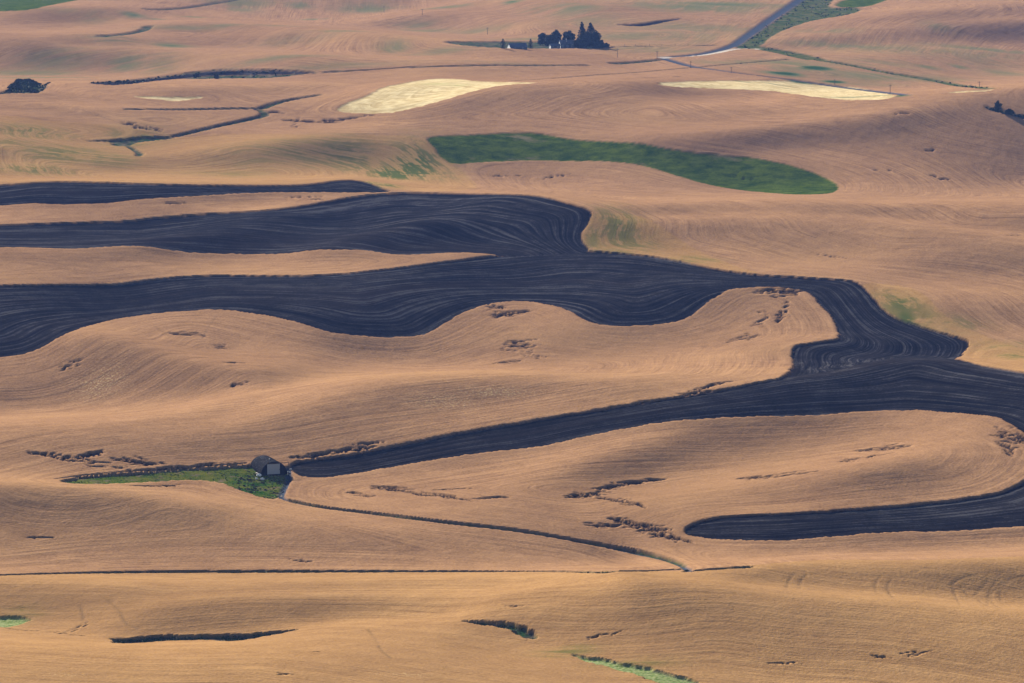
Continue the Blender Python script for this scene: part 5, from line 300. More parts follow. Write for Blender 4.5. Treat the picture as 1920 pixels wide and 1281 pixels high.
'green_field':('green',[-52.6,3064.4,-45.5,3067.6,-37.9,3071.1,-30.0,3074.9,-21.7,3078.9,-13.1,3083.1,-5.3,3086.0,1.5,3087.8,7.3,3088.7,12.1,3088.7,16.9,3087.6,21.8,3085.3,26.6,3081.9,31.4,3077.3,36.1,3073.0,40.9,3069.0,45.7,3065.1,50.4,3061.4,56.1,3057.1,62.7,3051.9,70.2,3045.7,78.6,3039.3,86.3,3033.3,93.3,3027.6,99.5,3022.3,105.1,3017.0,110.8,3012.5,116.8,3008.7,123.1,3005.6,129.6,3003.1,136.1,3001.3,142.6,3000.1,149.2,2999.4,155.8,2999.1,162.1,2998.2,168.1,2996.5,173.8,2993.8,179.2,2990.1,184.2,2986.2,188.6,2982.2,192.6,2978.3,196.1,2974.2,199.7,2969.5,203.6,2964.0,207.5,2957.7,211.7,2950.2,215.1,2942.4,217.8,2934.4,219.9,2926.1,221.3,2917.6,222.2,2909.0,222.5,2900.4,222.4,2891.7,220.7,2874.4,217.5,2857.3,215.3,2849.1,212.4,2841.8,208.7,2835.6,204.4,2830.9,199.3,2828.4,194.4,2829.8,189.7,2835.7,185.1,2845.6,180.5,2858.3,175.8,2870.0,171.0,2879.8,166.0,2887.9,160.9,2894.3,155.6,2900.7,150.0,2906.8,144.1,2912.6,137.9,2918.1,132.0,2924.0,126.3,2930.6,120.9,2937.9,115.6,2945.9,110.6,2953.3,105.7,2960.2,101.0,2966.5,96.6,2972.4,92.1,2977.7,87.5,2982.5,83.0,2986.7,78.4,2990.4,72.6,2994.3,65.6,2998.3,57.5,3002.5,48.1,3006.3,39.9,3009.0,32.8,3010.7,26.9,3011.8,22.2,3012.4,16.3,3012.4,9.2,3011.6,0.9,3009.7,-8.5,3006.4,-16.7,3002.4,-23.8,2998.2,-29.6,2993.8,-34.3,2989.6,-38.2,2987.2,-41.5,2986.7,-44.1,2988.2,-46.0,2991.6,-47.8,2995.8,-49.6,3000.8,-51.2,3006.7,-52.7,3013.4,-54.4,3020.4,-56.2,3027.8,-58.1,3035.8,-60.2,3044.6,-60.0,3052.6,-57.4,3059.4]),
'pale_one':('pale',[-131.7,3190.0,-130.4,3196.8,-128.3,3203.5,-125.3,3210.8,-121.5,3219.4,-116.9,3230.3,-113.0,3244.6,-110.0,3260.8,-107.8,3277.9,-106.3,3295.9,-104.0,3313.8,-100.9,3331.9,-97.0,3350.9,-92.3,3371.3,-87.7,3394.2,-82.9,3418.5,-78.1,3443.0,-73.2,3466.3,-68.1,3480.4,-62.7,3486.2,-57.3,3484.8,-51.7,3475.5,-46.3,3464.1,-41.3,3450.2,-36.5,3434.1,-32.1,3417.8,-25.5,3406.0,-16.6,3394.4,-5.5,3377.0,1.1,3363.8,7.6,3350.7,15.7,3335.6,18.7,3327.3,16.9,3321.4,10.1,3316.1,4.0,3311.4,-1.4,3307.7,-6.2,3304.7,-10.3,3301.0,-14.4,3295.6,-18.5,3287.5,-22.6,3276.7,-26.6,3264.4,-30.6,3253.3,-34.5,3242.9,-38.5,3232.9,-42.4,3222.8,-46.8,3213.1,-51.7,3203.8,-57.0,3194.8,-62.9,3185.9,-68.2,3178.7,-73.1,3173.1,-77.4,3168.6,-81.3,3165.0,-85.2,3162.7,-89.2,3161.7,-93.1,3161.8,-97.1,3163.1,-102.0,3165.4,-107.8,3168.6,-114.5,3171.9,-122.1,3175.2,-127.5,3179.2,-130.7,3184.2]),
'pale_two':('pale',[124.7,3419.3,133.7,3436.1,143.3,3451.5,153.6,3467.6,164.8,3487.2,177.0,3512.7,189.1,3542.6,200.8,3574.5,212.1,3605.2,222.8,3631.9,232.8,3649.9,242.0,3659.9,250.5,3662.7,258.3,3659.1,265.4,3654.9,272.0,3650.7,278.1,3647.6,283.7,3646.6,288.8,3643.2,293.5,3636.8,297.4,3625.8,300.4,3606.6,301.9,3569.1,299.3,3484.4,294.4,3373.3,291.0,3280.8,289.8,3235.7,289.1,3216.8,284.6,3202.6,281.0,3199.7,276.6,3198.4,271.5,3198.6,265.6,3200.5,260.6,3203.2,256.3,3206.6,252.9,3210.7,250.2,3215.3,246.7,3222.2,242.4,3231.4,237.1,3242.0,230.8,3254.1,225.2,3272.4,221.6,3318.9,218.4,3369.1,213.6,3393.6,207.1,3404.3,199.4,3409.6,190.7,3412.4,181.2,3413.6,171.3,3414.2,161.1,3413.6,150.6,3410.9,139.6,3404.6,130.6,3396.6,123.5,3389.7,118.5,3385.9,115.6,3386.8,118.7,3404.1]),
'pale_three':('pale',[328.7,3210.5,335.4,3216.5,344.9,3215.9,351.1,3213.5,357.6,3212.4,363.3,3210.0,357.0,3202.7,348.7,3200.1,339.7,3200.4,330.2,3205.1]),
'pale_four':('pale',[-285.3,3219.2,-275.4,3221.2,-266.4,3221.8,-258.3,3221.9,-247.9,3225.8,-241.5,3229.9,-235.2,3234.5,-232.2,3234.6,-238.8,3224.9,-245.3,3216.2,-251.7,3208.5,-257.6,3205.9,-262.8,3208.9,-271.5,3210.8,-277.6,3212.0,-283.9,3214.5]),
'grass_barn':('grass',[-184.0,1745.4,-181.0,1751.5,-176.9,1755.9,-171.8,1759.4,-168.8,1761.0,-165.8,1762.6,-162.3,1764.2,-158.8,1765.9,-155.6,1767.4,-152.3,1769.1,-146.4,1772.1,-141.0,1775.0,-136.2,1777.7,-131.7,1780.0,-127.6,1782.0,-123.9,1783.8,-120.6,1785.2,-117.4,1786.7,-114.4,1788.3,-111.5,1789.9,-108.8,1791.5,-106.1,1792.2,-103.5,1792.0,-101.0,1791.1,-98.6,1789.3,-96.7,1787.1,-95.4,1784.3,-94.7,1781.0,-94.5,1777.0,-94.4,1772.3,-94.4,1767.0,-94.6,1760.7,-94.8,1753.5,-95.0,1746.5,-95.2,1739.9,-95.5,1733.7,-95.7,1728.2,-96.2,1723.8,-96.8,1720.8,-97.7,1719.2,-98.8,1719.0,-100.2,1720.0,-101.9,1721.9,-104.0,1724.9,-106.5,1729.0,-108.9,1733.2,-111.4,1737.6,-113.9,1742.1,-116.4,1746.6,-118.7,1750.2,-120.8,1752.9,-122.8,1754.8,-124.5,1755.8,-126.6,1756.5,-129.2,1756.7,-132.1,1756.5,-135.4,1755.8,-138.9,1754.7,-142.7,1753.1,-146.7,1750.9,-150.9,1748.1,-154.9,1745.1,-158.7,1741.7,-162.4,1737.7,-165.8,1733.0,-168.9,1728.0,-171.7,1723.1,-174.3,1719.4,-176.8,1716.9,-179.1,1716.3,-181.3,1717.5,-183.3,1720.4,-185.1,1724.9,-185.6,1738.5]),
'gully_left':('ditch',[-141.0,1464.7,-140.3,1465.3,-139.4,1465.6,-138.3,1465.5,-136.8,1465.1,-135.1,1464.4,-133.6,1464.0,-132.3,1464.1,-131.3,1464.5,-130.4,1465.1,-129.0,1465.5,-127.2,1465.6,-124.8,1465.5,-122.0,1465.3,-118.6,1465.0,-114.6,1464.7,-110.0,1464.3,-104.8,1464.0,-100.3,1463.9,-96.3,1463.9,-92.9,1464.0,-90.1,1464.2,-87.2,1464.3,-84.2,1464.3,-81.0,1463.9,-77.7,1463.1,-75.7,1462.2,-74.9,1461.1,-75.4,1459.8,-77.2,1458.5,-79.2,1457.2,-81.5,1455.5,-83.9,1452.5,-86.4,1448.6,-88.6,1444.6,-90.4,1441.0,-92.0,1437.8,-93.2,1435.3,-94.9,1435.0,-97.1,1437.2,-99.8,1442.1,-103.0,1448.5,-106.3,1451.9,-109.7,1453.9,-113.3,1454.9,-117.0,1455.2,-120.2,1455.0,-122.9,1454.1,-125.1,1452.2,-126.7,1448.9,-128.3,1445.3,-129.9,1442.1,-131.7,1439.3,-133.6,1437.3,-135.4,1438.6,-137.2,1443.2,-138.9,1450.1,-140.3,1457.0,-141.2,1463.3]),
'gully_mid':('ditch',[-16.9,1456.3,-14.6,1454.7,-12.4,1453.2,-10.3,1451.8,-8.3,1450.4,-6.5,1449.1,-4.6,1447.6,-2.8,1445.9,-0.9,1444.1,0.9,1442.1,2.5,1440.2,3.9,1438.3,5.0,1436.4,5.9,1434.5,6.7,1432.7,7.2,1431.0,7.5,1429.4,7.6,1427.9,7.3,1426.4,6.3,1426.9,5.7,1427.7,4.9,1428.8,4.1,1430.2,3.2,1431.8,2.1,1433.5,0.7,1435.4,-0.9,1437.3,-2.8,1439.4,-4.6,1441.5,-6.4,1443.5,-8.3,1445.4,-10.2,1447.3,-12.0,1449.1,-13.9,1451.0,-15.8,1453.0,-17.6,1455.1,-18.5,1456.5]),
'bank_far':('ditch',[-331.3,3431.0,-329.6,3506.2,-327.8,3584.8,-324.3,3648.1,-318.7,3689.6,-311.7,3716.9,-304.8,3732.2,-298.6,3741.8,-293.2,3748.3,-288.9,3753.2,-283.8,3755.5,-277.9,3755.6,-271.3,3753.6,-264.0,3749.7,-255.3,3742.5,-245.2,3732.1,-233.9,3718.9,-221.4,3704.2,-209.3,3691.7,-197.7,3681.4,-186.4,3672.1,-175.4,3663.2,-168.7,3656.6,-166.2,3652.1,-167.9,3649.9,-173.8,3650.2,-179.4,3649.6,-184.6,3648.2,-189.4,3645.8,-193.7,3641.7,-199.3,3639.2,-206.1,3638.4,-214.1,3639.4,-223.4,3642.3,-232.1,3644.1,-240.1,3645.2,-247.6,3645.7,-254.5,3645.9,-261.4,3646.7,-268.3,3648.1,-275.3,3650.2,-282.4,3653.3,-289.3,3642.4,-294.9,3606.9,-297.4,3525.4,-295.0,3384.1,-297.6,3321.4,-302.7,3303.1,-307.8,3299.0,-312.1,3301.2,-316.4,3305.0,-320.6,3310.2,-324.9,3318.1,-329.3,3328.9,-331.3,3372.2]),
'swale_left':('ditch',[-292.2,2976.8,-286.9,2987.6,-281.5,2998.0,-275.8,3006.6,-269.8,3013.6,-263.7,3019.8,-258.1,3023.9,-252.8,3026.4,-248.0,3027.0,-243.6,3026.0,-241.1,3024.4,-241.7,3019.9,-244.8,3017.1,-248.2,3013.8,-251.9,3010.0,-255.9,3005.4,-260.2,2999.9,-263.4,2993.9,-265.7,2987.4,-266.9,2980.6,-267.3,2973.8,-268.3,2968.0,-270.0,2963.8,-272.4,2960.9,-275.5,2959.6,-277.8,2960.5,-279.2,2963.7,-279.6,2975.8,-283.2,2979.9,-287.0,2976.7,-292.3,2970.6,-295.0,2968.8]),
'yard':('ditch',[-59.3,3910.7,-53.4,3929.9,-45.6,3971.4,-35.6,4036.3,-23.1,4098.4,-15.5,4120.9,-7.8,4134.8,5.5,4143.8,16.5,4143.0,25.2,4139.1,31.7,4134.3,39.3,4126.5,48.2,4115.8,58.4,4103.0,69.7,4090.0,78.4,4077.5,84.5,4064.6,88.0,4050.2,88.9,4033.8,85.1,4019.2,76.7,4004.5,63.6,3987.2,54.7,3976.0,45.8,3961.0,38.2,3944.0,30.6,3920.5,18.2,3871.7,8.4,3841.2,1.2,3827.9,-6.0,3820.9,-13.1,3818.6,-20.3,3820.1,-27.5,3824.7,-34.8,3833.1,-42.1,3844.1,-49.4,3857.7,-56.9,3874.0,-61.1,3886.8]),
'fallow_far':('plow',[108.7,4296.4,122.2,4299.2,134.0,4311.8,144.2,4334.3,156.7,4355.5,171.6,4374.8,173.5,4370.8,162.4,4344.1,151.0,4316.1,139.3,4287.5,129.6,4275.2,121.6,4277.7,113.7,4283.1,105.9,4291.4]),
'belt':('grass',[353.8,5001.0,342.2,4911.5,331.0,4822.2,320.8,4739.8,311.8,4668.5,304.1,4610.0,295.3,4546.0,285.7,4478.4,275.6,4411.5,265.1,4347.9,255.8,4292.3,247.1,4239.4,239.1,4187.0,231.8,4138.5,225.5,4100.0,220.1,4070.3,215.4,4046.5,211.2,4027.4,211.3,4005.7,215.6,4003.5,222.7,4007.0,228.8,4015.9,234.0,4029.2,238.1,4046.6,241.4,4069.8,245.7,4097.1,251.3,4132.2,258.2,4173.5,266.0,4214.5,273.4,4247.8,280.4,4274.2,287.2,4295.3,293.7,4312.8,301.5,4328.7,310.7,4344.0,321.3,4359.2,333.2,4372.8,343.9,4393.8,353.6,4425.2,362.3,4466.9,369.8,4515.7,370.6,4575.9,363.7,4586.0,352.1,4583.7,345.3,4596.6,343.5,4624.8,346.6,4669.4,354.9,4732.6,364.0,4806.3,373.5,4886.9,382.9,4968.4,391.9,5045.1,396.0,5092.4,395.6,5118.4,391.0,5127.3,382.5,5120.8,373.6,5099.5,364.1,5061.2]),
'green_far':('green',[350.6,4640.0,363.1,4728.1,377.8,4784.3,393.1,4844.7,405.4,4882.7,417.8,4921.4,430.3,4960.0,442.9,4997.5,461.1,5025.7,446.1,4929.4,426.8,4814.1,404.6,4695.4,389.7,4623.0,381.3,4591.0,369.2,4583.5,361.1,4589.5,352.9,4594.2]),
'green_corner':('green',[-577.4,4402.4,-568.0,4393.6,-558.3,4382.2,-548.4,4368.9,-538.5,4354.5,-528.7,4341.3,-519.3,4330.8,-510.3,4322.8,-501.7,4318.7,-493.3,4316.7,-486.5,4322.1,-480.1,4331.5,-478.4,4441.3,-481.5,4550.0,-484.9,4664.2,-486.1,4776.8,-485.3,4874.4,-490.0,4992.0,-491.8,5083.5,-501.0,5247.9,-513.3,5272.7,-525.2,5293.8,-536.9,5311.7,-548.4,5326.9,-559.8,5340.4,-569.9,5344.1,-579.9,5346.7,-589.7,5348.2,-599.5,5348.4,-609.1,5347.5,-618.5,5345.3,-627.8,5341.9,-637.0,5337.3,-646.0,5331.4,-654.8,5324.3,-663.4,5316.4,-669.1,5291.1,-674.4,5263.3,-679.2,5233.1,-683.7,5200.8,-687.9,5166.7,-691.7,5130.9,-677.6,5026.0,-660.2,4895.8,-640.9,4752.7,-622.6,4616.0,-598.2,4497.5]),
'swale_bl':('palegreen',[-194.9,1521.2,-191.9,1520.4,-188.9,1519.5,-183.8,1517.3,-179.6,1514.7,-176.7,1512.1,-174.9,1509.4,-174.9,1507.0,-176.5,1504.6,-178.9,1502.4,-182.0,1500.4,-186.6,1500.1,-189.5,1500.8,-192.5,1501.4,-196.2,1508.1,-197.4,1517.9]),
'swale_br':('palegreen',[20.2,1401.9,21.8,1399.9,23.4,1397.9,25.2,1395.9,27.0,1394.1,29.0,1392.3,31.1,1390.4,33.4,1388.4,35.9,1386.4,38.5,1384.4,40.9,1382.4,43.3,1380.4,45.6,1378.3,47.7,1376.2,49.8,1374.0,51.9,1371.6,54.0,1369.1,56.1,1366.5,57.9,1363.8,59.6,1360.8,60.9,1357.6,62.1,1354.2,62.5,1351.5,61.2,1348.4,59.5,1348.1,57.4,1348.8,55.1,1350.5,52.5,1353.3,49.6,1357.1,46.8,1360.7,44.1,1364.1,41.5,1367.3,39.0,1370.4,36.5,1373.5,34.2,1376.6,31.9,1379.8,29.8,1383.0,27.7,1386.5,25.5,1390.2,23.4,1394.2,21.2,1398.5,20.0,1401.2]),
'scrub_left':('ditch',[-401.0,3209.4,-394.6,3206.3,-389.6,3205.9,-386.1,3207.7,-383.9,3211.2,-383.0,3216.6,-382.7,3225.3,-383.8,3242.8,-387.3,3279.3,-392.5,3327.9,-397.3,3375.1,-402.2,3426.5,-407.5,3483.6,-412.6,3541.4,-415.7,3584.9,-416.6,3611.8,-415.3,3622.8,-411.9,3618.2,-406.4,3592.5,-398.0,3539.3,-387.4,3464.0,-377.5,3392.5,-372.7,3364.8,-369.9,3355.0,-368.4,3355.5,-368.1,3366.5,-368.5,3389.0,-362.9,3324.3,-360.8,3287.9,-359.0,3250.4,-359.7,3231.0,-362.0,3222.2,-365.4,3219.3,-368.8,3216.1,-372.3,3212.5,-375.8,3208.8,-379.4,3205.4,-383.6,3202.3,-388.3,3199.6,-393.5,3197.7,-399.4,3196.3,-404.0,3196.9,-407.2,3199.2,-409.2,3203.0,-408.8,3211.3,-405.8,3211.5]),
'copse_strip':('ditch',[349.8,3147.5,353.6,3145.7,357.7,3144.0,362.0,3142.3,365.9,3139.6,369.5,3136.0,374.5,3133.1,381.2,3130.9,384.4,3128.7,380.1,3125.9,372.5,3127.8,365.9,3130.6,360.4,3134.4,355.3,3139.3,350.4,3145.3]),
'bank_dark':('plow',[-332.0,3443.6,-328.2,3495.3,-325.3,3558.9,-322.1,3623.1,-317.1,3671.1,-310.7,3704.6,-304.1,3723.3,-298.0,3734.8,-292.8,3742.5,-288.5,3748.2,-283.5,3751.1,-277.6,3751.6,-271.0,3749.9,-263.7,3746.3,-255.1,3739.3,-245.0,3729.0,-233.7,3716.0,-221.2,3701.5,-209.2,3689.4,-197.6,3679.4,-186.3,3670.5,-175.3,3662.2,-169.8,3656.9,-175.0,3654.9,-185.7,3658.7,-196.1,3663.4,-206.3,3668.6,-216.2,3674.8,-225.8,3682.2,-235.0,3690.0,-243.6,3697.4,-251.5,3704.2,-258.9,3710.3,-266.1,3713.5,-273.1,3713.1,-279.6,3707.6,-285.5,3693.9,-291.5,3670.0,-296.5,3625.6,-298.6,3540.0,-297.0,3407.1,-299.0,3336.9,-303.6,3312.4,-308.5,3306.7,-312.8,3308.6,-317.1,3312.7,-321.3,3319.2,-325.6,3328.5,-330.1,3342.8,-333.1,3397.4]),
'gold_left':('gold',[-420.0,3053.6,-413.0,3053.0,-406.1,3054.1,-399.5,3057.2,-393.8,3060.4,-388.2,3064.1,-382.4,3066.3,-374.7,3065.9,-366.9,3065.4,-360.5,3063.8,-354.2,3062.7,-344.1,3058.5,-333.7,3057.2,-328.2,3056.9,-322.6,3056.2,-316.7,3056.2,-310.9,3056.2,-304.7,3056.5,-298.5,3056.7,-288.4,3056.2,-280.6,3054.9,-275.1,3052.8,-272.0,3049.8,-268.9,3046.8,-265.7,3043.4,-262.6,3039.6,-259.4,3035.3,-255.8,3031.5,-252.0,3028.1,-247.9,3025.3,-243.4,3023.1,-238.2,3022.8,-232.2,3024.6,-225.3,3028.6,-217.7,3034.9,-212.2,3037.1,-206.7,3039.4,-199.5,3040.5,-192.3,3041.6,-186.3,3041.1,-180.4,3040.2,-174.4,3038.7,-167.2,3034.7,-159.9,3030.1,-152.8,3026.0,-146.2,3023.3,-139.7,3022.1,-133.3,3022.5,-127.4,3024.2,-121.6,3027.0,-115.8,3030.4,-110.5,3033.9,-105.2,3037.5,-99.9,3040.8,-92.6,3045.1,-85.3,3049.1,-79.6,3050.5,-73.8,3051.8,-65.4,3050.0,-60.2,3044.6,-58.1,3035.8,-55.7,3027.0,-52.9,3018.0,-49.8,3008.7,-46.3,2998.8,-43.0,2989.0,-39.9,2979.2,-36.8,2969.2,-33.9,2958.9,-31.1,2946.5,-28.4,2930.5,-25.8,2906.4,-23.1,2852.7,-24.0,2729.4,-29.1,2643.0,-33.8,2634.6,-38.6,2630.3,-45.5,2632.5,-52.3,2634.1,-57.9,2635.8,-63.5,2636.0,-72.0,2638.4,-78.1,2644.6,-81.7,2655.5,-85.2,2667.0,-88.6,2679.3,-91.8,2693.1,-94.9,2710.0,-98.2,2724.1,-101.4,2730.8,-104.6,2729.3,-107.6,2719.1,-111.0,2702.5,-115.0,2686.4,-119.7,2673.7,-125.0,2662.0,-129.7,2657.4,-134.4,2652.9,-141.0,2648.6,-147.6,2643.3,-153.2,2639.3,-158.9,2635.5,-164.5,2632.1,-169.7,2629.3,-174.9,2626.2,-180.0,2623.2,-185.2,2620.1,-190.0,2617.0,-194.8,2613.7,-199.6,2610.7,-204.4,2608.1,-208.9,2606.2,-213.5,2604.6,-218.1,2603.5,-222.8,2603.0,-228.7,2603.4,-234.6,2604.4,-240.6,2605.8,-246.3,2607.9,-252.0,2610.4,-257.7,2613.5,-262.8,2615.9,-267.8,2618.4,-272.9,2620.8,-279.2,2622.4,-285.6,2624.2,-290.8,2624.5,-296.0,2625.1,-304.1,2623.4,-309.5,2624.3,-315.1,2625.9,-322.2,2630.0,-329.5,2635.5,-335.5,2641.7,-341.7,2648.6,-347.9,2655.8,-355.1,2663.8,-362.0,2670.1,-368.8,2674.5,-375.0,2685.7,-381.0,2696.0,-387.0,2705.4,-392.7,2723.3,-398.3,2740.7,-403.9,2757.4,-408.9,2781.1,-413.6,2802.8,-418.1,2822.7,-420.3,2838.0,-422.5,2853.0,-424.7,2868.1,-427.0,2883.9,-429.4,2900.6,-430.9,2922.4,-432.5,2945.7,-434.4,2970.2,-433.3,2986.9,-432.4,3004.7,-431.6,3023.7,-427.7,3033.2,-423.9,3043.1]),
'gold_mid':('gold',[57.5,2472.1,64.5,2478.4,70.7,2479.6,75.9,2474.6,80.2,2463.5,83.7,2452.6,87.3,2444.2,90.8,2436.3,94.4,2427.9,97.8,2418.4,101.6,2408.0,105.6,2396.0,109.9,2381.9,114.4,2366.4,118.8,2350.9,123.3,2336.6,127.7,2323.8,132.2,2312.9,133.9,2307.0,132.7,2305.5,128.7,2308.0,121.7,2314.1,115.1,2320.9,108.9,2328.8,103.1,2338.0,97.6,2348.3,92.0,2356.9,86.3,2363.6,80.6,2368.7,74.7,2372.5,69.0,2376.1,63.4,2379.7,57.9,2383.2,52.6,2386.3,48.3,2390.2,45.0,2394.5,42.7,2399.3,41.4,2404.3,40.5,2408.8,39.9,2413.1,39.8,2417.0,40.0,2420.6,40.6,2425.5,41.5,2431.5,42.8,2438.8,44.5,2447.8,47.5,2455.8,51.8,2463.8]),
'gold_right':('gold',[196.7,2281.9,203.3,2283.0,208.7,2282.1,212.9,2278.7,215.8,2273.0,217.7,2265.6,219.1,2256.7,220.3,2246.9,221.3,2236.9,222.1,2226.9,223.3,2218.1,224.8,2210.2,226.6,2202.7,228.6,2195.3,230.8,2188.4,233.3,2181.9,235.9,2175.7,238.7,2169.8,241.7,2162.8,244.9,2154.7,248.3,2145.4,251.9,2135.2,256.5,2124.3,259.4,2118.9,262.2,2113.6,265.6,2107.8,268.8,2100.6,272.1,2090.0,274.7,2074.6,275.3,2053.2,274.8,2024.9,269.2,1951.4,263.2,1892.4,259.4,1864.6,256.3,1857.2,252.1,1856.4,246.6,1861.2,243.2,1866.8,239.8,1873.2,237.0,1879.3,234.1,1885.9,229.3,1897.6,225.2,1907.4,221.8,1914.7,218.6,1921.9,215.6,1929.5,213.0,1938.1,210.8,1949.2,212.2,1983.4,221.0,2076.1,225.3,2116.1,228.0,2129.4,229.6,2136.3,230.5,2141.6,230.8,2146.6,230.6,2151.3,228.6,2157.4,224.8,2164.6,221.9,2168.9,219.0,2173.4,215.2,2178.7,211.5,2184.2,208.4,2189.1,205.4,2193.9,200.7,2202.2,197.6,2209.3,196.0,2215.2,194.6,2221.5,193.4,2228.1,192.4,2235.2,191.6,2242.7,190.8,2250.0,190.0,2257.1,189.1,2263.9,188.2,2270.4,189.2,2275.6,192.0,2279.4]),
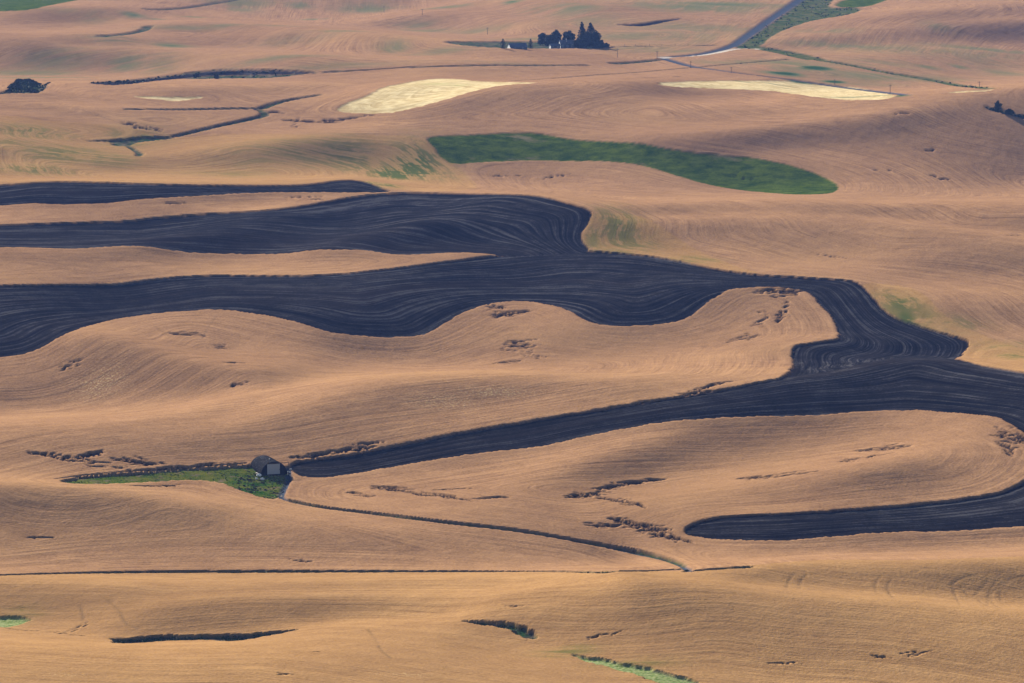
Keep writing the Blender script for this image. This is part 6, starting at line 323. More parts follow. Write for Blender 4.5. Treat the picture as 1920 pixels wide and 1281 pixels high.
'gold_near':('gold',[-220.5,1577.8,-216.7,1577.1,-212.9,1576.0,-209.0,1574.6,-205.7,1573.5,-202.4,1572.8,-199.2,1572.7,-195.3,1573.5,-191.5,1574.8,-188.4,1576.0,-185.3,1577.2,-180.5,1579.8,-177.9,1581.3,-175.2,1582.8,-172.2,1584.2,-169.2,1585.6,-165.9,1587.0,-162.5,1588.3,-158.9,1589.5,-155.2,1590.6,-152.3,1591.2,-149.4,1591.8,-146.5,1592.4,-143.1,1593.0,-139.8,1593.4,-136.4,1593.7,-133.6,1593.7,-130.7,1593.7,-127.9,1593.7,-125.0,1593.7,-121.9,1593.6,-118.7,1593.5,-115.5,1593.3,-112.3,1593.0,-109.0,1592.7,-105.6,1592.3,-102.3,1592.0,-98.9,1591.7,-95.4,1591.3,-91.9,1590.7,-88.4,1590.1,-84.9,1589.4,-81.9,1588.9,-79.0,1588.3,-76.1,1587.8,-73.1,1587.1,-70.2,1586.6,-67.1,1585.9,-64.1,1585.4,-61.0,1584.9,-58.0,1584.4,-54.9,1583.9,-51.5,1583.3,-48.0,1582.7,-44.5,1582.1,-41.0,1581.5,-37.9,1581.0,-34.7,1580.3,-31.5,1579.6,-28.4,1578.9,-25.6,1578.2,-22.7,1577.6,-19.9,1576.9,-17.1,1576.1,-13.7,1574.8,-10.3,1573.4,-7.0,1571.8,-3.7,1570.3,-0.3,1568.9,3.0,1567.1,6.3,1564.6,9.6,1561.2,12.9,1556.8,16.1,1551.5,19.3,1545.1,22.5,1537.3,25.6,1527.6,28.6,1515.7,31.6,1503.7,34.2,1496.7,36.8,1492.1,39.5,1490.4,43.2,1495.4,46.9,1502.6,49.9,1505.9,52.8,1507.0,57.3,1505.5,61.8,1503.2,66.5,1501.4,71.4,1501.2,76.6,1502.6,79.3,1503.7,82.2,1505.2,85.2,1507.3,88.3,1509.7,91.7,1512.6,95.0,1515.7,98.6,1518.9,102.2,1522.4,105.8,1524.0,109.5,1526.1,113.2,1526.6,116.9,1527.8,120.6,1527.2,124.3,1526.6,128.1,1524.8,131.8,1523.2,134.6,1522.8,137.4,1522.4,140.2,1522.0,143.3,1522.1,146.3,1522.0,149.4,1521.9,152.7,1522.3,156.1,1522.7,159.4,1523.1,163.1,1524.0,166.7,1524.9,170.4,1526.0,174.0,1527.1,177.6,1528.1,181.2,1529.0,184.7,1529.8,188.2,1530.8,191.7,1531.8,195.2,1532.5,198.6,1533.3,202.0,1534.3,205.4,1535.1,208.8,1535.8,212.1,1536.7,212.5,1525.7,213.5,1520.2,214.8,1516.0,216.1,1512.4,216.2,1508.3,216.4,1504.4,216.6,1500.6,216.7,1496.8,216.9,1493.0,217.0,1489.1,217.1,1484.9,216.7,1480.4,216.2,1475.1,215.4,1468.0,214.0,1457.2,211.8,1440.3,209.3,1421.7,207.9,1410.9,207.3,1404.8,206.8,1400.4,206.5,1396.6,206.2,1393.1,205.7,1389.7,205.3,1386.3,204.8,1382.9,204.3,1379.4,203.8,1375.9,203.3,1372.3,202.8,1368.6,202.2,1364.7,201.7,1360.8,201.1,1356.6,200.5,1352.3,199.8,1347.8,199.2,1343.1,198.4,1338.1,197.7,1332.8,195.4,1328.6,193.2,1324.3,190.9,1319.7,188.6,1314.9,186.2,1309.9,183.9,1304.6,181.5,1299.0,179.0,1293.1,176.6,1286.9,174.1,1280.4,171.6,1273.6,169.1,1266.5,166.6,1259.0,164.0,1251.1,161.4,1243.0,158.8,1239.2,156.2,1235.5,153.6,1231.6,151.1,1227.8,148.5,1224.0,146.0,1220.1,143.4,1216.3,140.9,1212.4,138.4,1208.5,135.9,1204.5,133.4,1200.6,131.0,1196.7,128.5,1192.7,126.1,1188.7,123.6,1184.7,121.2,1180.7,118.8,1176.7,116.4,1172.7,114.0,1168.6,111.6,1164.7,109.4,1161.5,107.2,1160.0,105.1,1160.0,103.0,1160.0,100.9,1160.0,98.8,1160.0,96.7,1160.0,94.6,1160.0,92.5,1160.0,90.4,1160.0,88.3,1160.0,86.2,1160.0,84.1,1160.0,82.0,1160.0,79.9,1160.0,77.8,1160.0,75.7,1160.0,73.6,1160.0,71.5,1160.0,69.4,1160.0,67.3,1160.0,65.2,1160.0,63.1,1160.0,61.0,1160.0,58.9,1160.0,56.8,1160.0,54.7,1160.0,52.6,1160.0,50.4,1160.0,48.3,1160.0,46.2,1160.0,44.1,1160.0,42.0,1160.0,39.9,1160.0,37.8,1160.0,35.7,1160.0,33.5,1160.0,31.4,1160.0,29.3,1160.0,27.2,1160.0,25.0,1160.0,22.9,1160.0,20.8,1160.0,18.7,1160.0,16.6,1160.0,14.4,1160.0,12.3,1160.0,10.2,1160.0,8.1,1160.0,5.9,1160.0,3.8,1160.0,1.7,1160.0,-0.4,1160.0,-2.5,1160.0,-4.7,1160.0,-6.8,1160.0,-8.9,1160.0,-11.0,1160.0,-13.2,1160.0,-15.3,1160.0,-17.4,1160.0,-19.5,1160.0,-21.7,1160.0,-23.8,1160.0,-25.9,1160.0,-28.0,1160.0,-30.1,1160.0,-32.3,1160.0,-34.4,1160.0,-36.5,1160.0,-38.6,1160.0,-40.8,1160.0,-42.9,1160.0,-45.0,1160.0,-47.1,1160.0,-49.2,1160.0,-51.3,1160.0,-53.4,1160.0,-55.5,1160.0,-57.6,1160.0,-59.7,1160.0,-61.8,1160.0,-63.9,1160.0,-66.1,1160.0,-68.2,1160.0,-70.3,1160.0,-72.4,1160.0,-74.5,1160.0,-76.6,1160.0,-78.7,1160.0,-80.8,1160.0,-82.9,1160.0,-85.0,1160.0,-87.1,1160.0,-89.2,1160.0,-91.3,1160.0,-93.4,1160.0,-95.5,1160.0,-97.6,1160.0,-99.7,1160.0,-101.8,1160.0,-103.9,1160.0,-106.0,1160.0,-108.1,1160.0,-110.2,1160.0,-112.2,1160.0,-114.2,1160.0,-116.1,1160.0,-118.1,1160.0,-120.1,1160.0,-122.1,1160.0,-124.0,1160.0,-126.2,1161.7,-128.4,1164.3,-130.7,1167.1,-133.1,1170.2,-135.4,1173.2,-137.8,1176.2,-140.1,1179.1,-142.5,1182.1,-144.8,1185.1,-147.2,1188.1,-149.6,1191.0,-152.0,1194.0,-154.4,1196.9,-156.8,1199.8,-159.2,1202.7,-161.8,1209.7,-164.3,1216.5,-166.8,1223.3,-169.3,1229.8,-171.9,1236.2,-174.4,1242.3,-176.9,1248.3,-179.3,1254.1,-181.8,1259.8,-184.3,1265.2,-186.7,1270.5,-189.2,1275.7,-191.6,1280.6,-194.0,1285.4,-194.9,1291.6,-195.8,1297.6,-196.6,1303.3,-197.5,1308.9,-198.3,1314.4,-199.1,1319.9,-199.9,1325.4,-200.7,1331.0,-201.5,1336.7,-202.4,1342.8,-203.4,1349.4,-204.4,1356.5,-205.6,1364.4,-206.9,1373.4,-208.3,1384.5,-210.1,1398.2,-212.5,1416.2,-215.6,1438.7,-218.6,1460.5,-220.9,1477.9,-222.6,1491.3,-223.9,1501.9,-224.9,1510.7,-225.8,1518.2,-225.9,1524.6,-226.0,1530.5,-226.0,1536.0,-226.0,1541.3,-226.0,1546.5,-225.9,1551.7,-225.9,1557.1,-224.5,1561.8,-223.1,1566.6,-221.7,1571.8])}
LINES={
'farm_track':('track',2.6,[-95.1,1788.3,-94.9,1785.2,-94.6,1782.1,-94.4,1777.7,-94.2,1773.0,-94.2,1768.1,-94.4,1762.8,-94.6,1757.2,-94.8,1751.2,-95.0,1744.9,-95.1,1738.2,-95.2,1731.1,-94.1,1724.4,-91.9,1718.2,-88.6,1712.7,-84.3,1707.8,-79.6,1703.5,-74.7,1699.6,-69.5,1696.1,-64.0,1692.7,-58.7,1688.9,-53.8,1684.8,-49.1,1680.5,-44.7,1676.3,-40.4,1672.4,-36.1,1668.8,-31.8,1665.7,-27.5,1662.9,-23.2,1660.7,-19.0,1658.9,-14.7,1657.5,-10.5,1656.5,-6.3,1655.5,-2.1,1654.6,2.1,1653.5,6.3,1652.5,10.5,1651.4,14.7,1650.3,18.9,1649.2,23.1,1648.4,27.0,1648.0,30.7,1647.9,34.1,1647.9,37.2,1647.4,40.3,1646.2,43.4,1644.2,46.5,1641.0,49.5,1636.8,52.2,1631.9,54.7,1626.5,56.9,1620.5,58.8,1613.4,60.4,1605.0,61.6,1594.3,62.5,1580.1,62.9,1561.1,63.0,1539.7,63.1,1523.4,63.3,1513.3,63.4,1507.0,63.7,1501.3]),
'track_shadow':('ditchline',3.2,[-95.2,1723.7,-94.1,1722.5,-91.9,1720.2,-88.6,1716.6,-84.2,1711.8,-79.6,1707.4,-74.7,1703.5,-69.4,1699.8,-63.9,1696.3,-58.6,1692.4,-53.7,1688.1,-49.0,1683.6,-44.6,1679.3,-40.2,1675.2,-35.9,1671.5,-31.6,1668.3,-27.3,1665.4,-23.0,1663.0,-18.8,1661.2,-14.6,1659.7,-10.3,1658.7,-6.1,1657.7,-1.9,1656.8,2.3,1655.7,6.5,1654.7,10.7,1653.6,14.9,1652.4,19.1,1651.4,23.3,1650.5,27.2,1650.0,30.9,1649.8,34.3,1649.7,37.4,1649.1,40.6,1647.8,43.6,1645.7,46.7,1642.5,49.7,1638.5,52.5,1633.8,54.9,1628.8,57.2,1623.3,59.1,1617.2,60.8,1610.3,62.1,1601.9,63.1,1591.4,63.7,1577.5,64.0,1563.1,64.1,1551.8]),  # dark strip that paints the wheat wall's shadow above the farm track
'grass_ditch':('ditchline',6.5,[-237.0,1577.4,-234.3,1577.7,-228.9,1578.3,-224.7,1578.3,-220.5,1577.8,-216.7,1577.1,-212.9,1576.0,-209.0,1574.6,-205.7,1573.5,-202.4,1572.8,-199.2,1572.7,-195.3,1573.5,-191.5,1574.8,-188.4,1576.0,-185.3,1577.2,-180.5,1579.8,-177.9,1581.3,-175.2,1582.8,-172.2,1584.2,-169.2,1585.6,-165.9,1587.0,-162.5,1588.3,-158.9,1589.5,-155.2,1590.6,-152.3,1591.2,-149.4,1591.8,-146.5,1592.4,-143.1,1593.0,-139.8,1593.4,-136.4,1593.7,-133.6,1593.7,-130.7,1593.7,-127.9,1593.7,-125.0,1593.7,-121.9,1593.6,-118.7,1593.5,-115.5,1593.3,-112.3,1593.0,-109.0,1592.7,-105.6,1592.3,-102.3,1592.0,-98.9,1591.7,-95.4,1591.3,-91.9,1590.7,-88.4,1590.1,-84.9,1589.4,-81.9,1588.9,-79.0,1588.3,-76.1,1587.8,-73.1,1587.1,-70.2,1586.6,-67.1,1585.9,-64.1,1585.4,-61.0,1584.9,-58.0,1584.4,-54.9,1583.9,-51.5,1583.3,-48.0,1582.7,-44.5,1582.1,-41.0,1581.5,-37.9,1581.0,-34.7,1580.3,-31.5,1579.6,-28.4,1578.9,-25.6,1578.2,-22.7,1577.6,-19.9,1576.9,-17.1,1576.1,-13.7,1574.8,-10.3,1573.4,-7.0,1571.8,-3.7,1570.3,-0.3,1568.9,3.0,1567.1,6.3,1564.6,9.6,1561.2,12.9,1556.8,16.1,1551.5,19.3,1545.1,22.5,1537.3,25.6,1527.6,28.6,1515.7,31.6,1503.7,34.1,1497.1,36.7,1492.8,39.4,1491.2,42.9,1497.4,46.5,1505.9,52.0,1512.9,55.9,1514.8,58.8,1514.2,60.7,1513.2,61.6,1512.6]),
'road_end':('ditchline',5,[63.8,1500.3,65.5,1500.7,67.1,1501.0,69.3,1501.5,71.7,1501.8,74.3,1502.0,77.0,1502.2,79.8,1502.4,82.0,1502.8,83.5,1503.1,84.2,1503.4]),
'barn_bank':('ditchline',1.2,[-188.9,1740.6,-188.2,1742.6,-186.7,1746.0,-184.5,1750.4,-181.3,1754.9,-177.2,1758.5,-172.0,1761.5,-169.0,1763.0,-165.9,1764.4,-162.4,1766.0,-158.9,1767.6,-155.7,1769.2,-152.5,1770.8,-146.6,1774.0,-141.2,1777.0,-136.3,1779.9,-131.7,1782.5,-127.3,1784.8,-123.2,1786.9,-119.4,1788.7,-116.5,1790.0,-114.6,1790.8,-113.6,1791.3]),
'bank_line':('ditchline',6,[-159.0,3649.4,-156.4,3648.6,-151.3,3647.2,-143.7,3645.1,-133.6,3643.1,-124.3,3642.5,-115.9,3642.8,-108.3,3643.4,-101.5,3644.3,-92.3,3643.3,-80.9,3641.1,-74.0,3640.1,-67.2,3639.7,-59.2,3639.3,-51.2,3639.6,-43.8,3640.1,-36.5,3641.6,-29.6,3643.8,-22.8,3647.3,-10.3,3655.2,1.1,3661.9,12.6,3668.8,24.2,3676.2,35.7,3684.8,47.4,3695.7,56.2,3706.3,62.2,3715.0,65.2,3720.0]),
'ditch_a':('ditchline',7,[-282.7,3133.1,-280.5,3133.5,-276.2,3134.1,-269.6,3135.2,-261.0,3138.0,-251.6,3146.1,-246.4,3152.0,-241.1,3157.7,-235.3,3163.5,-229.3,3168.6,-222.7,3174.0,-216.1,3179.1,-205.6,3186.3,-197.9,3190.7,-193.0,3192.2,-191.0,3191.0,-189.1,3188.7,-187.4,3185.1,-185.8,3180.4,-184.5,3174.6,-184.1,3163.5,-185.1,3158.1,-186.7,3152.8,-189.3,3145.5,-192.6,3136.1,-196.8,3124.6,-201.8,3111.0,-206.4,3098.8,-210.6,3088.2,-214.3,3079.2,-217.6,3071.8,-221.2,3064.3,-225.0,3056.9,-229.0,3049.6,-233.2,3042.0,-236.4,3036.5,-238.5,3032.8,-239.5,3030.9]),
'ditch_b':('ditchline',7,[-188.4,3198.0,-186.5,3205.1,-184.7,3212.3,-182.2,3222.0,-179.4,3231.4,-176.4,3240.6,-173.0,3249.5,-169.4,3258.0,-165.7,3266.6,-162.1,3274.9,-158.3,3283.1,-154.6,3290.9,-151.8,3296.7,-149.9,3300.6]),
'swale_tail':('ditchline',5,[-268.0,2966.5,-266.2,2960.1,-264.3,2953.5,-261.9,2944.8,-259.9,2937.2,-258.2,2930.8,-256.0,2921.4,-255.1,2910.5,-255.6,2905.0]),
'highway':('road',11,[358.5,5040.4,351.8,4994.9,344.9,4945.4,335.4,4873.5,326.0,4802.5,317.1,4735.7,308.7,4675.0,300.8,4621.6,293.2,4568.8,285.7,4517.4,278.4,4468.3,271.4,4422.4,264.2,4377.2,256.8,4331.9,249.0,4284.9,240.8,4233.9,233.5,4186.8,227.4,4146.1,222.4,4113.6,218.5,4088.5,214.7,4066.9,210.9,4047.9,207.0,4031.1,203.1,4016.2,199.0,4002.1,194.6,3988.8,189.9,3976.4,185.0,3964.7,180.1,3954.8,175.1,3946.5,170.0,3940.0,164.9,3935.1,159.9,3930.2,155.1,3925.1,150.5,3919.9,146.0,3914.5,142.6,3910.2,140.4,3907.3]),
'gravel_road':('gravel',9,[137.1,3912.6,138.9,3913.3,142.6,3914.4,148.2,3915.6,155.6,3916.7,162.4,3919.3,168.7,3923.8,174.5,3930.2,179.8,3938.5,185.0,3947.6,190.1,3957.7,195.1,3968.7,200.1,3980.4,205.2,3989.3,210.5,3995.5,216.0,3998.9,221.7,3999.9,225.9,4000.8,228.8,4001.5]),
'lower_road':('road',8,[139.0,3899.1,140.9,3888.6,142.8,3877.7,145.3,3862.6,147.8,3846.6,150.5,3829.9,153.3,3812.5,156.1,3794.5,159.5,3776.7,163.5,3759.7,168.1,3743.9,173.3,3730.2,178.6,3718.0,183.9,3707.4,189.2,3698.2,194.6,3690.2,200.8,3683.1,208.0,3677.2,216.1,3673.3,225.3,3672.3,234.2,3672.8,242.9,3673.3,251.1,3671.9,258.9,3668.1,267.1,3662.3,275.7,3653.7,284.4,3641.5,293.2,3622.6,299.8,3589.6,301.5,3511.5,298.8,3396.3,296.7,3301.2,296.9,3252.1,298.0,3231.7,298.9,3224.2]),
'creek':('ditchline',22,[221.5,4025.4,224.1,4020.5,226.6,4015.8,230.1,4010.0,234.0,4003.0,238.6,3994.9,243.6,3985.4,249.1,3973.8,254.5,3959.8,259.6,3943.4,264.5,3925.3,269.4,3906.5,273.0,3893.0,275.5,3884.6,276.7,3880.5]),
'creek_low':('ditchline',12,[276.7,3880.5,278.6,3877.0,282.4,3870.5,288.1,3861.5,295.7,3850.9,302.8,3841.1,309.3,3831.5,315.1,3821.9,320.2,3812.2,325.5,3803.1,330.7,3794.7,335.9,3786.8,341.2,3779.4,346.4,3771.9,351.6,3764.3,356.8,3756.3,361.8,3747.6,366.7,3736.7,371.1,3722.8,375.1,3704.2,378.2,3677.6,380.3,3639.8,379.8,3575.8,374.2,3464.5,366.9,3338.8,363.4,3265.1,363.4,3238.1,364.0,3229.9]),
'field_line':('ditchline',4,[0.0,3404.4,2.1,3410.4,6.4,3424.4,13.0,3454.7,21.9,3499.1,30.4,3529.5,38.4,3552.9,45.8,3571.3,52.7,3585.7,60.8,3597.7,70.0,3608.0,80.4,3618.9,92.1,3633.2,103.7,3652.7,115.3,3674.9,126.7,3697.3,137.9,3719.3,149.8,3739.7,162.3,3759.2,175.5,3778.5,189.5,3797.7,202.6,3815.5,214.8,3831.6,226.2,3846.1,236.6,3858.9,244.4,3868.0,249.6,3874.0,252.2,3876.9]),
'yard_line':('ditchline',4,[90.6,4026.1,94.1,4028.4,101.2,4032.5,111.7,4037.8,125.8,4042.9,139.4,4045.7,152.8,4046.5,165.7,4045.7,178.2,4043.6,187.6,4041.6,193.9,4040.2,197.0,4039.5]),
'verge':('ditchline',12,[90.0,3786.9,91.6,3791.1,94.8,3799.5,99.6,3811.4,105.9,3825.8,112.0,3838.9,117.7,3850.8,123.2,3861.9,128.4,3872.3,132.3,3879.3,134.8,3883.7]),
'curve_far':('ditchline',10,[-383.4,3972.8,-380.7,3975.3,-378.0,3978.4,-374.5,3984.0,-371.4,3992.9,-368.7,4005.6,-366.4,4022.6,-364.4,4041.7,-362.5,4060.2,-360.6,4076.4,-358.7,4089.9,-356.9,4101.5,-355.5,4111.9,-354.5,4122.1,-354.0,4132.7,-354.4,4156.1]),
'line_far':('ditchline',5,[-390.1,4494.2,-387.1,4502.1,-384.1,4510.0,-380.0,4520.3,-375.9,4536.4,-371.7,4558.3,-367.6,4589.7,-363.6,4630.5,-360.0,4677.0,-356.0,4721.4,-351.5,4760.7,-346.5,4794.2,-340.9,4820.9,-334.8,4842.5,-328.4,4859.4,-321.8,4873.4,-316.6,4882.3,-313.2,4887.9,-311.4,4890.6])}
MARKS=[[0.65,[154.7,1444.9,155.3,1454.2,156.0,1463.9,156.5,1472.7,156.6,1478.2,156.7,1482.2,156.7,1485.4,156.7,1488.2,157.0,1490.5,157.4,1492.3,158.0,1493.9,158.9,1495.2,160.0,1496.5,161.4,1497.7,163.2,1498.8,165.2,1499.9,166.7,1500.7,167.7,1501.3]],[0.65,[155.7,1490.3,156.9,1492.2,158.2,1493.9,159.8,1496.3,161.6,1498.3,163.4,1500.0,165.4,1501.4,167.4,1502.5,169.3,1503.5,171.2,1504.2,173.0,1504.6,174.7,1504.9,176.0,1505.1,176.8,1505.2]],[0.65,[176.3,1505.1,175.5,1503.1,174.8,1501.1,173.8,1498.5,172.8,1495.9,171.8,1493.3,170.9,1490.7,170.0,1488.0,169.2,1485.0,168.5,1481.5,167.9,1477.2,167.2,1471.2,166.5,1464.3,165.3,1454.3]],[0.65,[172.0,1504.5,171.5,1502.6,171.0,1500.8,170.4,1498.5,169.6,1496.1,168.8,1493.7,167.8,1491.1,166.6,1488.4,165.6,1485.8,164.6,1483.2,163.7,1480.8,162.9,1478.5,162.1,1477.9,161.5,1479.1,161.0,1481.9,160.4,1485.4,159.9,1487.7,159.6,1489.2]],[0.65,[183.7,1502.9,182.5,1502.1,181.4,1501.4,179.8,1500.4,178.3,1499.2,176.8,1497.7,175.4,1495.9,174.0,1493.8,172.7,1491.7,171.7,1489.5,170.7,1487.1,170.0,1484.5,169.4,1481.6,169.0,1478.2,168.6,1474.2,168.4,1469.0,168.2,1462.7,168.1,1455.7,168.2,1449.3,168.7,1444.6,169.2,1441.3,169.4,1439.3]],[0.65,[155.4,1487.7,156.4,1487.4,157.5,1487.2,158.9,1486.9,160.4,1486.7,162.1,1486.7,163.8,1486.8,165.8,1487.1,168.1,1487.6,170.8,1488.4,173.8,1489.4,177.3,1490.6,179.9,1491.5,181.6,1492.0,182.5,1492.3]],[0.65,[159.0,1476.6,159.7,1476.8,161.0,1477.1,163.0,1477.6,165.6,1478.2,168.4,1478.9,171.2,1479.6,174.0,1480.3,176.9,1481.1,179.1,1481.6,180.6,1481.9,181.3,1482.0]],[0.65,[173.8,1491.0,173.5,1488.3,173.2,1485.4,172.8,1480.9,172.3,1476.4,171.9,1472.3]],[0.65,[163.9,1478.2,164.1,1475.6,164.3,1472.3,164.3,1466.4,164.5,1459.0,164.7,1451.2,165.4,1444.6,166.4,1439.8,167.3,1436.8,167.9,1434.9]],[0.8,[101.1,1498.2,100.5,1496.3,100.0,1494.4,99.3,1491.9,98.6,1489.3,98.1,1486.6,97.7,1483.6,97.3,1479.9,96.7,1473.0]],[0.8,[105.3,1498.3,104.8,1496.7,104.2,1495.0,103.5,1492.9,102.9,1490.6,102.5,1488.0,102.1,1485.1,101.9,1481.3,101.4,1473.9]],[0.8,[131.6,1497.4,131.1,1496.0,130.6,1494.6,130.0,1492.8,129.5,1490.7,129.1,1488.3,128.9,1485.5,128.7,1482.0,128.6,1478.7,128.3,1474.5]],[0.8,[135.6,1495.2,135.1,1493.8,134.6,1492.3,134.0,1490.3,133.5,1488.0,133.2,1485.7,133.0,1483.1,133.1,1479.9,133.1,1476.4,133.1,1472.4,133.1,1468.0,133.2,1463.4,133.2,1457.2]],[0.8,[-49.9,1447.7,-49.1,1441.7,-48.4,1435.8,-47.5,1428.2,-46.6,1420.9,-45.8,1413.7,-45.1,1406.7,-44.5,1400.0,-43.7,1394.0,-42.9,1388.7,-42.0,1384.0,-41.0,1379.9,-40.2,1377.0,-39.7,1375.1]],[0.8,[-156.5,1515.9,-156.0,1513.3,-155.4,1510.6,-154.6,1506.8,-154.1,1503.3,-153.8,1500.1,-153.7,1497.2,-153.8,1494.7,-154.4,1492.2,-155.2,1489.6,-156.5,1486.7,-158.0,1483.1,-159.0,1479.6,-159.7,1476.7]],[0.8,[-146.8,1515.5,-145.6,1512.9,-144.5,1510.2,-142.9,1506.4,-141.5,1502.4,-140.3,1498.0,-139.3,1493.6,-138.4,1489.1,-137.4,1485.2,-136.3,1482.0,-135.0,1479.4,-133.7,1477.5,-132.7,1476.0,-132.0,1475.1]],[0.65,[-154.2,2201.6,-154.6,2196.3,-155.0,2190.9,-155.6,2183.5,-156.0,2176.1,-156.4,2168.7,-156.8,2161.4,-157.1,2154.1,-157.3,2148.6,-157.5,2142.9]],[0.8,[-184.1,2176.8,-182.1,2170.6,-180.0,2164.5,-177.3,2156.5,-175.3,2150.4,-174.0,2146.1]],[1.0,[152.6,2474.9,153.4,2473.1,155.2,2469.7,157.8,2464.8,161.3,2458.8,165.0,2453.2,168.9,2447.9,172.9,2442.7,177.2,2437.6,180.4,2433.7,182.5,2431.1,183.5,2429.7]],[0.65,[-63.3,3057.3,-60.6,3047.3,-57.9,3038.2,-54.4,3027.1,-51.3,3018.0,-48.5,3010.6,-46.2,3004.6,-44.2,2999.9,-42.8,2996.3,-41.8,2993.8]],[0.65,[-72.6,3045.0,-70.9,3036.2,-69.3,3028.1,-67.2,3018.0,-64.4,3007.3,-60.9,2995.5,-56.6,2981.8,-51.7,2964.6,-46.9,2946.4,-42.5,2926.6,-38.3,2904.2,-34.4,2878.0,-31.3,2843.0,-29.1,2802.7]],[0.65,[-41.2,2981.2,-39.0,2973.2,-36.8,2964.4,-33.8,2951.1,-31.0,2935.9,-28.3,2916.5,-25.6,2886.4,-22.8,2821.4,-20.3,2712.6,-18.8,2641.0]],[1.2,[-319.1,3124.3,-316.0,3119.1,-313.0,3114.4,-309.0,3108.8,-304.7,3103.2,-300.0,3097.2,-294.9,3090.1,-289.3,3081.7,-284.0,3072.8,-279.2,3064.9,-274.9,3058.6,-271.2,3054.5,-268.5,3051.7,-266.7,3049.9]]]
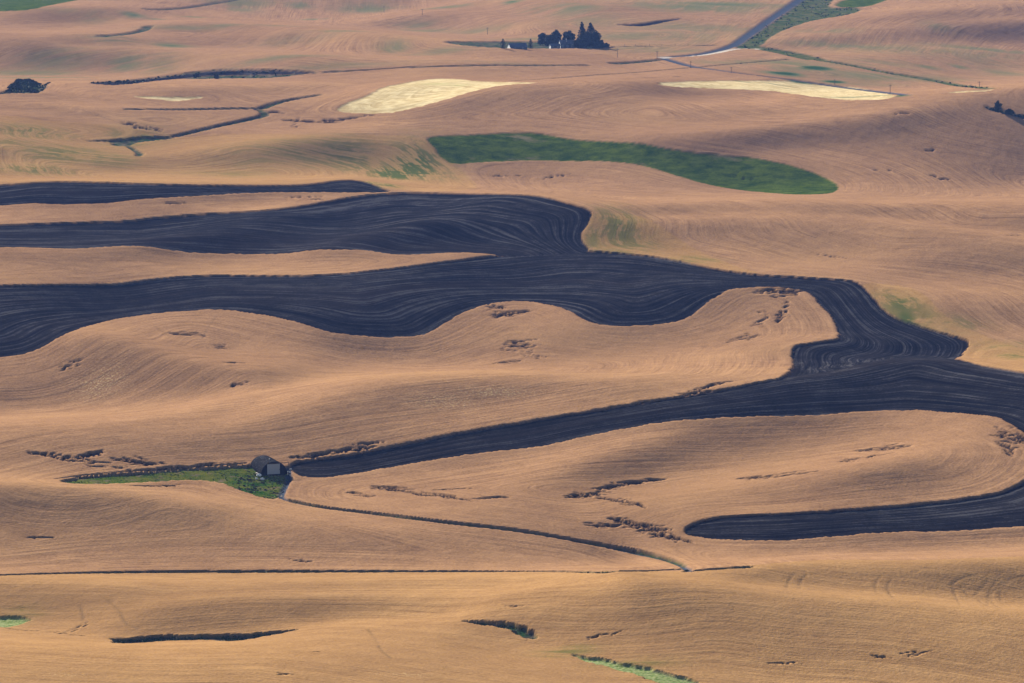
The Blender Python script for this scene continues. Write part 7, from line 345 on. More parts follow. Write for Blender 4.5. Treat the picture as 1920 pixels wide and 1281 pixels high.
EDGES={'crest':([-232.1,1543.4,-216.1,1541.3,-199.7,1536.4,-183.4,1530.5,-170.0,1524.7,-156.6,1517.3,-136.3,1506.7,-120.6,1501.9,-109.3,1504.5,-93.2,1507.4,-72.3,1512.8,-60.8,1514.3,-49.2,1514.0,-36.6,1510.3,-23.9,1503.1,-4.3,1485.7,9.9,1479.0,23.0,1473.4,35.0,1464.8,46.0,1460.4,56.4,1463.5,68.5,1463.8,82.4,1462.3,94.7,1458.2,105.5,1453.3,117.3,1450.2,130.1,1448.0,146.1,1442.0,165.3,1432.5,180.6,1423.5,192.2,1415.3,198.0,1411.6],[-198.0,1312.9,-187.4,1312.5,-176.7,1312.4,-166.1,1312.4,-155.5,1312.5,-144.9,1312.8,-134.3,1313.4,-123.8,1314.1,-113.2,1314.8,-102.6,1315.3,-92.5,1315.8,-82.4,1316.1,-72.4,1316.4,-62.3,1316.7,-52.2,1316.9,-42.1,1317.3,-32.0,1317.7,-21.9,1317.8,-11.8,1317.9,-1.7,1319.4,8.5,1322.5,18.7,1326.3,28.9,1329.9,39.2,1332.7,49.5,1335.1,59.8,1337.3,70.2,1339.0,80.5,1340.0,90.8,1340.4,101.7,1340.2,112.5,1339.5,123.2,1338.5,134.0,1337.4,144.6,1336.0,155.3,1334.6,165.9,1333.0,176.5,1331.3,187.1,1329.8]),'far':([-332.8,2237.1,-317.4,2237.7,-286.4,2237.8,-264.3,2241.9,-251.0,2250.2,-238.0,2261.3,-224.7,2271.0,-215.3,2276.8,-209.9,2280.9,-203.2,2286.2,-195.1,2293.0,-184.0,2299.5,-170.0,2305.6,-151.2,2306.6,-127.4,2298.1,-109.8,2292.4,-98.2,2291.9,-86.7,2294.3,-75.4,2300.9,-64.1,2311.5,-52.7,2324.6,-42.6,2334.7,-33.9,2342.6,-23.3,2353.4,-10.8,2369.4,-0.4,2380.7,7.9,2384.8,16.5,2387.4,25.6,2388.9,33.8,2388.9,41.3,2388.0,50.3,2385.3,60.7,2380.6,71.8,2374.4,83.5,2366.8,94.9,2353.3,105.8,2332.9,116.8,2318.0,128.0,2307.8,139.2,2300.3,150.5,2296.4,162.5,2292.7,175.3,2289.3,183.0,2286.8,185.6,2283.1,187.8,2273.9,189.6,2260.8,191.2,2246.7,192.8,2231.5,195.2,2218.2,198.4,2206.3,204.9,2193.3,214.5,2178.5,222.1,2168.1,227.6,2161.8,231.2,2156.3,232.7,2151.9,232.9,2147.0,231.7,2141.7,229.1,2133.2,222.9,2099.4,209.2,1982.4],[120.5,1925.4,121.9,1927.9,124.7,1933.4,127.9,1949.5,133.7,2010.3,137.9,2065.0,138.2,2084.3,138.6,2095.3,139.4,2104.0,140.9,2110.0,143.2,2113.4,147.4,2116.3,153.7,2120.4,159.3,2126.4,164.1,2133.1,167.4,2159.2,168.1,2189.9,167.2,2207.8,165.4,2221.5,163.2,2235.2,160.7,2249.6,157.5,2260.4,153.7,2267.3,147.5,2272.3,139.1,2274.6,130.4,2273.5,121.6,2268.7,114.7,2260.8,110.0,2251.0,105.2,2238.3,100.3,2223.8,95.6,2212.9,91.1,2204.7,84.6,2198.6,76.2,2194.4,67.8,2192.0,59.5,2191.1,52.6,2191.1,47.0,2192.2,42.3,2195.6,38.2,2201.8,34.9,2210.1,32.2,2220.4,28.8,2230.5,24.7,2239.9,19.2,2249.0,12.1,2256.8,5.0,2260.1,-2.1,2258.9,-8.5,2253.6,-14.2,2244.9,-19.7,2232.8,-25.2,2218.1,-29.9,2205.0,-33.9,2193.8,-37.9,2184.1,-41.9,2175.7,-46.6,2171.2,-52.1,2169.8,-58.9,2169.1,-67.1,2168.4,-75.3,2167.4,-83.4,2166.4,-90.3,2166.6,-95.8,2168.7,-102.9,2173.7,-111.6,2182.5,-120.3,2191.7,-129.1,2200.3,-137.2,2207.8,-144.6,2213.8,-151.8,2217.7,-158.9,2219.4,-168.0,2219.4,-179.1,2218.0,-190.1,2214.9,-200.7,2208.5,-208.7,2197.5,-214.1,2181.3,-217.6,2154.4,-219.5,2119.6,-223.0,2108.8,-226.6,2105.0,-230.8,2100.6,-235.5,2094.5,-241.9,2092.1,-249.9,2092.7,-268.3,2091.1,-296.5,2084.7,-310.4,2080.7]),'mid':([-95.1,1789.9,-94.7,1791.5,-93.8,1794.7,-90.6,1797.7,-85.1,1800.5,-78.9,1803.6,-72.2,1807.2,-63.2,1813.2,-51.9,1821.2,-40.6,1828.6,-29.1,1836.4,-15.2,1845.3,1.2,1854.6,18.9,1864.8,38.0,1874.4,54.8,1883.2,69.4,1891.2,82.9,1898.7,95.2,1906.0,106.2,1913.6,115.7,1921.5,123.3,1926.2,128.9,1927.2,135.4,1928.8,142.9,1932.3,152.1,1939.9,163.1,1955.1,173.6,1976.8,184.0,2007.8,192.2,2028.0,195.3,2006.6,199.9,1992.2,205.8,1982.8,209.9,1957.0,214.2,1933.4,220.1,1918.3,226.8,1903.6,236.6,1880.2,250.1,1856.5,257.4,1849.9],[225.9,1772.7,225.4,1778.1,224.5,1789.1,222.9,1797.1,220.7,1802.3,218.6,1809.2,216.8,1818.0,214.8,1826.2,212.8,1833.8,209.8,1840.4,205.7,1845.9,200.0,1852.8,192.6,1861.1,185.7,1868.2,179.1,1873.7,170.0,1878.0,158.3,1879.6,147.4,1878.2,137.7,1875.1,128.0,1872.4,118.4,1870.1,107.0,1867.1,93.8,1863.4,81.8,1859.5,71.1,1856.5,59.9,1853.2,48.0,1847.6,37.3,1841.0,27.9,1834.3,19.7,1828.7,12.7,1824.0,3.5,1820.1,-8.1,1816.5,-19.5,1811.4,-30.9,1805.1,-41.1,1799.1,-50.0,1793.1,-57.8,1787.3,-64.4,1781.9,-70.5,1777.6,-76.0,1774.3,-81.0,1772.9,-85.5,1773.4,-89.0,1775.3,-91.4,1778.6,-93.2,1782.7,-94.5,1787.5,-95.1,1789.9]),'near':([68.7,1663.7,70.1,1665.4,72.9,1669.1,77.0,1671.9,82.4,1674.2,92.6,1674.9,107.5,1675.5,126.0,1681.2,148.2,1691.1,166.3,1700.2,179.8,1705.9,189.9,1709.3,196.8,1712.3,202.7,1716.9,207.8,1723.2,212.8,1730.7,217.6,1739.3,221.5,1751.0,224.4,1765.5,225.9,1772.7],[255.6,1768.2,253.7,1758.6,249.9,1738.9,244.7,1717.2,238.4,1694.7,231.1,1680.1,222.5,1671.7,214.6,1667.3,207.1,1666.8,194.8,1665.3,177.5,1661.9,162.3,1657.8,149.3,1653.8,140.6,1650.4,136.2,1647.9,128.5,1643.8,117.7,1638.9,108.7,1636.1,101.4,1635.2,93.7,1636.5,85.5,1640.6,78.5,1645.4,72.4,1650.0,69.0,1653.9,68.3,1657.3,67.9,1659.0]),'two':([-369.3,2487.1,-352.7,2491.7,-319.5,2501.9,-292.5,2500.2,-274.0,2503.8,-255.7,2509.8,-237.1,2513.0,-223.2,2516.6,-214.1,2521.6,-201.7,2525.8,-186.0,2528.6,-170.4,2531.9,-154.6,2534.9,-142.3,2543.4,-133.5,2557.6,-126.1,2570.8,-120.2,2583.0,-112.7,2598.8,-103.5,2615.0,-94.8,2622.7,-86.6,2625.2,-76.7,2626.0,-65.2,2628.9,-52.9,2629.2,-39.5,2619.6,-24.5,2599.7,-8.1,2572.3,4.8,2555.0,14.4,2543.3,22.2,2523.5,28.3,2502.2,33.6,2489.5,38.2,2482.0,42.2,2475.0,45.5,2468.3,46.5,2458.7,45.2,2447.9,43.5,2438.7,41.4,2430.1,40.1,2422.4,39.7,2415.1,40.7,2406.6,43.3,2396.6,44.6,2390.8],[-349.1,2349.8,-332.8,2349.2,-299.5,2343.4,-279.7,2350.9,-271.0,2352.6,-260.7,2352.5,-248.7,2351.6,-238.6,2354.1,-230.2,2359.6,-223.2,2363.5,-217.5,2366.0,-210.9,2367.5,-203.6,2369.4,-197.0,2371.0,-191.1,2371.4,-183.0,2373.3,-172.8,2375.8,-161.7,2377.7,-149.7,2378.2,-139.2,2376.5,-129.9,2372.1,-121.5,2367.4,-113.9,2365.7,-106.4,2363.8,-98.9,2362.7,-91.5,2363.7,-84.2,2365.7,-76.7,2365.1,-69.1,2360.0,-62.4,2358.1,-56.5,2360.1,-49.1,2363.7,-40.3,2368.9,-31.4,2371.6,-22.4,2372.9,-14.6,2374.1,-7.8,2374.3,-4.5,2374.3]),'three':([-396.4,2673.3,-378.0,2673.9,-336.8,2641.3,-311.5,2624.0,-301.9,2626.4,-294.0,2629.4,-287.5,2630.8,-275.5,2626.1,-258.0,2616.3,-240.8,2608.0,-224.0,2602.8,-206.2,2605.6,-187.4,2616.2,-166.8,2628.4,-144.4,2642.2,-129.9,2651.9,-123.7,2660.0,-118.3,2670.3,-114.0,2689.3,-109.1,2715.3,-103.1,2735.5,-96.6,2721.8,-90.3,2687.1,-85.4,2665.9,-81.6,2649.4,-78.1,2639.8,-75.0,2634.2,-73.4,2631.7],[-383.1,2582.2,-365.5,2583.8,-328.8,2576.2,-305.2,2569.2,-295.6,2569.3,-284.8,2567.1,-273.1,2562.7,-261.6,2560.5,-250.2,2560.1,-241.4,2560.6,-235.1,2562.4,-227.3,2564.4,-217.8,2567.2,-205.3,2572.1,-189.9,2582.4,-177.6,2593.5,-168.4,2602.3,-151.1,2613.9,-125.6,2629.8,-106.0,2636.1,-92.7,2634.2,-86.0,2632.1])}
TINTS=[[235,3832,71.8,43.9,"G",0.5],[324,3751,75.0,50.2,"G",0.5],[447,3886,29.1,61.0,"G",0.4],[324,4053,81.1,33.7,"G",0.45],[460,4129,61.9,29.3,"G",0.5],[225,4613,86.5,60.5,"G",0.6],[181,4259,74.5,73.9,"G",0.4],[115,4167,52.1,60.8,"G",0.4],[67,4447,33.4,69.6,"G",0.5],[144,3982,39.8,23.4,"G",0.45],[-309,4858,42.5,51.1,"G",0.45],[-316,4143,46.6,30.8,"G",0.35],[-206,3741,56.1,17.4,"G",0.4],[-428,3795,56.9,34.0,"G",0.45],[-67,3815,38.2,26.9,"G",0.4],[21,4180,41.8,30.3,"G",0.35],[-162,4047,30.4,24.9,"G",0.4],[-100,4436,27.7,27.7,"G",0.35],[-454,4326,32.4,28.0,"G",0.2],[-81,2918,20.1,59.3,"g",1],[-91,2685,16.8,24.4,"g",0.8],[-148,2949,44.2,45.2,"g",0.45],[70,2408,15.1,27.8,"g",0.5],[101,2361,14.8,15.2,"g",0.5],[229,2189,16.4,16.0,"g",0.45],[205,2199,6.9,29.2,"g",0.8],[254,2136,16.0,12.1,"g",0.5],[61,2436,13.7,65.8,"g",0.6],[46,2416,4.5,40.1,"g",0.5],[205,2225,12.5,36.8,"g",0.7],[216,2198,8.2,32.4,"g",0.4],[250,2106,10.5,14.7,"g",0.6],[-80,2670,10.0,24.2,"g",0.8],[-67,2964,22.2,77.7,"g",0.9],[-115,2964,33.3,61.9,"g",0.6],[-176,2919,32.8,55.4,"g",0.3],[-193,2849,35.6,39.4,"g",0.3],[-48,2940,11.0,54.3,"g",0.4],[-337,2983,29.8,35.7,"g",0.55],[-304,2888,36.1,38.8,"g",0.6],[-317,2809,28.1,26.2,"g",0.6],[-275,2880,21.6,32.8,"g",0.5],[-268,3004,22.5,59.0,"g",0.5],[-344,2918,21.9,28.5,"g",0.4],[256,3784,52.0,60.1,"G",0.35],[238,3724,18.6,20.9,"G",1],[270,3791,19.9,25.8,"G",1],[279,3684,11.5,12.2,"G",1],[304,3676,41.4,40.3,"G",0.3],[378,3871,14.5,22.0,"G",0.5],[411,3913,12.2,22.2,"G",0.5],[374,4042,111.1,76.3,"G",0.35],[448,4023,50.3,102.7,"G",0.3],[334,3869,48.4,44.4,"G",0.3],[193,4549,91.0,94.9,"G",0.55],[166,4162,78.0,126.6,"G",0.3],[76,4335,43.3,109.5,"G",0.3],[120,4000,60.0,56.7,"G",0.3],[310,4198,31.5,41.4,"G",0.4],[424,4243,15.9,31.7,"G",0.4],[-389,4382,13.7,33.6,"G",0.6],[-364,4353,10.9,16.5,"G",0.5],[-334,4487,16.8,22.8,"G",0.5],[-305,4787,29.9,62.0,"G",0.4],[-242,4852,18.2,38.1,"G",0.5],[-214,4638,17.4,17.6,"G",0.5],[-281,4166,20.8,26.0,"G",0.4],[-229,4174,26.1,26.0,"G",0.3],[-371,3958,29.7,23.9,"G",0.4],[-317,3962,19.8,23.6,"G",0.6],[-415,3860,43.4,53.4,"G",0.35],[-348,3839,19.2,43.9,"G",0.5],[-315,3816,19.1,60.9,"G",0.3],[-408,3707,41.7,20.6,"G",0.5],[-357,3564,35.6,15.8,"G",0.4],[-107,3874,16.9,45.9,"G",0.45],[-163,4826,36.2,62.5,"G",0.5],[-70,4672,29.2,48.7,"G",0.5],[0,4606,11.5,24.3,"G",0.7],[28,4468,27.9,57.7,"G",0.3],[-88,4379,32.8,32.4,"G",0.4],[-33,4345,32.6,32.1,"G",0.35],[-147,3677,91.9,21.0,"G",0.3],[-28,3677,46.0,16.9,"G",0.3],[-200,4001,50.0,28.9,"G",0.2],[-420,4311,16.2,54.8,"G",0.3],[-59,3387,12.7,14.9,"g",0.6],[-42,3370,7.6,11.1,"g",0.6],[248,3663,13.7,8.1,"G",1],[195,3536,8.8,5.8,"G",0.7],[224,3579,13.4,6.3,"G",0.9],[260,3248,14.2,8.7,"G",0.9],[282,3264,12.2,8.8,"G",0.9],[224,3508,8.8,5.7,"G",0.8],[294,3214,5.6,8.6,"G",0.9],[-180,1517,8.5,9.4,"g",0.6],[18,1405,10.5,7.0,"g",0.5],[42,1383,13.8,6.8,"g",0.4],[-198,2032,11.4,16.4,"p",0.9],[-31,1890,16.5,11.2,"p",0.55],[-7,1907,14.3,6.4,"p",0.9],[-143,1336,5.0,2.6,"p",0.5],[-34,1348,8.4,3.3,"p",0.4],[-125,1480,18.5,15.2,"b",0.3],[113,1814,18.1,22.3,"b",0.25],[-107,1831,27.5,28.9,"b",0.2],[-174,1520,15.2,11.9,"b",0.3],[93,2164,27.0,23.2,"b",0.2]]
LODGED=[[-1.4,2223.3,7.8,7.5,8.2,26],[-9.9,2240.4,5.0,-1.9,8.4,8],[3.3,2145.2,6.0,-0.6,10.7,22],[-1.3,2104.5,4.7,2.5,4.4,9],[10.7,2122.3,5.2,-5.4,7.4,7],[-166.0,2155.6,6.0,-1.0,7.8,14],[-136.3,2034.2,3.4,10.7,4.2,10],[-147.2,2125.7,3.1,1.7,7.5,5],[-127.0,1988.6,3.0,0.0,2.7,4],[-215.1,2062.1,3.3,-1.9,7.1,5],[142.9,2265.9,10.8,-0.8,13.9,34],[141.5,2221.0,3.7,19.8,16.5,9],[130.4,2198.6,3.3,14.1,12.9,7],[119.7,2154.3,6.0,1.7,6.2,12],[86.4,1907.9,12.2,15.1,2.8,26],[45.1,1876.8,16.6,10.5,2.0,26],[-78.0,1809.4,16.7,8.8,3.4,34],[-64.6,1821.5,5.6,3.1,2.3,8],[-144.3,1777.3,16.1,9.7,1.3,14],[-199.8,1790.8,5.6,-1.6,2.2,6],[-190.2,1785.4,14.1,-6.3,3.3,26],[-179.4,1790.7,4.4,4.4,4.4,14],[-159.3,1781.8,8.6,-1.0,3.3,18],[-172.0,1772.1,9.1,-1.4,2.2,8],[-147.7,1736.3,7.9,5.9,2.6,16],[-49.9,1746.2,6.3,-4.4,6.2,26],[-40.7,1733.7,8.9,-11.5,3.1,16],[-26.2,1720.4,7.9,-12.2,2.0,16],[-61.7,1734.3,5.4,-6.5,2.6,10],[-25.4,1738.8,4.9,-0.0,2.1,8],[-9.1,1713.5,4.8,1.7,4.0,14],[30.8,1730.5,6.2,6.2,6.1,26],[44.5,1752.9,9.0,8.7,4.2,30],[53.7,1763.7,8.6,5.2,2.6,18],[45.7,1713.3,7.4,-10.7,5.0,26],[36.2,1673.4,5.1,0.2,2.9,14],[51.0,1671.1,9.1,-9.3,6.7,40],[62.0,1651.7,7.0,-9.1,2.8,16],[103.3,1751.2,5.6,-2.4,6.3,24],[115.1,1744.7,8.8,0.8,2.1,14],[120.1,1753.0,6.5,-1.9,2.1,8],[160.2,1805.8,9.0,-0.9,7.9,40],[148.6,1775.7,9.3,5.6,5.5,18],[141.1,1765.3,3.6,-10.3,2.2,5],[213.4,1800.8,4.7,-5.6,15.9,36],[209.8,1779.8,0.8,-8.7,11.1,10],[-149.4,3136.7,18.0,-7.1,8.0,26],[-126.2,3146.4,17.3,10.0,8.0,24],[-158.7,3126.3,0.5,29.9,19.0,8],[-222.3,3414.8,12.6,3.6,4.5,8],[125.5,3518.1,16.3,25.8,7.0,14],[-273.1,3067.8,10.4,-13.0,9.3,12],[-256.8,3056.0,4.9,-5.1,9.2,8],[-179.4,3181.7,7.2,-1.3,8.2,12],[-3.7,2961.6,9.3,3.4,4.1,6],[29.8,2963.1,6.7,5.6,5.5,6],[-117.9,2604.9,4.7,5.3,3.5,5],[-127.9,2608.4,7.9,6.0,2.8,4],[-205.7,2557.0,6.3,1.1,2.2,5],[159.3,2948.7,7.1,-4.9,5.4,6],[260.6,2964.6,5.3,0.8,2.8,3],[296.4,2949.7,6.8,-4.9,5.4,7],[284.9,3113.3,6.5,3.8,3.9,4],[181.1,2395.9,2.8,-2.9,2.9,3],[290.3,2441.0,3.3,2.1,3.1,4],[292.9,3031.4,15.4,2.4,2.9,3],[-185.2,1645.7,3.7,0.2,0.9,5],[-81.9,1609.7,4.2,-2.0,1.3,5],[30.7,1416.9,3.2,0.7,1.4,5],[-166.7,1484.8,14.6,-12.4,1.5,7],[0.0,1459.7,1.5,-1.1,0.8,2],[122.1,1385.6,2.8,-0.4,0.8,4],[134.6,1387.6,4.5,2.8,2.8,4],[-66.4,1386.1,1.4,-0.1,0.8,2],[-73.8,1343.9,2.1,0.1,1.0,4],[91.8,1381.6,3.5,-0.1,1.4,4],[-153.0,1489.9,1.4,6.5,1.5,3]]
PLACES={
'barn':[[-100.7,1777.9]],
'boulder':[[-106.9,1774.5,0.9],[-105.0,1767.9,0.8],[-107.5,1768.3,0.55],[-94.8,1782.5,0.6],[-94.1,1787.6,0.45]],
'poplar':[[-8.1,3811.1,9,21],[16.9,3862.5,8,21]],
'conifer':[[66.5,4057.0,20,46],[74.6,4057.4,24,44]],
'tree':[[29.6,4086.4,20,22,0],[35.7,4025.2,20,22,1],[42.1,4058.2,24,29,2],[54.3,4057.2,24,28,3],[69.1,4006.4,28,32,4],[78.3,4011.8,22,34,5],[62.9,3990.8,24,18,6],[56.5,4033.7,14,12,7],[84.4,4015.0,12,16,8],[88.9,4017.2,12,10,9],[81.1,4004.5,18,8,10]],
'hill_tree':[[358.7,3142.3,13,15],[366.2,3133.1,16,9.5],[373.2,3130.3,7,4]],
'bank_tree':[[-252.5,3640.4,12,14],[-273.1,3685.3,14,10]],
'shed':[[4.8,3828.5]],
'cottage':[[39.8,3976.7]],
'house':[[51.1,4005.3]],
'pole':[[96.1,3880.1,19],[132.5,3892.7,16],[156.8,3739.9,15],[189.3,3679.4,13],[277.4,3661.4,12],[294.2,3313.3,18],[357.4,3257.6,15],[-24.7,4287.7,15],[-94.3,4490.9,13],[-142.4,4750.6,13]],
'fence':[[106.8,4045.9],[117.4,4047.4],[130.6,4048.1],[142.2,4047.5],[154.8,4045.7],[166.8,4042.9]],
'shrub_arc':[[-381.2,3227.4],[-385.2,3272.2],[-392.8,3351.6],[-399.4,3426.4],[-410.0,3536.6],[-410.4,3563.0],[-410.2,3589.0],[-398.2,3510.3],[-387.4,3437.9],[-381.1,3404.4],[-373.7,3364.5],[-386.6,3319.9],[-378.7,3279.5],[-367.6,3243.5],[-363.7,3233.9]]}

# ---------------------------------------------------------------- noise and heights
rs = np.random.RandomState(7)
LAT = rs.rand(256, 256).astype(np.float32)
def vnoise(x, y, seed=0):
    x = x+seed*17.3; y = y+seed*31.7
    xi = np.floor(x); yi = np.floor(y); fx = x-xi; fy = y-yi
    xi = xi.astype(np.int64) & 255; yi = yi.astype(np.int64) & 255
    fx = fx*fx*(3-2*fx); fy = fy*fy*(3-2*fy); x1 = (xi+1) & 255; y1 = (yi+1) & 255
    return ((LAT[xi, yi]*(1-fx)+LAT[x1, yi]*fx)*(1-fy)+(LAT[xi, y1]*(1-fx)+LAT[x1, y1]*fx)*fy)-.5
_d = np.array(DEM, np.int64).reshape(DEM_SHAPE)
HG = np.cumsum(np.cumsum(_d, axis=0), axis=1)/20.0
def bic(G, fi, fj):
    i = np.clip(np.floor(fi).astype(int), 0, G.shape[0]-1); j = np.clip(np.floor(fj).astype(int), 0, G.shape[1]-1)
    def wt(t): return [(-t**3+2*t*t-t)/2, (3*t**3-5*t*t+2)/2, (-3*t**3+4*t*t+t)/2, (t**3-t*t)/2]
    wa, wb = wt(fi-i), wt(fj-j); out = 0
    for p in range(4):
        ii = np.clip(i+p-1, 0, G.shape[0]-1)
        for q in range(4):
            out = out+wa[p]*wb[q]*G[ii, np.clip(j+q-1, 0, G.shape[1]-1)]
    return out
def ground(X, Y):
    X = np.asarray(X, float); Y = np.asarray(Y, float); u = X/Y; v = np.log(Y)
    fi = (v-DEM_V[0])/(DEM_V[1]-DEM_V[0])*(DEM_SHAPE[0]-1); fj = (u-DEM_U[0])/(DEM_U[1]-DEM_U[0])*(DEM_SHAPE[1]-1)
    z = bic(HG, np.clip(fi, 0, DEM_SHAPE[0]-1.001), np.clip(fj, 0, DEM_SHAPE[1]-1.001))
    # rolling land beyond the surveyed part
    out = np.clip((np.abs(u)-.14)*12, 0, 1)+np.clip((Y-5200)/900, 0, 1)+np.clip((1150-Y)/300, 0, 1)
    out = np.clip(out, 0, 1)
    return z*(1-out)+out*(16+26*vnoise(X/330, Y/410, 3)+14*vnoise(X/150, Y/180, 5))
def gz(x, y): return float(ground(np.array([x]), np.array([y]))[0])

# ---------------------------------------------------------------- land mesh grid
rows = [1160.0]
while rows[-1] < 5050: rows.append(rows[-1]+1.02*(rows[-1]/1600)**2)
near = list(np.linspace(250, 1130, 10)); far = list(5050*np.geomspace(1.01, 2.2, 16))
rows = np.array(near+rows+far)
uin = np.arange(-.1302, .13021, .00041); um = np.array([.132, .134, .137, .14, .147, .156, .17, .19, .22, .26, .31, .37, .44, .52, .6])
ucol = np.concatenate([-um[::-1], uin, um])
NR, NC = len(rows), len(ucol)
YY = np.repeat(rows[:, None], NC, 1); XX = YY*ucol[None, :]
print('grid', NR, NC)
def pts(f): a = np.array(f, float).reshape(-1, 2); return a
def dist_to(P, closed, rad):
    D = np.full((NR, NC), 1e3, np.float32)
    Q = np.vstack([P, P[:1]]) if closed else P
    for a, b in zip(Q[:-1], Q[1:]):
        r = rad if max(a[1], b[1]) < 2500 else rad*3.5
        i0, i1 = np.searchsorted(rows, [min(a[1], b[1])-r, max(a[1], b[1])+r])
        if i1 <= i0: continue
        x0 = min(a[0], b[0])-r; x1 = max(a[0], b[0])+r
        ys = rows[i0:i1]; us = [x0/ys[0], x0/ys[-1], x1/ys[0], x1/ys[-1]]
        j0, j1 = np.searchsorted(ucol, [min(us), max(us)])
        if j1 <= j0: continue
        x = XX[i0:i1, j0:j1]; y = YY[i0:i1, j0:j1]; d_ = b-a; L = max((d_**2).sum(), 1e-6)
        t = np.clip(((x-a[0])*d_[0]+(y-a[1])*d_[1])/L, 0, 1)
        dd = np.hypot(x-a[0]-t*d_[0], y-a[1]-t*d_[1])
        np.minimum(D[i0:i1, j0:j1], dd, out=D[i0:i1, j0:j1])
    return D
def inside(P):
    cnt = np.zeros((NR, NC+1), np.int32); Q = np.vstack([P, P[:1]])
    for a, b in zip(Q[:-1], Q[1:]):
        if a[1] == b[1]: continue
        lo, hi = (a, b) if a[1] < b[1] else (b, a)
        i0, i1 = np.searchsorted(rows, [lo[1], hi[1]])
        if i1 <= i0: continue
        ys = rows[i0:i1]; xc = lo[0]+(ys-lo[1])/(hi[1]-lo[1])*(hi[0]-lo[0])
        np.add.at(cnt, (np.arange(i0, i1), np.searchsorted(ucol, xc/ys)), 1)
    return (np.cumsum(cnt[:, :NC], 1) % 2) == 1
def region(P):
    D = np.minimum(dist_to(P, True, 6), 30); return np.where(inside(P), D, -D)
rag = (1.3*vnoise(XX/2.2, YY/3.0, 1)+1.6*vnoise(XX/9, YY/11, 2)).astype(np.float32)
soft = np.maximum(.6, .35*1.02*(YY/1600)**2)
S = {k: np.full((NR, NC), -30., np.float32) for k in ('plow', 'green', 'pale', 'ditch', 'palegreen', 'road', 'gravel', 'gold', 'track')}
ALIAS = {'grass': 'ditch', 'ditchline': 'ditch'}
FID = {}; fid = np.zeros((NR, NC), np.int16); grassy = np.zeros((NR, NC), np.float32)
for n_, (k, f) in FIELDS.items():
    r_ = region(pts(f)); 
    if k != 'gold': r_ = r_+rag*(.8 if k in ('plow', 'green') else 1.5)
    FID[n_] = len(FID)+1; fid[(r_ > -.3) & (k == 'plow')] = FID[n_]
    if k == 'grass': grassy = np.maximum(grassy, np.clip(r_/2, 0, 1)*(.5 if n_ == 'belt' else 1))
    k = ALIAS.get(k, k); np.maximum(S[k], r_, out=S[k])
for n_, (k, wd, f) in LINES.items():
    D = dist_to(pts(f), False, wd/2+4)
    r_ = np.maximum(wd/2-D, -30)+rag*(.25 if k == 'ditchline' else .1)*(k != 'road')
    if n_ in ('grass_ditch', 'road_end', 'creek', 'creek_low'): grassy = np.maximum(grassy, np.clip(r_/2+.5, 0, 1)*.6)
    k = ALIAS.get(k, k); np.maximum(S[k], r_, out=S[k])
M = {k: np.clip(v/soft*.7+.5, 0, 1) for k, v in S.items()}
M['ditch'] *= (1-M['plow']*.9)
marks = np.zeros((NR, NC), np.float32)
for wd, f in MARKS:
    D = dist_to(pts(f), False, 3); marks = np.maximum(marks, np.clip((wd*.75-D)/.8+.3, 0, 1)*np.clip(.75+1.0*vnoise(XX/7, YY/7, 9), .2, 1))
# flattened patches in the crop
rr = random.Random(4)
lodged = np.zeros((NR, NC), np.float32); laid = np.zeros((NR, NC), np.float32)
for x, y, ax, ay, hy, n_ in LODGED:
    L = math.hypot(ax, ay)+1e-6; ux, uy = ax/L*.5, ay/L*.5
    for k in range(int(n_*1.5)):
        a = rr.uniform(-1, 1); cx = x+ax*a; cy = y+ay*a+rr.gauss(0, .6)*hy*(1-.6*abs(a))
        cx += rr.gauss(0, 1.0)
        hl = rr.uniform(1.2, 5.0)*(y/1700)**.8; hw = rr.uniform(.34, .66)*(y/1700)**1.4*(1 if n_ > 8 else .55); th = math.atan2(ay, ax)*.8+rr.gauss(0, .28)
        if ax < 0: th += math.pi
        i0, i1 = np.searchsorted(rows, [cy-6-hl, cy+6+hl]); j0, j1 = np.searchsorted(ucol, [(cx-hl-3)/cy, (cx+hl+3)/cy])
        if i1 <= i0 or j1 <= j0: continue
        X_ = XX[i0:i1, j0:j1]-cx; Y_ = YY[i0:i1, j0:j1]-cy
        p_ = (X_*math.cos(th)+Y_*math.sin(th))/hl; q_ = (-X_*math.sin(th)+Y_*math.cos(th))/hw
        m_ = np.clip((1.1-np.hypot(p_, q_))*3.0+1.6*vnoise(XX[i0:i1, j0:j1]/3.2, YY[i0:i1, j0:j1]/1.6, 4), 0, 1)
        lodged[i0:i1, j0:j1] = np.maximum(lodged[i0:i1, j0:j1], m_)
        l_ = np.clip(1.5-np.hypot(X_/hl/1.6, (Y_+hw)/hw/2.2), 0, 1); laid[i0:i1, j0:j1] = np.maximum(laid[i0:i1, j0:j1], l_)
bare = np.max([M[k] for k in ('plow', 'ditch', 'road', 'gravel', 'track', 'palegreen')], axis=0)
lodged *= (1-bare)
crop = (1-bare)*(1-.75*M['pale'])*(1-.5*M['green'])
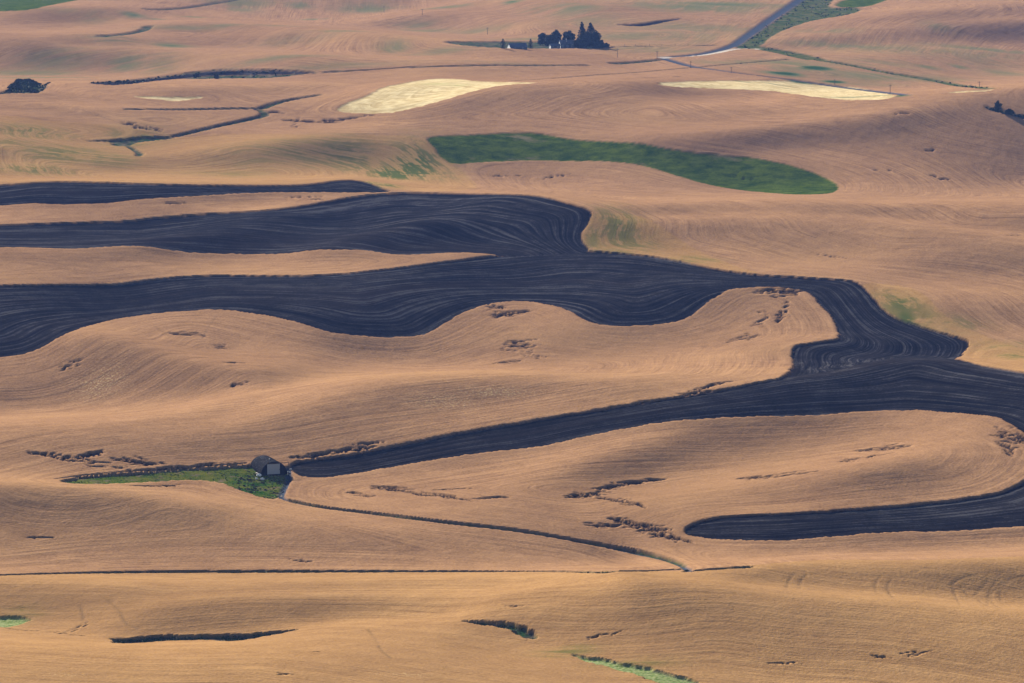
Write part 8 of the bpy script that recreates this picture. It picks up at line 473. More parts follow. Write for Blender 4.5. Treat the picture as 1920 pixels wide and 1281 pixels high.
# direction the land is worked in: distance in metres from the field edges
cu = np.linspace(-.128, .128, 150); cv = np.linspace(math.log(1165), math.log(5050), 480)
CY = np.exp(cv)[:, None]*np.ones(len(cu)); CX = CY*cu
def cdist(Q):
    D = np.full(CX.shape, 1e9)
    for a, b in zip(Q[:-1], Q[1:]):
        d_ = b-a; L = max((d_**2).sum(), 1e-6)
        t = np.clip(((CX-a[0])*d_[0]+(CY-a[1])*d_[1])/L, 0, 1)
        np.minimum(D, (CX-a[0]-t*d_[0])**2+(CY-a[1]-t*d_[1])**2, out=D)
    return np.sqrt(D)
def blur(a, n=2):
    for _ in range(n):
        b = np.pad(a, 1, mode='edge'); a = (b[1:-1, 1:-1]*2+b[:-2, 1:-1]+b[2:, 1:-1]+b[1:-1, :-2]+b[1:-1, 2:])/6
    return a
def fine(a):
    fi = np.clip((np.log(rows)-cv[0])/(cv[1]-cv[0]), 0, len(cv)-1.001); fj = np.clip((ucol-cu[0])/(cu[1]-cu[0]), 0, len(cu)-1.001)
    i = fi.astype(int); j = fj.astype(int); a0 = (fi-i)[:, None]; b0 = (fj-j)[None]
    A = a[i][:, j]; B = a[i+1][:, j]; C_ = a[i][:, j+1]; D_ = a[i+1][:, j+1]
    return (A*(1-a0)+B*a0)*(1-b0)+(C_*(1-a0)+D_*a0)*b0
allD = np.full(CX.shape, 1e9)
for n_, (k, f) in FIELDS.items():
    if k in ('palegreen',) or n_ in ('gold_near', 'gold_mid'): continue
    P = pts(f)[::3]; allD = np.minimum(allD, cdist(np.vstack([P, P[:1]])))
across_near = fine(blur(cdist(pts(EDGES['crest'][0])), 3))
for n_ in ('farm_track', 'grass_ditch', 'ditch_a', 'bank_line', 'lower_road', 'highway', 'creek_low'):
    allD = np.minimum(allD, cdist(pts(LINES[n_][2])[::2]))
across = fine(blur(allD, 6))
gn = np.clip(S['gold']/40+.2, 0, 1)*(YY < 1700); across = np.where((S['gold'] > 0) & (YY < 1700), across_near, across)
def lane(key, width):
    a, b = [cdist(pts(e)) for e in EDGES[key]]
    return fine(blur(a/(a+b+1e-3)*width, 2))
for key, n_, wd in (('far', 'strip_far', 120), ('mid', 'strip_mid', 90), ('near', 'strip_near', 60)):
    across = np.where((fid == FID[n_]), lane(key, wd), across)
for key, n_, wd in (('two', 'plow_two', 110), ('three', 'plow_three', 60)):
    across = np.where((fid == FID[n_]), lane(key, wd), across)
# soft differences of the crop
tint = {k: np.zeros((NR, NC), np.float32) for k in 'gGpb'}
for x, y, rx, ry, k, st in TINTS:
    i0, i1 = np.searchsorted(rows, [y-2.6*ry, y+2.6*ry]); j0, j1 = np.searchsorted(ucol, [(x-2.6*rx)/y-.004, (x+2.6*rx)/y+.004])
    if i1 <= i0 or j1 <= j0: continue
    g_ = st*np.exp(-(((XX[i0:i1, j0:j1]-x)/rx)**2+((YY[i0:i1, j0:j1]-y)/ry)**2))
    tint[k][i0:i1, j0:j1] = np.maximum(tint[k][i0:i1, j0:j1], g_)
# heights
ZZ = ground(XX, YY)
inn = np.clip((.134-np.abs(ucol)[None, :])/.006, 0, 1)*np.clip((rows[:, None]-1150)/15, 0, 1)*np.clip((5100-rows[:, None])/80, 0, 1)
streak = (vnoise(across/2.6, (XX+YY)/60, 6)*.06+vnoise(across/1.3+.4*vnoise(XX/20, YY/20, 3), (XX-YY)/35, 8)*.05)*(.3+1.2*np.clip(.5+vnoise(XX/45, YY/70, 21)*1.6, 0, 1))*(1-.55*((S['gold'] > 0) & (YY < 1700)))
grain = vnoise(XX/1.3, YY/1.6, 11)*.10+vnoise(XX/3.1, YY/3.7, 12)*.10
amp = (YY/1700)**.9
ZZ = ZZ+crop*1.0+inn*((streak*(1+1.2*M['plow'])+grain*(1-.4*M['plow']))*amp*(1-.9*M['road'])-1.0*lodged-.22*marks*(1-bare))
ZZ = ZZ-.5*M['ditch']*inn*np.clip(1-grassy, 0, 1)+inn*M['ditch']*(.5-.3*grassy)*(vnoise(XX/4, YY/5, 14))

# ---------------------------------------------------------------- materials
def mat(name, rough=.95, spec=.15):
    m = bpy.data.materials.new(name); m.use_nodes = True; b = m.node_tree.nodes['Principled BSDF']
    b.inputs['Roughness'].default_value = rough; b.inputs['Specular IOR Level'].default_value = spec
    return m, m.node_tree, b
class NT:
    def __init__(s, nt): s.nt = nt
    def n(s, t, **kw):
        x = s.nt.nodes.new(t)
        for k, v in kw.items(): setattr(x, k, v)
        return x
    def link(s, a, b): s.nt.links.new(a, b)
    def val(s, sock, v):
        if hasattr(v, 'default_value') or hasattr(v, 'links'): s.link(v, sock)
        else: sock.default_value = v
    def math(s, op, a, b=0., c=None, clamp=False):
        x = s.n('ShaderNodeMath', operation=op, use_clamp=clamp); s.val(x.inputs[0], a); s.val(x.inputs[1], b)
        if c is not None: s.val(x.inputs[2], c)
        return x.outputs[0]
    def mix(s, f, a, b, mode='MIX'):
        x = s.n('ShaderNodeMix', data_type='RGBA', blend_type=mode); s.val(x.inputs[0], f)
        for k, v in ((6, a), (7, b)):
            if isinstance(v, tuple): x.inputs[k].default_value = (*v, 1)
            else: s.link(v, x.inputs[k])
        return x.outputs[2]
    def noise(s, vec, scale, detail=3, rough=.55, dist=0):
        x = s.n('ShaderNodeTexNoise'); s.link(vec, x.inputs['Vector']); x.inputs['Scale'].default_value = scale
        x.inputs['Detail'].default_value = detail; x.inputs['Roughness'].default_value = rough; x.inputs['Distortion'].default_value = dist
        return x.outputs['Fac']
    def ramp(s, v, lo, hi):
        x = s.n('ShaderNodeMapRange'); s.val(x.inputs[0], v); x.inputs[1].default_value = lo; x.inputs[2].default_value = hi
        return x.outputs[0]
    def sep(s, c):
        x = s.n('ShaderNodeSeparateColor'); s.link(c, x.inputs[0]); return x.outputs
land, nt, B = mat('land', 1, .0)
N = NT(nt)
pos = N.n('ShaderNodeNewGeometry').outputs['Position']
def att(name): x = N.n('ShaderNodeAttribute'); x.attribute_name = name; return x
A1, A2, A3, A4 = [att(k) for k in ('cover_a', 'cover_b', 'cover_c', 'across')]
soil, green, pale = N.sep(A1.outputs['Color'])[:3]; ditch = A1.outputs['Alpha']
road, gravel, gold = N.sep(A2.outputs['Color'])[:3]; pgreen = A2.outputs['Alpha']
unripe, straw, brown = N.sep(A3.outputs['Color'])[:3]; lod = A3.outputs['Alpha']
ac = N.sep(A4.outputs['Color'])[0]; far_unripe = N.sep(A4.outputs['Color'])[1]; grs = N.sep(A4.outputs['Color'])[2]; mk = A4.outputs['Alpha']
cx = N.n('ShaderNodeSeparateXYZ'); N.link(pos, cx.inputs[0])
def streakvec(k, l):
    c = N.n('ShaderNodeCombineXYZ'); N.link(N.math('MULTIPLY', ac, k), c.inputs[0]); N.link(N.math('MULTIPLY', cx.outputs[0], l), c.inputs[1]); N.link(N.math('MULTIPLY', cx.outputs[1], l), c.inputs[2])
    return c.outputs[0]
st_f = N.noise(streakvec(.55, .012), 1, 3, .6); st_m = N.noise(streakvec(.11, .006), 1, 3, .6, .3); st_c = N.noise(streakvec(.035, .003), 1, 2, .5)
g_f = N.noise(pos, .9, 3, .7); g_m = N.noise(pos, .09, 4, .6); g_c = N.noise(pos, .008, 3, .5)
# ripe wheat
var = N.math('ADD', N.math('ADD', N.math('MULTIPLY', N.math('MULTIPLY', N.math('SUBTRACT', st_f, .5), 2.0), N.ramp(N.noise(pos, .014, 2), .35, .65)), N.math('MULTIPLY', N.math('SUBTRACT', st_m, .5), .45)),
             N.math('ADD', N.math('MULTIPLY', N.math('SUBTRACT', g_f, .5), 1.6), N.math('MULTIPLY', N.math('SUBTRACT', g_m, .5), .8)))
var = N.math('ADD', N.math('MULTIPLY', var, .8), .5, clamp=True)
wheat = N.mix(var, WHEAT_DARK, WHEAT_LIGHT)
goldc = N.mix(var, GOLD_DARK, GOLD_LIGHT)
col = N.mix(gold, wheat, goldc)
col = N.mix(N.math('MULTIPLY', N.ramp(g_c, .5, .75), .25), col, GOLD_LIGHT)
st_g = N.noise(streakvec(.22, .02), 1, 4, .7)
col = N.mix(N.math('MULTIPLY', N.ramp(N.noise(pos, .0045, 4, .6), .48, .70), .30), col, WHEAT_DARK)
gs = N.math('MULTIPLY', N.math('MULTIPLY', unripe, .85), N.ramp(N.math('ADD', st_g, N.math('ADD', N.math('MULTIPLY', N.math('SUBTRACT', g_m, .5), .5), N.math('MULTIPLY', unripe, .10))), .50, .60), clamp=True)
base_g = N.math('MULTIPLY', unripe, .45)
col = N.mix(N.math('MULTIPLY', unripe, .5), col, (.30, .235, .065)); col = N.mix(N.math('MULTIPLY', gs, 1.5, clamp=True), col, (.095, .115, .026))
col = N.mix(N.math('MULTIPLY', N.math('MULTIPLY', far_unripe, 1.5, clamp=True), N.ramp(N.math('ADD', N.noise(streakvec(.06, .008), 1, 4, .7), N.math('MULTIPLY', far_unripe, .30)), .40, .62)), col, N.mix(N.ramp(far_unripe, .5, .9), FAR_PALE, FAR_GREEN))
col = N.mix(N.math('MULTIPLY', straw, N.ramp(g_f, .52, .66)), col, (.70, .52, .26))
col = N.mix(N.math('MULTIPLY', brown, .6), col, (.22, .13, .06))
col = N.mix(N.math('MULTIPLY', lod, .92), col, (.022, .016, .013))  # matted crop, with the shade inside the flattened holes painted near black
col = N.mix(N.math('MULTIPLY', mk, .45), col, (.13, .09, .05))
# pale stubble, with green regrowth
pc = N.mix(N.ramp(N.math('ADD', N.math('MULTIPLY', g_m, .6), N.math('MULTIPLY', st_f, .4)), .36, .62), PALE_A, PALE_B)
pc = N.mix(N.math('MULTIPLY', unripe, .5), pc, (.35, .40, .12)); pc = N.mix(N.math('MULTIPLY', far_unripe, N.ramp(g_m, .3, .45)), pc, (.05, .12, .06))
col = N.mix(pale, col, pc)
gc = N.mix(N.ramp(N.math('ADD', g_m, N.math('MULTIPLY', N.math('SUBTRACT', g_f, .5), .7)), .3, .7), GREEN_A, GREEN_B)
gc = N.mix(N.math('MULTIPLY', N.ramp(N.noise(pos, .022, 5, .65), .60, .70), .7), gc, (.22, .17, .10))
col = N.mix(green, col, gc)
lg = N.mix(N.ramp(g_f, .35, .65), (.10, .17, .03), (.36, .38, .17)); col = N.mix(pgreen, col, lg)
# rough ground of banks and ditches, and the wheat shadow painted above the track
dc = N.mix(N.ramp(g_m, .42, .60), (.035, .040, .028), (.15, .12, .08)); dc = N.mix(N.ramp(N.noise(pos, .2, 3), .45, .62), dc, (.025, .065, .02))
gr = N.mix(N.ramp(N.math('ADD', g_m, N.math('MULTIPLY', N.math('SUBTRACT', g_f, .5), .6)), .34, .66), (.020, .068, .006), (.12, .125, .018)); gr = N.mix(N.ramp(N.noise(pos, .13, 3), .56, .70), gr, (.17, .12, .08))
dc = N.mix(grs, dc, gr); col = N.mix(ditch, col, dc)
# worked soil
st_q = N.noise(streakvec(.42, .009), 1, 3, .65)
sv = N.math('ADD', N.math('ADD', N.math('MULTIPLY', N.math('SUBTRACT', st_f, .5), 2.6), N.math('ADD', N.math('MULTIPLY', N.math('SUBTRACT', st_q, .5), 2.2), N.math('MULTIPLY', N.math('SUBTRACT', st_m, .5), .8))), N.math('ADD', N.math('MULTIPLY', N.math('SUBTRACT', g_f, .5), 1.2), N.math('MULTIPLY', N.math('SUBTRACT', g_m, .5), 1.0)))
sv = N.math('ADD', N.math('MULTIPLY', sv, 1.0), .40, clamp=True)
scol = N.mix(sv, SOIL_A, SOIL_B); scol = N.mix(N.math('MULTIPLY', N.ramp(st_c, .5, .8), .35), scol, (.050, .038, .034))
scol = N.mix(N.math('MULTIPLY', N.ramp(sv, .62, 1.0), .8), scol, SOIL_C)
col = N.mix(soil, col, scol)
rc = N.mix(g_f, (.040, .052, .075), (.070, .085, .11)); col = N.mix(road, col, rc)
vc = N.mix(g_f, (.50, .42, .34), (.72, .64, .52)); col = N.mix(gravel, col, vc)
N.link(col, B.inputs['Base Color'])
bp = N.n('ShaderNodeBump'); bp.inputs['Strength'].default_value = .5; bp.inputs['Distance'].default_value = .7
hb = N.math('ADD', N.math('MULTIPLY', g_f, .8), N.math('ADD', N.math('MULTIPLY', st_f, .8), N.math('MULTIPLY', st_m, 1.2)))
N.link(hb, bp.inputs['Height']); N.link(bp.outputs[0], B.inputs['Normal'])

def plain(name, c1, c2, scale=1., rough=.8, spec=.2, bump=0, coord='Object', detail=3):
    m, nt, b = mat(name, rough, spec); n = NT(nt)
    v = n.n('ShaderNodeTexCoord').outputs[coord]
    f = n.noise(v, scale, detail, .6); n.link(n.mix(n.ramp(f, .3, .7), c1, c2), b.inputs['Base Color'])
    if bump:
        k = n.n('ShaderNodeBump'); k.inputs['Strength'].default_value = bump; k.inputs['Distance'].default_value = .1; n.link(f, k.inputs['Height']); n.link(k.outputs[0], b.inputs['Normal'])
    return m

# ---------------------------------------------------------------- land objects
def tag(o, label=None, cat=None, group=None, kind=None):
    for k, v in (('label', label), ('category', cat), ('group', group), ('kind', kind)):
        if v: o[k] = v
    return o
NAMES = ['wheat_field', 'ploughed_field', 'grass_field', 'stubble_field', 'rough_bank', 'road', 'gravel_road', 'farm_track', 'grass_swale']  # rough_bank also holds the painted shadow strip above the farm track
SRC = [None, 'plow', 'green', 'pale', 'ditch', 'road', 'gravel', 'track', 'palegreen']
cls = np.zeros((NR, NC), np.int16)
for k in range(1, len(SRC)):
    cls[M[SRC[k]] > .5] = k
cls[(cls == 4) & (grassy > .35)] = 9
NAMES.append('grass_verge')
cls[(cls == 0) & (M['gold'] > .5) & (YY < 1700)] = 10; NAMES.append('near_wheat_field')
code = cls*100+np.where(cls == 1, fid, 0)
qc = code[:-1, :-1].copy()
idx = np.arange(NR*NC).reshape(NR, NC)
quads = np.stack([idx[:-1, :-1], idx[:-1, 1:], idx[1:, 1:], idx[1:, :-1]], -1).reshape(-1, 4)
qc = qc.reshape(-1)
Pv = np.stack([XX, YY, ZZ], -1).reshape(-1, 3).astype(np.float32)
def st4(*a): return np.stack([np.clip(np.broadcast_to(q, (NR, NC)), 0, 1e4) for q in a], -1).reshape(-1, 4).astype(np.float32)
ATT = {'cover_a': st4(M['plow'], M['green'], M['pale'], M['ditch']), 'cover_b': st4(np.maximum(M['road'], M['track']), np.maximum(M['gravel'], 0*M['track']), M['gold'], M['palegreen']),
       'cover_c': st4(tint['g'], tint['p'], tint['b'], lodged), 'across': st4(across, tint['G'], grassy, marks*(1-bare))}
LAND_LABEL = {'ploughed_field': 'dark ploughed contour strip winding between the wheat', 'grass_field': 'long deep green field between wheat slopes', 'wheat_field': 'ripe tan wheat covering the rolling hills'}
for c_ in np.unique(qc):
    sel = quads[qc == c_]
    if len(sel) < 3: continue
    us, inv = np.unique(sel, return_inverse=True)
    me = bpy.data.meshes.new(NAMES[c_//100]); nq = len(sel)
    me.vertices.add(len(us)); me.vertices.foreach_set('co', Pv[us].ravel())
    me.loops.add(nq*4); me.loops.foreach_set('vertex_index', inv.ravel().astype(np.int32))
    me.polygons.add(nq); me.polygons.foreach_set('loop_start', (np.arange(nq)*4).astype(np.int32))
    me.update(calc_edges=True)
    for k, v in ATT.items():
        a = me.attributes.new(k, 'FLOAT_COLOR', 'POINT'); a.data.foreach_set('color', v[us].ravel())
    me.materials.append(land)
    o = bpy.data.objects.new(NAMES[c_//100], me); COL.objects.link(o); tag(o, LAND_LABEL.get(NAMES[c_//100]), kind='structure')

# ---------------------------------------------------------------- mesh helpers
class MB:
    def __init__(s): s.v = []; s.f = []
    def add(s, v, f):
        n = len(s.v); s.v += [tuple(p) for p in v]; s.f += [tuple(i+n for i in q) for q in f]; return s
    def box(s, x0, x1, y0, y1, z0, z1):
        v = [(x, y, z) for z in (z0, z1) for y in (y0, y1) for x in (x0, x1)]
        return s.add(v, [(0, 2, 3, 1), (4, 5, 7, 6), (0, 1, 5, 4), (2, 6, 7, 3), (0, 4, 6, 2), (1, 3, 7, 5)])
    def tube(s, p0, p1, r0, r1, n=7):
        p0 = mathutils.Vector(p0); p1 = mathutils.Vector(p1); q = (p1-p0).to_track_quat('Z', 'Y'); v = []
        for p, r in ((p0, r0), (p1, r1)):
            for k in range(n):
                a = 2*math.pi*k/n; v.append(p+q @ mathutils.Vector((math.cos(a)*r, math.sin(a)*r, 0)))
        return s.add(v, [(k, (k+1) % n, n+(k+1) % n, n+k) for k in range(n)]+[tuple(range(n))[::-1], tuple(range(n, 2*n))])
    def build(s, name, m, parent=None, loc=(0, 0, 0)):
        me = bpy.data.meshes.new(name); me.from_pydata(s.v, [], s.f); me.materials.append(m); me.update()
        o = bpy.data.objects.new(name, me); COL.objects.link(o)
        if parent: o.parent = parent
        o.location = loc; return o
def empty(name, loc, rz=0):
    o = bpy.data.objects.new(name, None); COL.objects.link(o); o.location = loc; o.rotation_euler = (0, 0, rz); o.empty_display_size = 1; return o
def copy_tree(o, parent=None):
    c = o.copy(); COL.objects.link(c)
    if parent: c.parent = parent
    for ch in [q for q in list(o.children)]: copy_tree(ch, c)
    return c

# ---------------------------------------------------------------- the arched barn
M_shell = plain('weathered_shingle', (.004, .005, .008), (.03, .03, .034), .55, 1, .03, .5, detail=6)
M_shell2, nt2, b2_ = mat('old_roofing', 1, .03); n2 = NT(nt2)
v2 = n2.n('ShaderNodeTexCoord').outputs['Object']; zz2 = n2.n('ShaderNodeSeparateXYZ'); n2.link(v2, zz2.inputs[0])
f2 = n2.noise(v2, .9, 6, .75); top2 = n2.ramp(zz2.outputs[2], 1.5, 6.0)
f2b = n2.noise(v2, .25, 3)
n2.link(n2.mix(n2.math('MULTIPLY', n2.ramp(f2, .50, .64), n2.ramp(f2b, .35, .6)), (.008, .009, .013), (.16, .155, .165)), b2_.inputs['Base Color'])
M_dark = plain('dark_boards', (.006, .006, .008), (.014, .013, .014), 1.5, .9, .1)
M_door, nt3, b3_ = mat('door_sheet', .5, .4); n3 = NT(nt3)
v3 = n3.n('ShaderNodeTexCoord').outputs['Object']; wv = n3.n('ShaderNodeTexWave'); n3.link(v3, wv.inputs[0]); wv.inputs['Scale'].default_value = 1.6; wv.bands_direction = 'X'
n3.link(n3.mix(n3.math('MULTIPLY', wv.outputs['Fac'], .35), (.42, .42, .43), (.30, .30, .315)), b3_.inputs['Base Color'])
M_conc = plain('concrete', (.40, .36, .33), (.55, .50, .46), 1.2, .9, .1)
M_steel = plain('rusty_steel', (.05, .04, .035), (.09, .07, .06), 3, .7, .3)
M_rock = plain('pale_rock', (.62, .60, .56), (.85, .83, .80), 2.2, .9, .1, .3)
bx, by = PLACES['barn'][0][:2]
RAD, LEN = 5.9, 16.5
barn = empty('arched_barn', (bx, by, gz(bx, by)-.35), R(20))
tag(barn, 'black round-roofed storage barn with a grey sliding door, on the green patch', 'barn')
NA = 22
ribs = MB()
def arch(t, r, zs=.98): a = math.pi*(1-t); return (math.cos(a)*r, math.sin(a)*r*zs)
ny = 34
for ring in range(2):
    vs = []
for i in range(NA+1):
    pass
vs = []; fs = []
for j in range(ny+1):
    y = .0+LEN*j/ny; rr_ = RAD+(.05 if j % 2 else -.02)
    for i in range(NA+1):
        x, z = arch(i/NA, rr_+.02*math.sin(i*7.3+j*1.9)); vs.append((x, y, z+.35))
for j in range(ny):
    for i in range(NA):
        a = j*(NA+1)+i; fs.append((a, a+1, a+NA+2, a+NA+1))
MB().add(vs, fs).build('roof_shell', M_shell2, barn)
# corrugated arch ribs proud of the shell
for k in range(9):
    y0 = .15+k*(LEN-.45)/8; v_ = []; f_ = []
    for i in range(NA+1):
        for (dr, dy) in ((.07, 0), (.14, 0), (.14, .14), (.07, .14)):
            x, z = arch(i/NA, RAD+dr); v_.append((x, y0+dy, z+.35))
    for i in range(NA):
        for q in range(4): f_.append((i*4+q, i*4+(q+1) % 4, i*4+4+(q+1) % 4, i*4+4+q))
    MB().add(v_, f_).build('roof_rib', M_shell, barn)
for nm, y in (('front_wall', .10), ('rear_wall', LEN-.10)):
    v_ = [(0, y, .35)]+[(arch(i/NA, RAD-.06)[0], y, arch(i/NA, RAD-.06)[1]+.35) for i in range(NA+1)]
    v_ += [(x, y+.12, z) for x, _, z in v_]; n_ = NA+2
    f_ = [(0, i+1, i+2) for i in range(NA)]+[(n_, n_+i+2, n_+i+1) for i in range(NA)]+[(i+1, n_+i+1, n_+i+2, i+2) for i in range(NA)]+[(0, n_, n_+1, 1), (0, NA+1, n_+NA+1, n_)]
    MB().add(v_, f_).build(nm, M_dark, barn)
for k in range(8):   # vertical boards of the front wall
    x0 = -4.9+k*1.25
    h = math.sqrt(max(.3, (RAD-.5)**2-max(abs(x0), abs(x0+1.12))**2))
    if -3.2 < x0 < 1.6: continue
    MB().box(x0, x0+1.12, .02, .095, .4, .35+h).build('wall_board', M_dark, barn)
dm = MB()
for k in range(18):
    x0 = -2.95+k*.31
    dm.box(x0, x0+.20, -.16, -.02, .75, 5.15); dm.box(x0+.20, x0+.31, -.11, -.02, .75, 5.15)
door = dm.build('sliding_door', M_door, barn)
MB().box(2.3, 2.45, -.24, -.165, 2.4, 3.0).build('handle', M_steel, door)
for z0 in (.72, 5.16): MB().box(-2.98, 2.66, -.19, -.01, z0, z0+.10).build('door_edge', M_steel, door)
MB().tube((-3.1, -.25, 5.5), (6.5, -.25, 5.5), .12, .12).build('door_rail', M_steel, barn)
for z0 in (5.34,):
    for x0 in (-2.4, 1.9): MB().box(x0, x0+.12, -.30, -.17, 5.2, 5.55).build('door_hanger', M_steel, barn)
MB().tube((6.45, -.25, -.3), (6.45, -.25, 5.5), .13, .11).build('rail_post', M_steel, barn)
MB().tube((4.2, -.1, 5.2), (6.45, -.25, 5.5), .05, .05).build('rail_brace', M_steel, barn)
fm = MB().box(-RAD-.9, -RAD+.15, -.2, LEN+.1, -.8, 1.0); fm.build('foundation', M_conc, barn)
MB().box(RAD-.15, RAD+.45, -.2, LEN+.1, -.8, .5).build('foundation', M_conc, barn)
MB().box(-RAD-.3, RAD+.3, -.05, .3, -.9, .42).build('door_sill', M_dark, barn)
MB().tube((-.6, 4.5, RAD+.2), (-.6, 4.5, RAD+1.0), .28, .28, 9).build('roof_vent', M_conc, barn)

rb = random.Random(3)
def rock_mesh(r, seed):
    rb = random.Random(seed); v = []; f = []
    for j in range(5):
        ph = math.pi*(j+.5)/5
        for i in range(8):
            th = 2*math.pi*i/8; q = r*(1+rb.uniform(-.22, .22)); v.append((math.cos(th)*math.sin(ph)*q*1.3, math.sin(th)*math.sin(ph)*q, math.cos(ph)*q*.8+r*.35))
    for j in range(4):
        for i in range(8): f.append((j*8+i, j*8+(i+1) % 8, j*8+8+(i+1) % 8, j*8+8+i))
    f.append(tuple(range(8))[::-1]); f.append(tuple(range(32, 40)))
    return MB().add(v, f)
RL = ['big white boulder at the front left corner of the arched barn', 'white boulder in the grass just in front of the arched barn', 'small white boulder lying left of the others by the barn corner', 'pale boulder beside the door rail post right of the barn', 'smallest pale boulder at the tip of the dark strip by the barn']
for k, (x, y, r) in enumerate(PLACES['boulder']):
    o = rock_mesh(r, k).build('boulder', M_rock, None, (x, y, gz(x, y)+.1)); tag(o, RL[k], 'boulder', 'pale boulders around the barn')

# ---------------------------------------------------------------- trees
def leafmat(name, a, b):
    m, nt, bs = mat(name, .8, .15); n = NT(nt); v = n.n('ShaderNodeNewGeometry').outputs['Position']
    f = n.noise(v, .45, 2); n.link(n.mix(n.ramp(f, .3, .7), a, b), bs.inputs['Base Color']); return m
M_leaf = leafmat('broad_leaves', (.014, .032, .016), (.036, .062, .028)); M_con = leafmat('conifer_needles', (.010, .026, .018), (.022, .042, .026))
M_shrub = leafmat('shrub_leaves', (.022, .045, .020), (.055, .080, .030)); M_bark = plain('bark', (.06, .045, .035), (.12, .095, .075), 3, .95, .1)
M_grass = leafmat('green_grass_blades', (.10, .20, .03), (.28, .32, .08)); M_dry = leafmat('dry_weeds', (.05, .045, .03), (.16, .12, .07))
def leafquad(mb, p, s, rnd):
    a = mathutils.Euler((rnd.uniform(0, 6.3), rnd.uniform(0, 6.3), rnd.uniform(0, 6.3))).to_matrix()
    q = [a @ mathutils.Vector(c)*s for c in ((-.5, -.35, 0), (.1, -.5, .12), (.5, .3, 0), (-.2, .45, .1))]
    mb.add([tuple(mathutils.Vector(p)+c) for c in q], [(0, 1, 2, 3)])
def broad_tree(name, x, y, wd, ht, seed, leaf=M_leaf, dens=1.3, lobes=None, low=.16):
    rnd = random.Random(seed); t = empty(name, (x, y, gz(x, y)), rnd.uniform(0, 6))
    tb = MB(); tr = ht*.028+.08
    p = (0, 0, -.4); top = (rnd.uniform(-.04, .04)*wd, rnd.uniform(-.04, .04)*wd, ht*.45); tb.tube(p, top, tr*1.2, tr*.6)
    n = lobes or rnd.randint(7, 10); cs = []
    for k in range(n):
        a = 2.4*k+rnd.uniform(-.3, .3); zf = low+.12+(.62*(k+.5)/n); rr_ = wd*.5*math.sin(min(1, (1-zf)*1.5+.25)*math.pi*.5)*rnd.uniform(.35, .62)
        c = (math.cos(a)*rr_, math.sin(a)*rr_, ht*zf); cs.append((c, wd*rnd.uniform(.20, .30), ht*rnd.uniform(.13, .19)))
        tb.tube((0, 0, ht*(.12+.3*k/n)), c, tr*.5, tr*.15, 5)
    cs.append(((0, 0, ht*.82), wd*.22, ht*.17)); cs.append(((0, 0, ht*.5), wd*.33, ht*.26))
    tb.build('trunk', M_bark, t)
    lb = MB(); tot = int(1700*dens)
    ws = [c[1]**2 for c in cs]; s = max(.35, min(1.25, wd*.085))
    for k in range(tot):
        (c, rh, rv) = rnd.choices(cs, ws)[0]
        th = rnd.uniform(0, 6.283); cz = rnd.uniform(-1, 1); q = rnd.random()**.35*rnd.uniform(.85, 1.12); e = math.sqrt(1-cz*cz)
        leafquad(lb, (c[0]+math.cos(th)*e*q*rh, c[1]+math.sin(th)*e*q*rh, min(ht, c[2]+cz*q*rv)), s*rnd.uniform(.7, 1.4), rnd)
    lb.build('crown', leaf, t); return t
def conifer(x, y, wd, ht, seed, narrow=False, name='conifer_tree'):
    rnd = random.Random(seed); t = empty(name, (x, y, gz(x, y)), rnd.uniform(0, 6))
    tb = MB().tube((0, 0, -.4), (0, 0, ht*.97), ht*.02+.06, .04)
    lb = MB(); lev = int(ht*1.6)
    for k in range(lev):
        f = k/lev; z = ht*(.05+.94*f)
        r = wd*.72*((1-f)**.66 if not narrow else math.sin(min(1, (1-f)*1.6+.05)*math.pi/2)*.95*(.7+.3*min(1, f*5)))*rnd.uniform(.82, 1.1)
        nb = max(4, int(9*r/wd*2)+4)
        for b in range(nb):
            a = rnd.uniform(0, 6.283); rl = r*rnd.uniform(.7, 1.1)
            if b < 5 and not narrow: tb.tube((0, 0, z+.1), (math.cos(a)*rl*.7, math.sin(a)*rl*.7, z-.1*rl), .05, .02, 4)
            for m_ in range(4 if not narrow else 5):
                q = (m_+rnd.uniform(.3, 1))/4*rl; q = min(q, rl)
                leafquad(lb, (math.cos(a)*q, math.sin(a)*q, z-.22*q*(not narrow)+rnd.uniform(-.2, .2)), max(.4, wd*.10)*rnd.uniform(.7, 1.3), rnd)
    tb.build('trunk', M_bark, t); lb.build('crown', M_con if not narrow else M_leaf, t); return t
def pxm(y): return y/8000.0
PL = ['narrow columnar poplar left of the low farm shed', 'narrow columnar poplar right of the low farm shed']
for k, (x, y, wd, ht) in enumerate(PLACES['poplar']): tag(conifer(x, y, wd*pxm(y)*.95, ht*pxm(y), 20+k, True, 'poplar_tree'), PL[k], 'tree', 'poplars beside the farm shed')
CL = ['tall pointed conifer, left and taller one of the pair behind the farmhouse', 'tall pointed conifer, right one of the pair above the round trees']
for k, (x, y, wd, ht) in enumerate(PLACES['conifer']): tag(conifer(x, y, wd*pxm(y), ht*pxm(y), 30+k), CL[k], 'tree', 'conifers in the farmstead grove')
TL = ['leftmost low tree at the edge of the farmstead grove', 'second low tree from the left end of the grove', 'big round tree left of the farmhouse roof', 'round tree standing behind the farmhouse roof', 'broad round tree in front of the two tall conifers', 'tall round tree on the right shoulder of the grove', 'low dense tree just right of the farmhouse', 'small bushy tree beside the farmhouse wall', 'small pointed tree near the right end of the grove', 'rightmost small rounded bush of the farmstead grove', 'low spreading bush under the right side of the grove']
for k, (x, y, wd, ht, s_) in enumerate(PLACES['tree']): tag(broad_tree('broadleaf_tree', x, y, wd*1.12*pxm(y), ht*1.05*pxm(y), 40+s_, low=.02), TL[k], 'tree', 'trees around the farmstead')
HL = ['dark upright tree alone on the right hillside, tallest of three', 'wide dark bush on the right hillside beside the upright tree', 'tiny dark bush at the right edge of the hillside row']
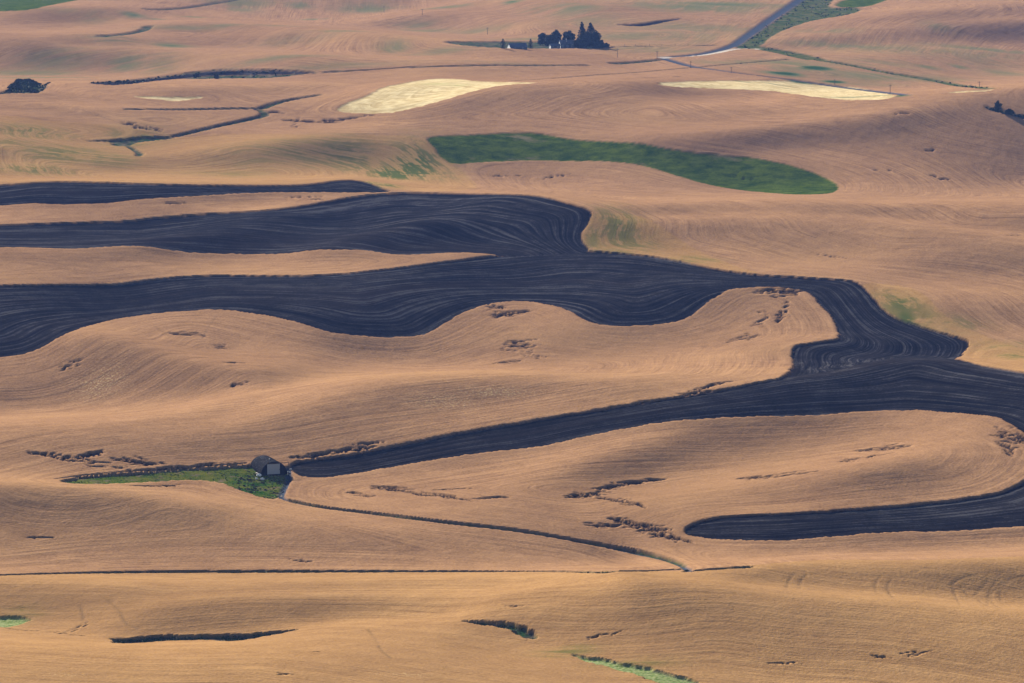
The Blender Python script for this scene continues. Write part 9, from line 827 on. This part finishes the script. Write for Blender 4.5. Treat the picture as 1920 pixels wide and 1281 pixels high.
for k, (x, y, wd, ht) in enumerate(PLACES['hill_tree']): tag(broad_tree(('broadleaf_tree', 'bush', 'bush')[k], x, y, wd*1.15*pxm(y), ht*1.3*pxm(y), 60+k, M_leaf, 1.0, low=.0), HL[k], ('tree', 'bush', 'bush')[k], 'trees on the right hillside')
BL = ['small dark tree at the middle of the long far bank', 'low rounded tree on the far bank, left of the taller one']
for k, (x, y, wd, ht) in enumerate(PLACES['bank_tree']): tag(broad_tree('broadleaf_tree', x, y, wd*pxm(y), ht*pxm(y), 70+k, M_leaf, .7, low=.0), BL[k], 'tree', 'trees on the far bank')
SH = PLACES['shrub_arc']
proto = None
for k, (x, y) in enumerate(SH):
    if k % 5 == 0: proto = o = broad_tree('shrub', x, y, 7.5, 3.0, 80+k, M_leaf, .35, 6, low=.0)
    else: o = copy_tree(proto)
    o.location = (x, y, gz(x, y)-.3); o.rotation_euler = (0, 0, k*1.3); o.scale = [(.75+.5*((k*37) % 10)/10)]*3
    tag(o, 'dark shrub in the dense clump on the scrubby knoll at the left edge', 'shrub', 'dark shrubs on the left knoll')

# ---------------------------------------------------------------- farm buildings
M_white = plain('white_paint', (.70, .70, .70), (.82, .82, .80), 1, .6, .3); M_roofb = plain('blue_grey_metal_roof', (.06, .08, .11), (.09, .115, .15), .8, .5, .4)
M_wallg = plain('grey_siding', (.10, .115, .14), (.15, .165, .19), .8, .8, .2); M_roofl = plain('grey_shingle_roof', (.10, .10, .12), (.17, .17, .19), 1, .9, .1)
M_glass = plain('window_glass', (.02, .025, .03), (.05, .055, .06), .3, .15, .6)
def building(name, x, y, L, Wd, hw, hr, rz, roofm, wallm, gablem, nwin=3, chim=False):
    b = empty(name, (x, y, gz(x, y)-.3), rz)
    wm = MB().box(-L/2, L/2, -Wd/2, Wd/2, 0, hw); wm.build('wall', wallm, b)
    for s in (-1, 1):
        xx = s*L/2; v = [(xx-.05, -Wd/2, hw), (xx-.05, Wd/2, hw), (xx-.05, 0, hw+hr), (xx+.05, -Wd/2, hw), (xx+.05, Wd/2, hw), (xx+.05, 0, hw+hr)]
        if s < 0: v = [(p[0]-.1, *p[1:]) for p in v]
        MB().add(v, [(0, 1, 2), (3, 5, 4), (0, 2, 5, 3), (1, 4, 5, 2), (0, 3, 4, 1)]).build('gable', gablem, b)
        if s < 0: MB().box(-L/2-.08, -L/2-.01, -Wd/2, Wd/2, .2, hw).build('end_wall', gablem, b)
    ov = .45
    for s in (-1, 1):
        e = Wd/2+ov; ze = hw-hr*ov/(Wd/2)
        v = [(-L/2-ov, s*e, ze), (L/2+ov, s*e, ze), (L/2+ov, 0, hw+hr), (-L/2-ov, 0, hw+hr)]; v += [(p[0], p[1], p[2]+.18) for p in v]
        MB().add(v, [(0, 1, 2, 3), (4, 7, 6, 5), (0, 4, 5, 1), (1, 5, 6, 2), (2, 6, 7, 3), (3, 7, 4, 0)]).build('roof_slope', roofm, b)
    for k in range(nwin):
        xc = -L/2+L*(k+.5)/nwin; wf = MB().box(xc-.65, xc+.65, -Wd/2-.06, -Wd/2-.003, hw*.35, hw*.8).build('window', M_white, b)
        MB().box(xc-.5, xc+.5, -Wd/2-.09, -Wd/2-.063, hw*.4, hw*.75).build('pane', M_glass, wf)
    if chim: MB().box(-.4, .4, .3, 1.1, hw, hw+hr+1.1).build('chimney', M_conc, b)
    return b
x, y = PLACES['shed'][0][:2]
tag(building('farm_shed', x, y, 15.5, 11, 2.9, 3.0, R(14), M_roofb, M_wallg, M_white, 2), 'low blue-roofed farm shed with a white end, between two poplars', 'shed')
x, y = PLACES['cottage'][0][:2]
tag(building('farm_outbuilding', x, y, 9, 6, 2.9, 1.7, R(16), M_roofb, M_wallg, M_white, 2), 'small outbuilding with a white gable end under the round trees', 'outbuilding')
x, y = PLACES['house'][0][:2]
h_ = building('farmhouse', x, y, 13, 9, 4.2, 3.6, R(12), M_roofl, M_wallg, M_white, 3, True); tag(h_, 'grey roofed farmhouse with a dormer, half hidden in the grove', 'house')
dv = [(-2.5, -3.9, 5.0), (1.5, -3.9, 5.0), (-.5, -3.9, 7.2), (-2.5, .2, 5.0), (1.5, .2, 5.0), (-.5, .2, 7.2)]
MB().add(dv, [(0, 1, 2), (3, 5, 4), (0, 2, 5, 3), (1, 4, 5, 2)]).build('dormer', M_roofl, h_)

# ---------------------------------------------------------------- utility poles and the fence
M_pole = plain('weathered_pole', (.07, .055, .045), (.12, .10, .08), 2, .9, .1)
def pole(h):
    p = empty('utility_pole', (0, 0, 0)); MB().tube((0, 0, -.6), (0, 0, h), .24, .17, 8).build('shaft', M_pole, p)
    a = MB().box(-1.5, 1.5, -.09, .09, h-1.1, h-.86).build('crossarm', M_pole, p)
    for k in (-1.3, -.5, .5, 1.3): MB().tube((k, 0, h-.86), (k, 0, h-.55), .08, .05, 6).build('insulator', M_conc, a)
    return p
PLb = ['utility pole in the field just right of the farmstead', 'utility pole beside the road bend at the gravel junction', 'utility pole where the lower road leaves the junction', 'utility pole along the lower road, second from the junction', 'utility pole above the middle of the pale stubble field', 'tall utility pole at the right end of the pale stubble field', 'utility pole over the creek line at the far right', 'utility pole on the wheat slope left of the farmstead', 'utility pole on the dark crest at the top, right of its neighbour', 'utility pole highest and leftmost, near the top of the hills']
P0 = pole(8.0)
for k, (x, y, hp) in enumerate(PLACES['pole']):
    o = P0 if k == 0 else copy_tree(P0); o.location = (x, y, gz(x, y)+.2); o.rotation_euler = (0, 0, R(-20+17*(k % 4))); s_ = hp*pxm(y)/8.0; o.scale = (1, 1, s_)
    tag(o, PLb[k], 'utility pole', 'utility poles across the far fields')
fp = PLACES['fence']; x, y = fp[0]
fn = empty('wire_fence', (x, y, gz(x, y))); tag(fn, 'low post and wire fence right of the farmstead grove', 'fence')
fb = MB().box(-.12, .12, -.12, .12, -.3, 1.9)
me0 = None; pv = None
for k, (px_, py_) in enumerate(fp):
    l_ = (px_-x, py_-y, gz(px_, py_)-gz(x, y)+.9)
    if me0 is None: o = fb.build('post', M_pole, fn, l_); me0 = o
    else: o = me0.copy(); COL.objects.link(o); o.location = l_
    if pv:
        for z in (.7, 1.5): MB().tube((pv[0], pv[1], pv[2]+z), (l_[0], l_[1], l_[2]+z), .02, .02, 4).build('wire', M_steel, fn)
    pv = l_

# ---------------------------------------------------------------- rough growth (nobody could count it)
def scatter(name, label, m, mask, n, size, up, seed, clump=1.0):
    """tufts of upright blades and leaf clumps on the ground where mask (an array over the land grid) is set"""
    rg = np.random.RandomState(seed); ii, jj = np.where(mask)
    if not len(ii): return
    area = (rows[np.clip(ii+1, 0, NR-1)]-rows[ii])*YY[ii, jj]*.00041
    pr = area*np.clip(vnoise(XX[ii, jj]/7, YY[ii, jj]/9, seed)+.5*clump, .02, 1); pr = pr/pr.sum()
    c = rg.choice(len(ii), n, p=pr); ii = ii[c]; jj = jj[c]
    x = XX[ii, jj]+rg.uniform(-.5, .5, n)*YY[ii, jj]*.0004; y = YY[ii, jj]+rg.uniform(-.5, .5, n)*(rows[np.clip(ii+1, 0, NR-1)]-rows[ii]); z = ground(x, y)
    V = []; 
    s = size*rg.uniform(.5, 1.5, n); th = rg.uniform(0, 6.28, n); h = up*rg.uniform(.4, 1.4, n); ox = np.cos(th)*s; oy = np.sin(th)*s
    lean = rg.normal(0, .3, (2, n))*h
    P = np.stack([np.stack([x-ox, y-oy, z-.1+.25*h*rg.rand(n)], -1), np.stack([x+ox, y+oy, z-.1+.25*h*rg.rand(n)], -1), np.stack([x+ox*.7+lean[0], y+oy*.7+lean[1], z+h*.8], -1), np.stack([x-ox*.4+lean[0], y-oy*.4+lean[1], z+h], -1)], 1)
    me = bpy.data.meshes.new(name); me.vertices.add(4*n); me.vertices.foreach_set('co', P.ravel().astype(np.float32))
    me.loops.add(4*n); me.loops.foreach_set('vertex_index', np.arange(4*n, dtype=np.int32)); me.polygons.add(n); me.polygons.foreach_set('loop_start', np.arange(n, dtype=np.int32)*4)
    me.update(calc_edges=True); me.materials.append(m); o = bpy.data.objects.new(name, me); COL.objects.link(o); tag(o, label, name.replace('_', ' '), kind='stuff'); return o
def fm_(n): return inside(pts(FIELDS[n][1]))
gb = fm_('grass_barn') & (np.hypot(XX-bx+2, YY-by-8) > 9.5)
scatter('grass', 'green and yellow grass growing around the arched barn', M_grass, gb, 900, .45, .22, 1, .8)
scatter('weeds', 'dark weeds on the slope in front of the arched barn', M_dry, gb & (XX > bx-14) & (YY < by+6), 160, .7, .45, 2, .6)
gl = fm_('gully_left') | fm_('gully_mid')
scatter('gully_scrub', 'dark green scrub in the two eroded gullies of the near field', M_shrub, gl, 500, .5, .6, 3, .5)
dl = (dist_to(pts(LINES['grass_ditch'][2]), False, 5) < 2.2) | (dist_to(pts(LINES['road_end'][2]), False, 5) < 1.8)
scatter('ditch_grass', 'rank green grass along the long straight ditch', M_shrub, dl, 3500, .5, .5, 4, .7)
fb_ = fm_('bank_far')
scatter('bank_scrub', 'dark bushes along the long far bank', M_leaf, fb_, 160, 1.2, 1.3, 5, .15)
bl_ = fm_('belt') | (S['ditch'] > 0) & (YY > 3300) & (YY < 4600) & (XX > 120)
scatter('creek_scrub', 'bushes and reeds along the creek beside the highway', M_shrub, bl_, 420, 1.2, 1.0, 6, .3)
scatter('knoll_scrub', 'dry scrub on the knoll at the left edge', M_shrub, fm_('scrub_left'), 500, 1.2, 1.5, 7, .4)
hs = fm_('copse_strip')
scatter('hillside_scrub', 'dark undergrowth below the trees on the right hillside', M_leaf, hs, 150, 1.0, .8, 8, .8)

# ---------------------------------------------------------------- haze
hz = MB().box(-7500, 7500, -600, 12500, -25, 330)
m = bpy.data.materials.new('haze'); m.use_nodes = True; m.node_tree.nodes.clear(); hn = NT(m.node_tree)
pv_ = hn.n('ShaderNodeVolumePrincipled'); pv_.inputs['Color'].default_value = (*HAZE_COL, 1); pv_.inputs['Density'].default_value = HAZE_D; pv_.inputs['Anisotropy'].default_value = HAZE_G
ou = hn.n('ShaderNodeOutputMaterial'); hn.link(pv_.outputs[0], ou.inputs['Volume'])
o = hz.build('haze', m); tag(o, 'thin blue summer haze over the whole valley', kind='stuff')
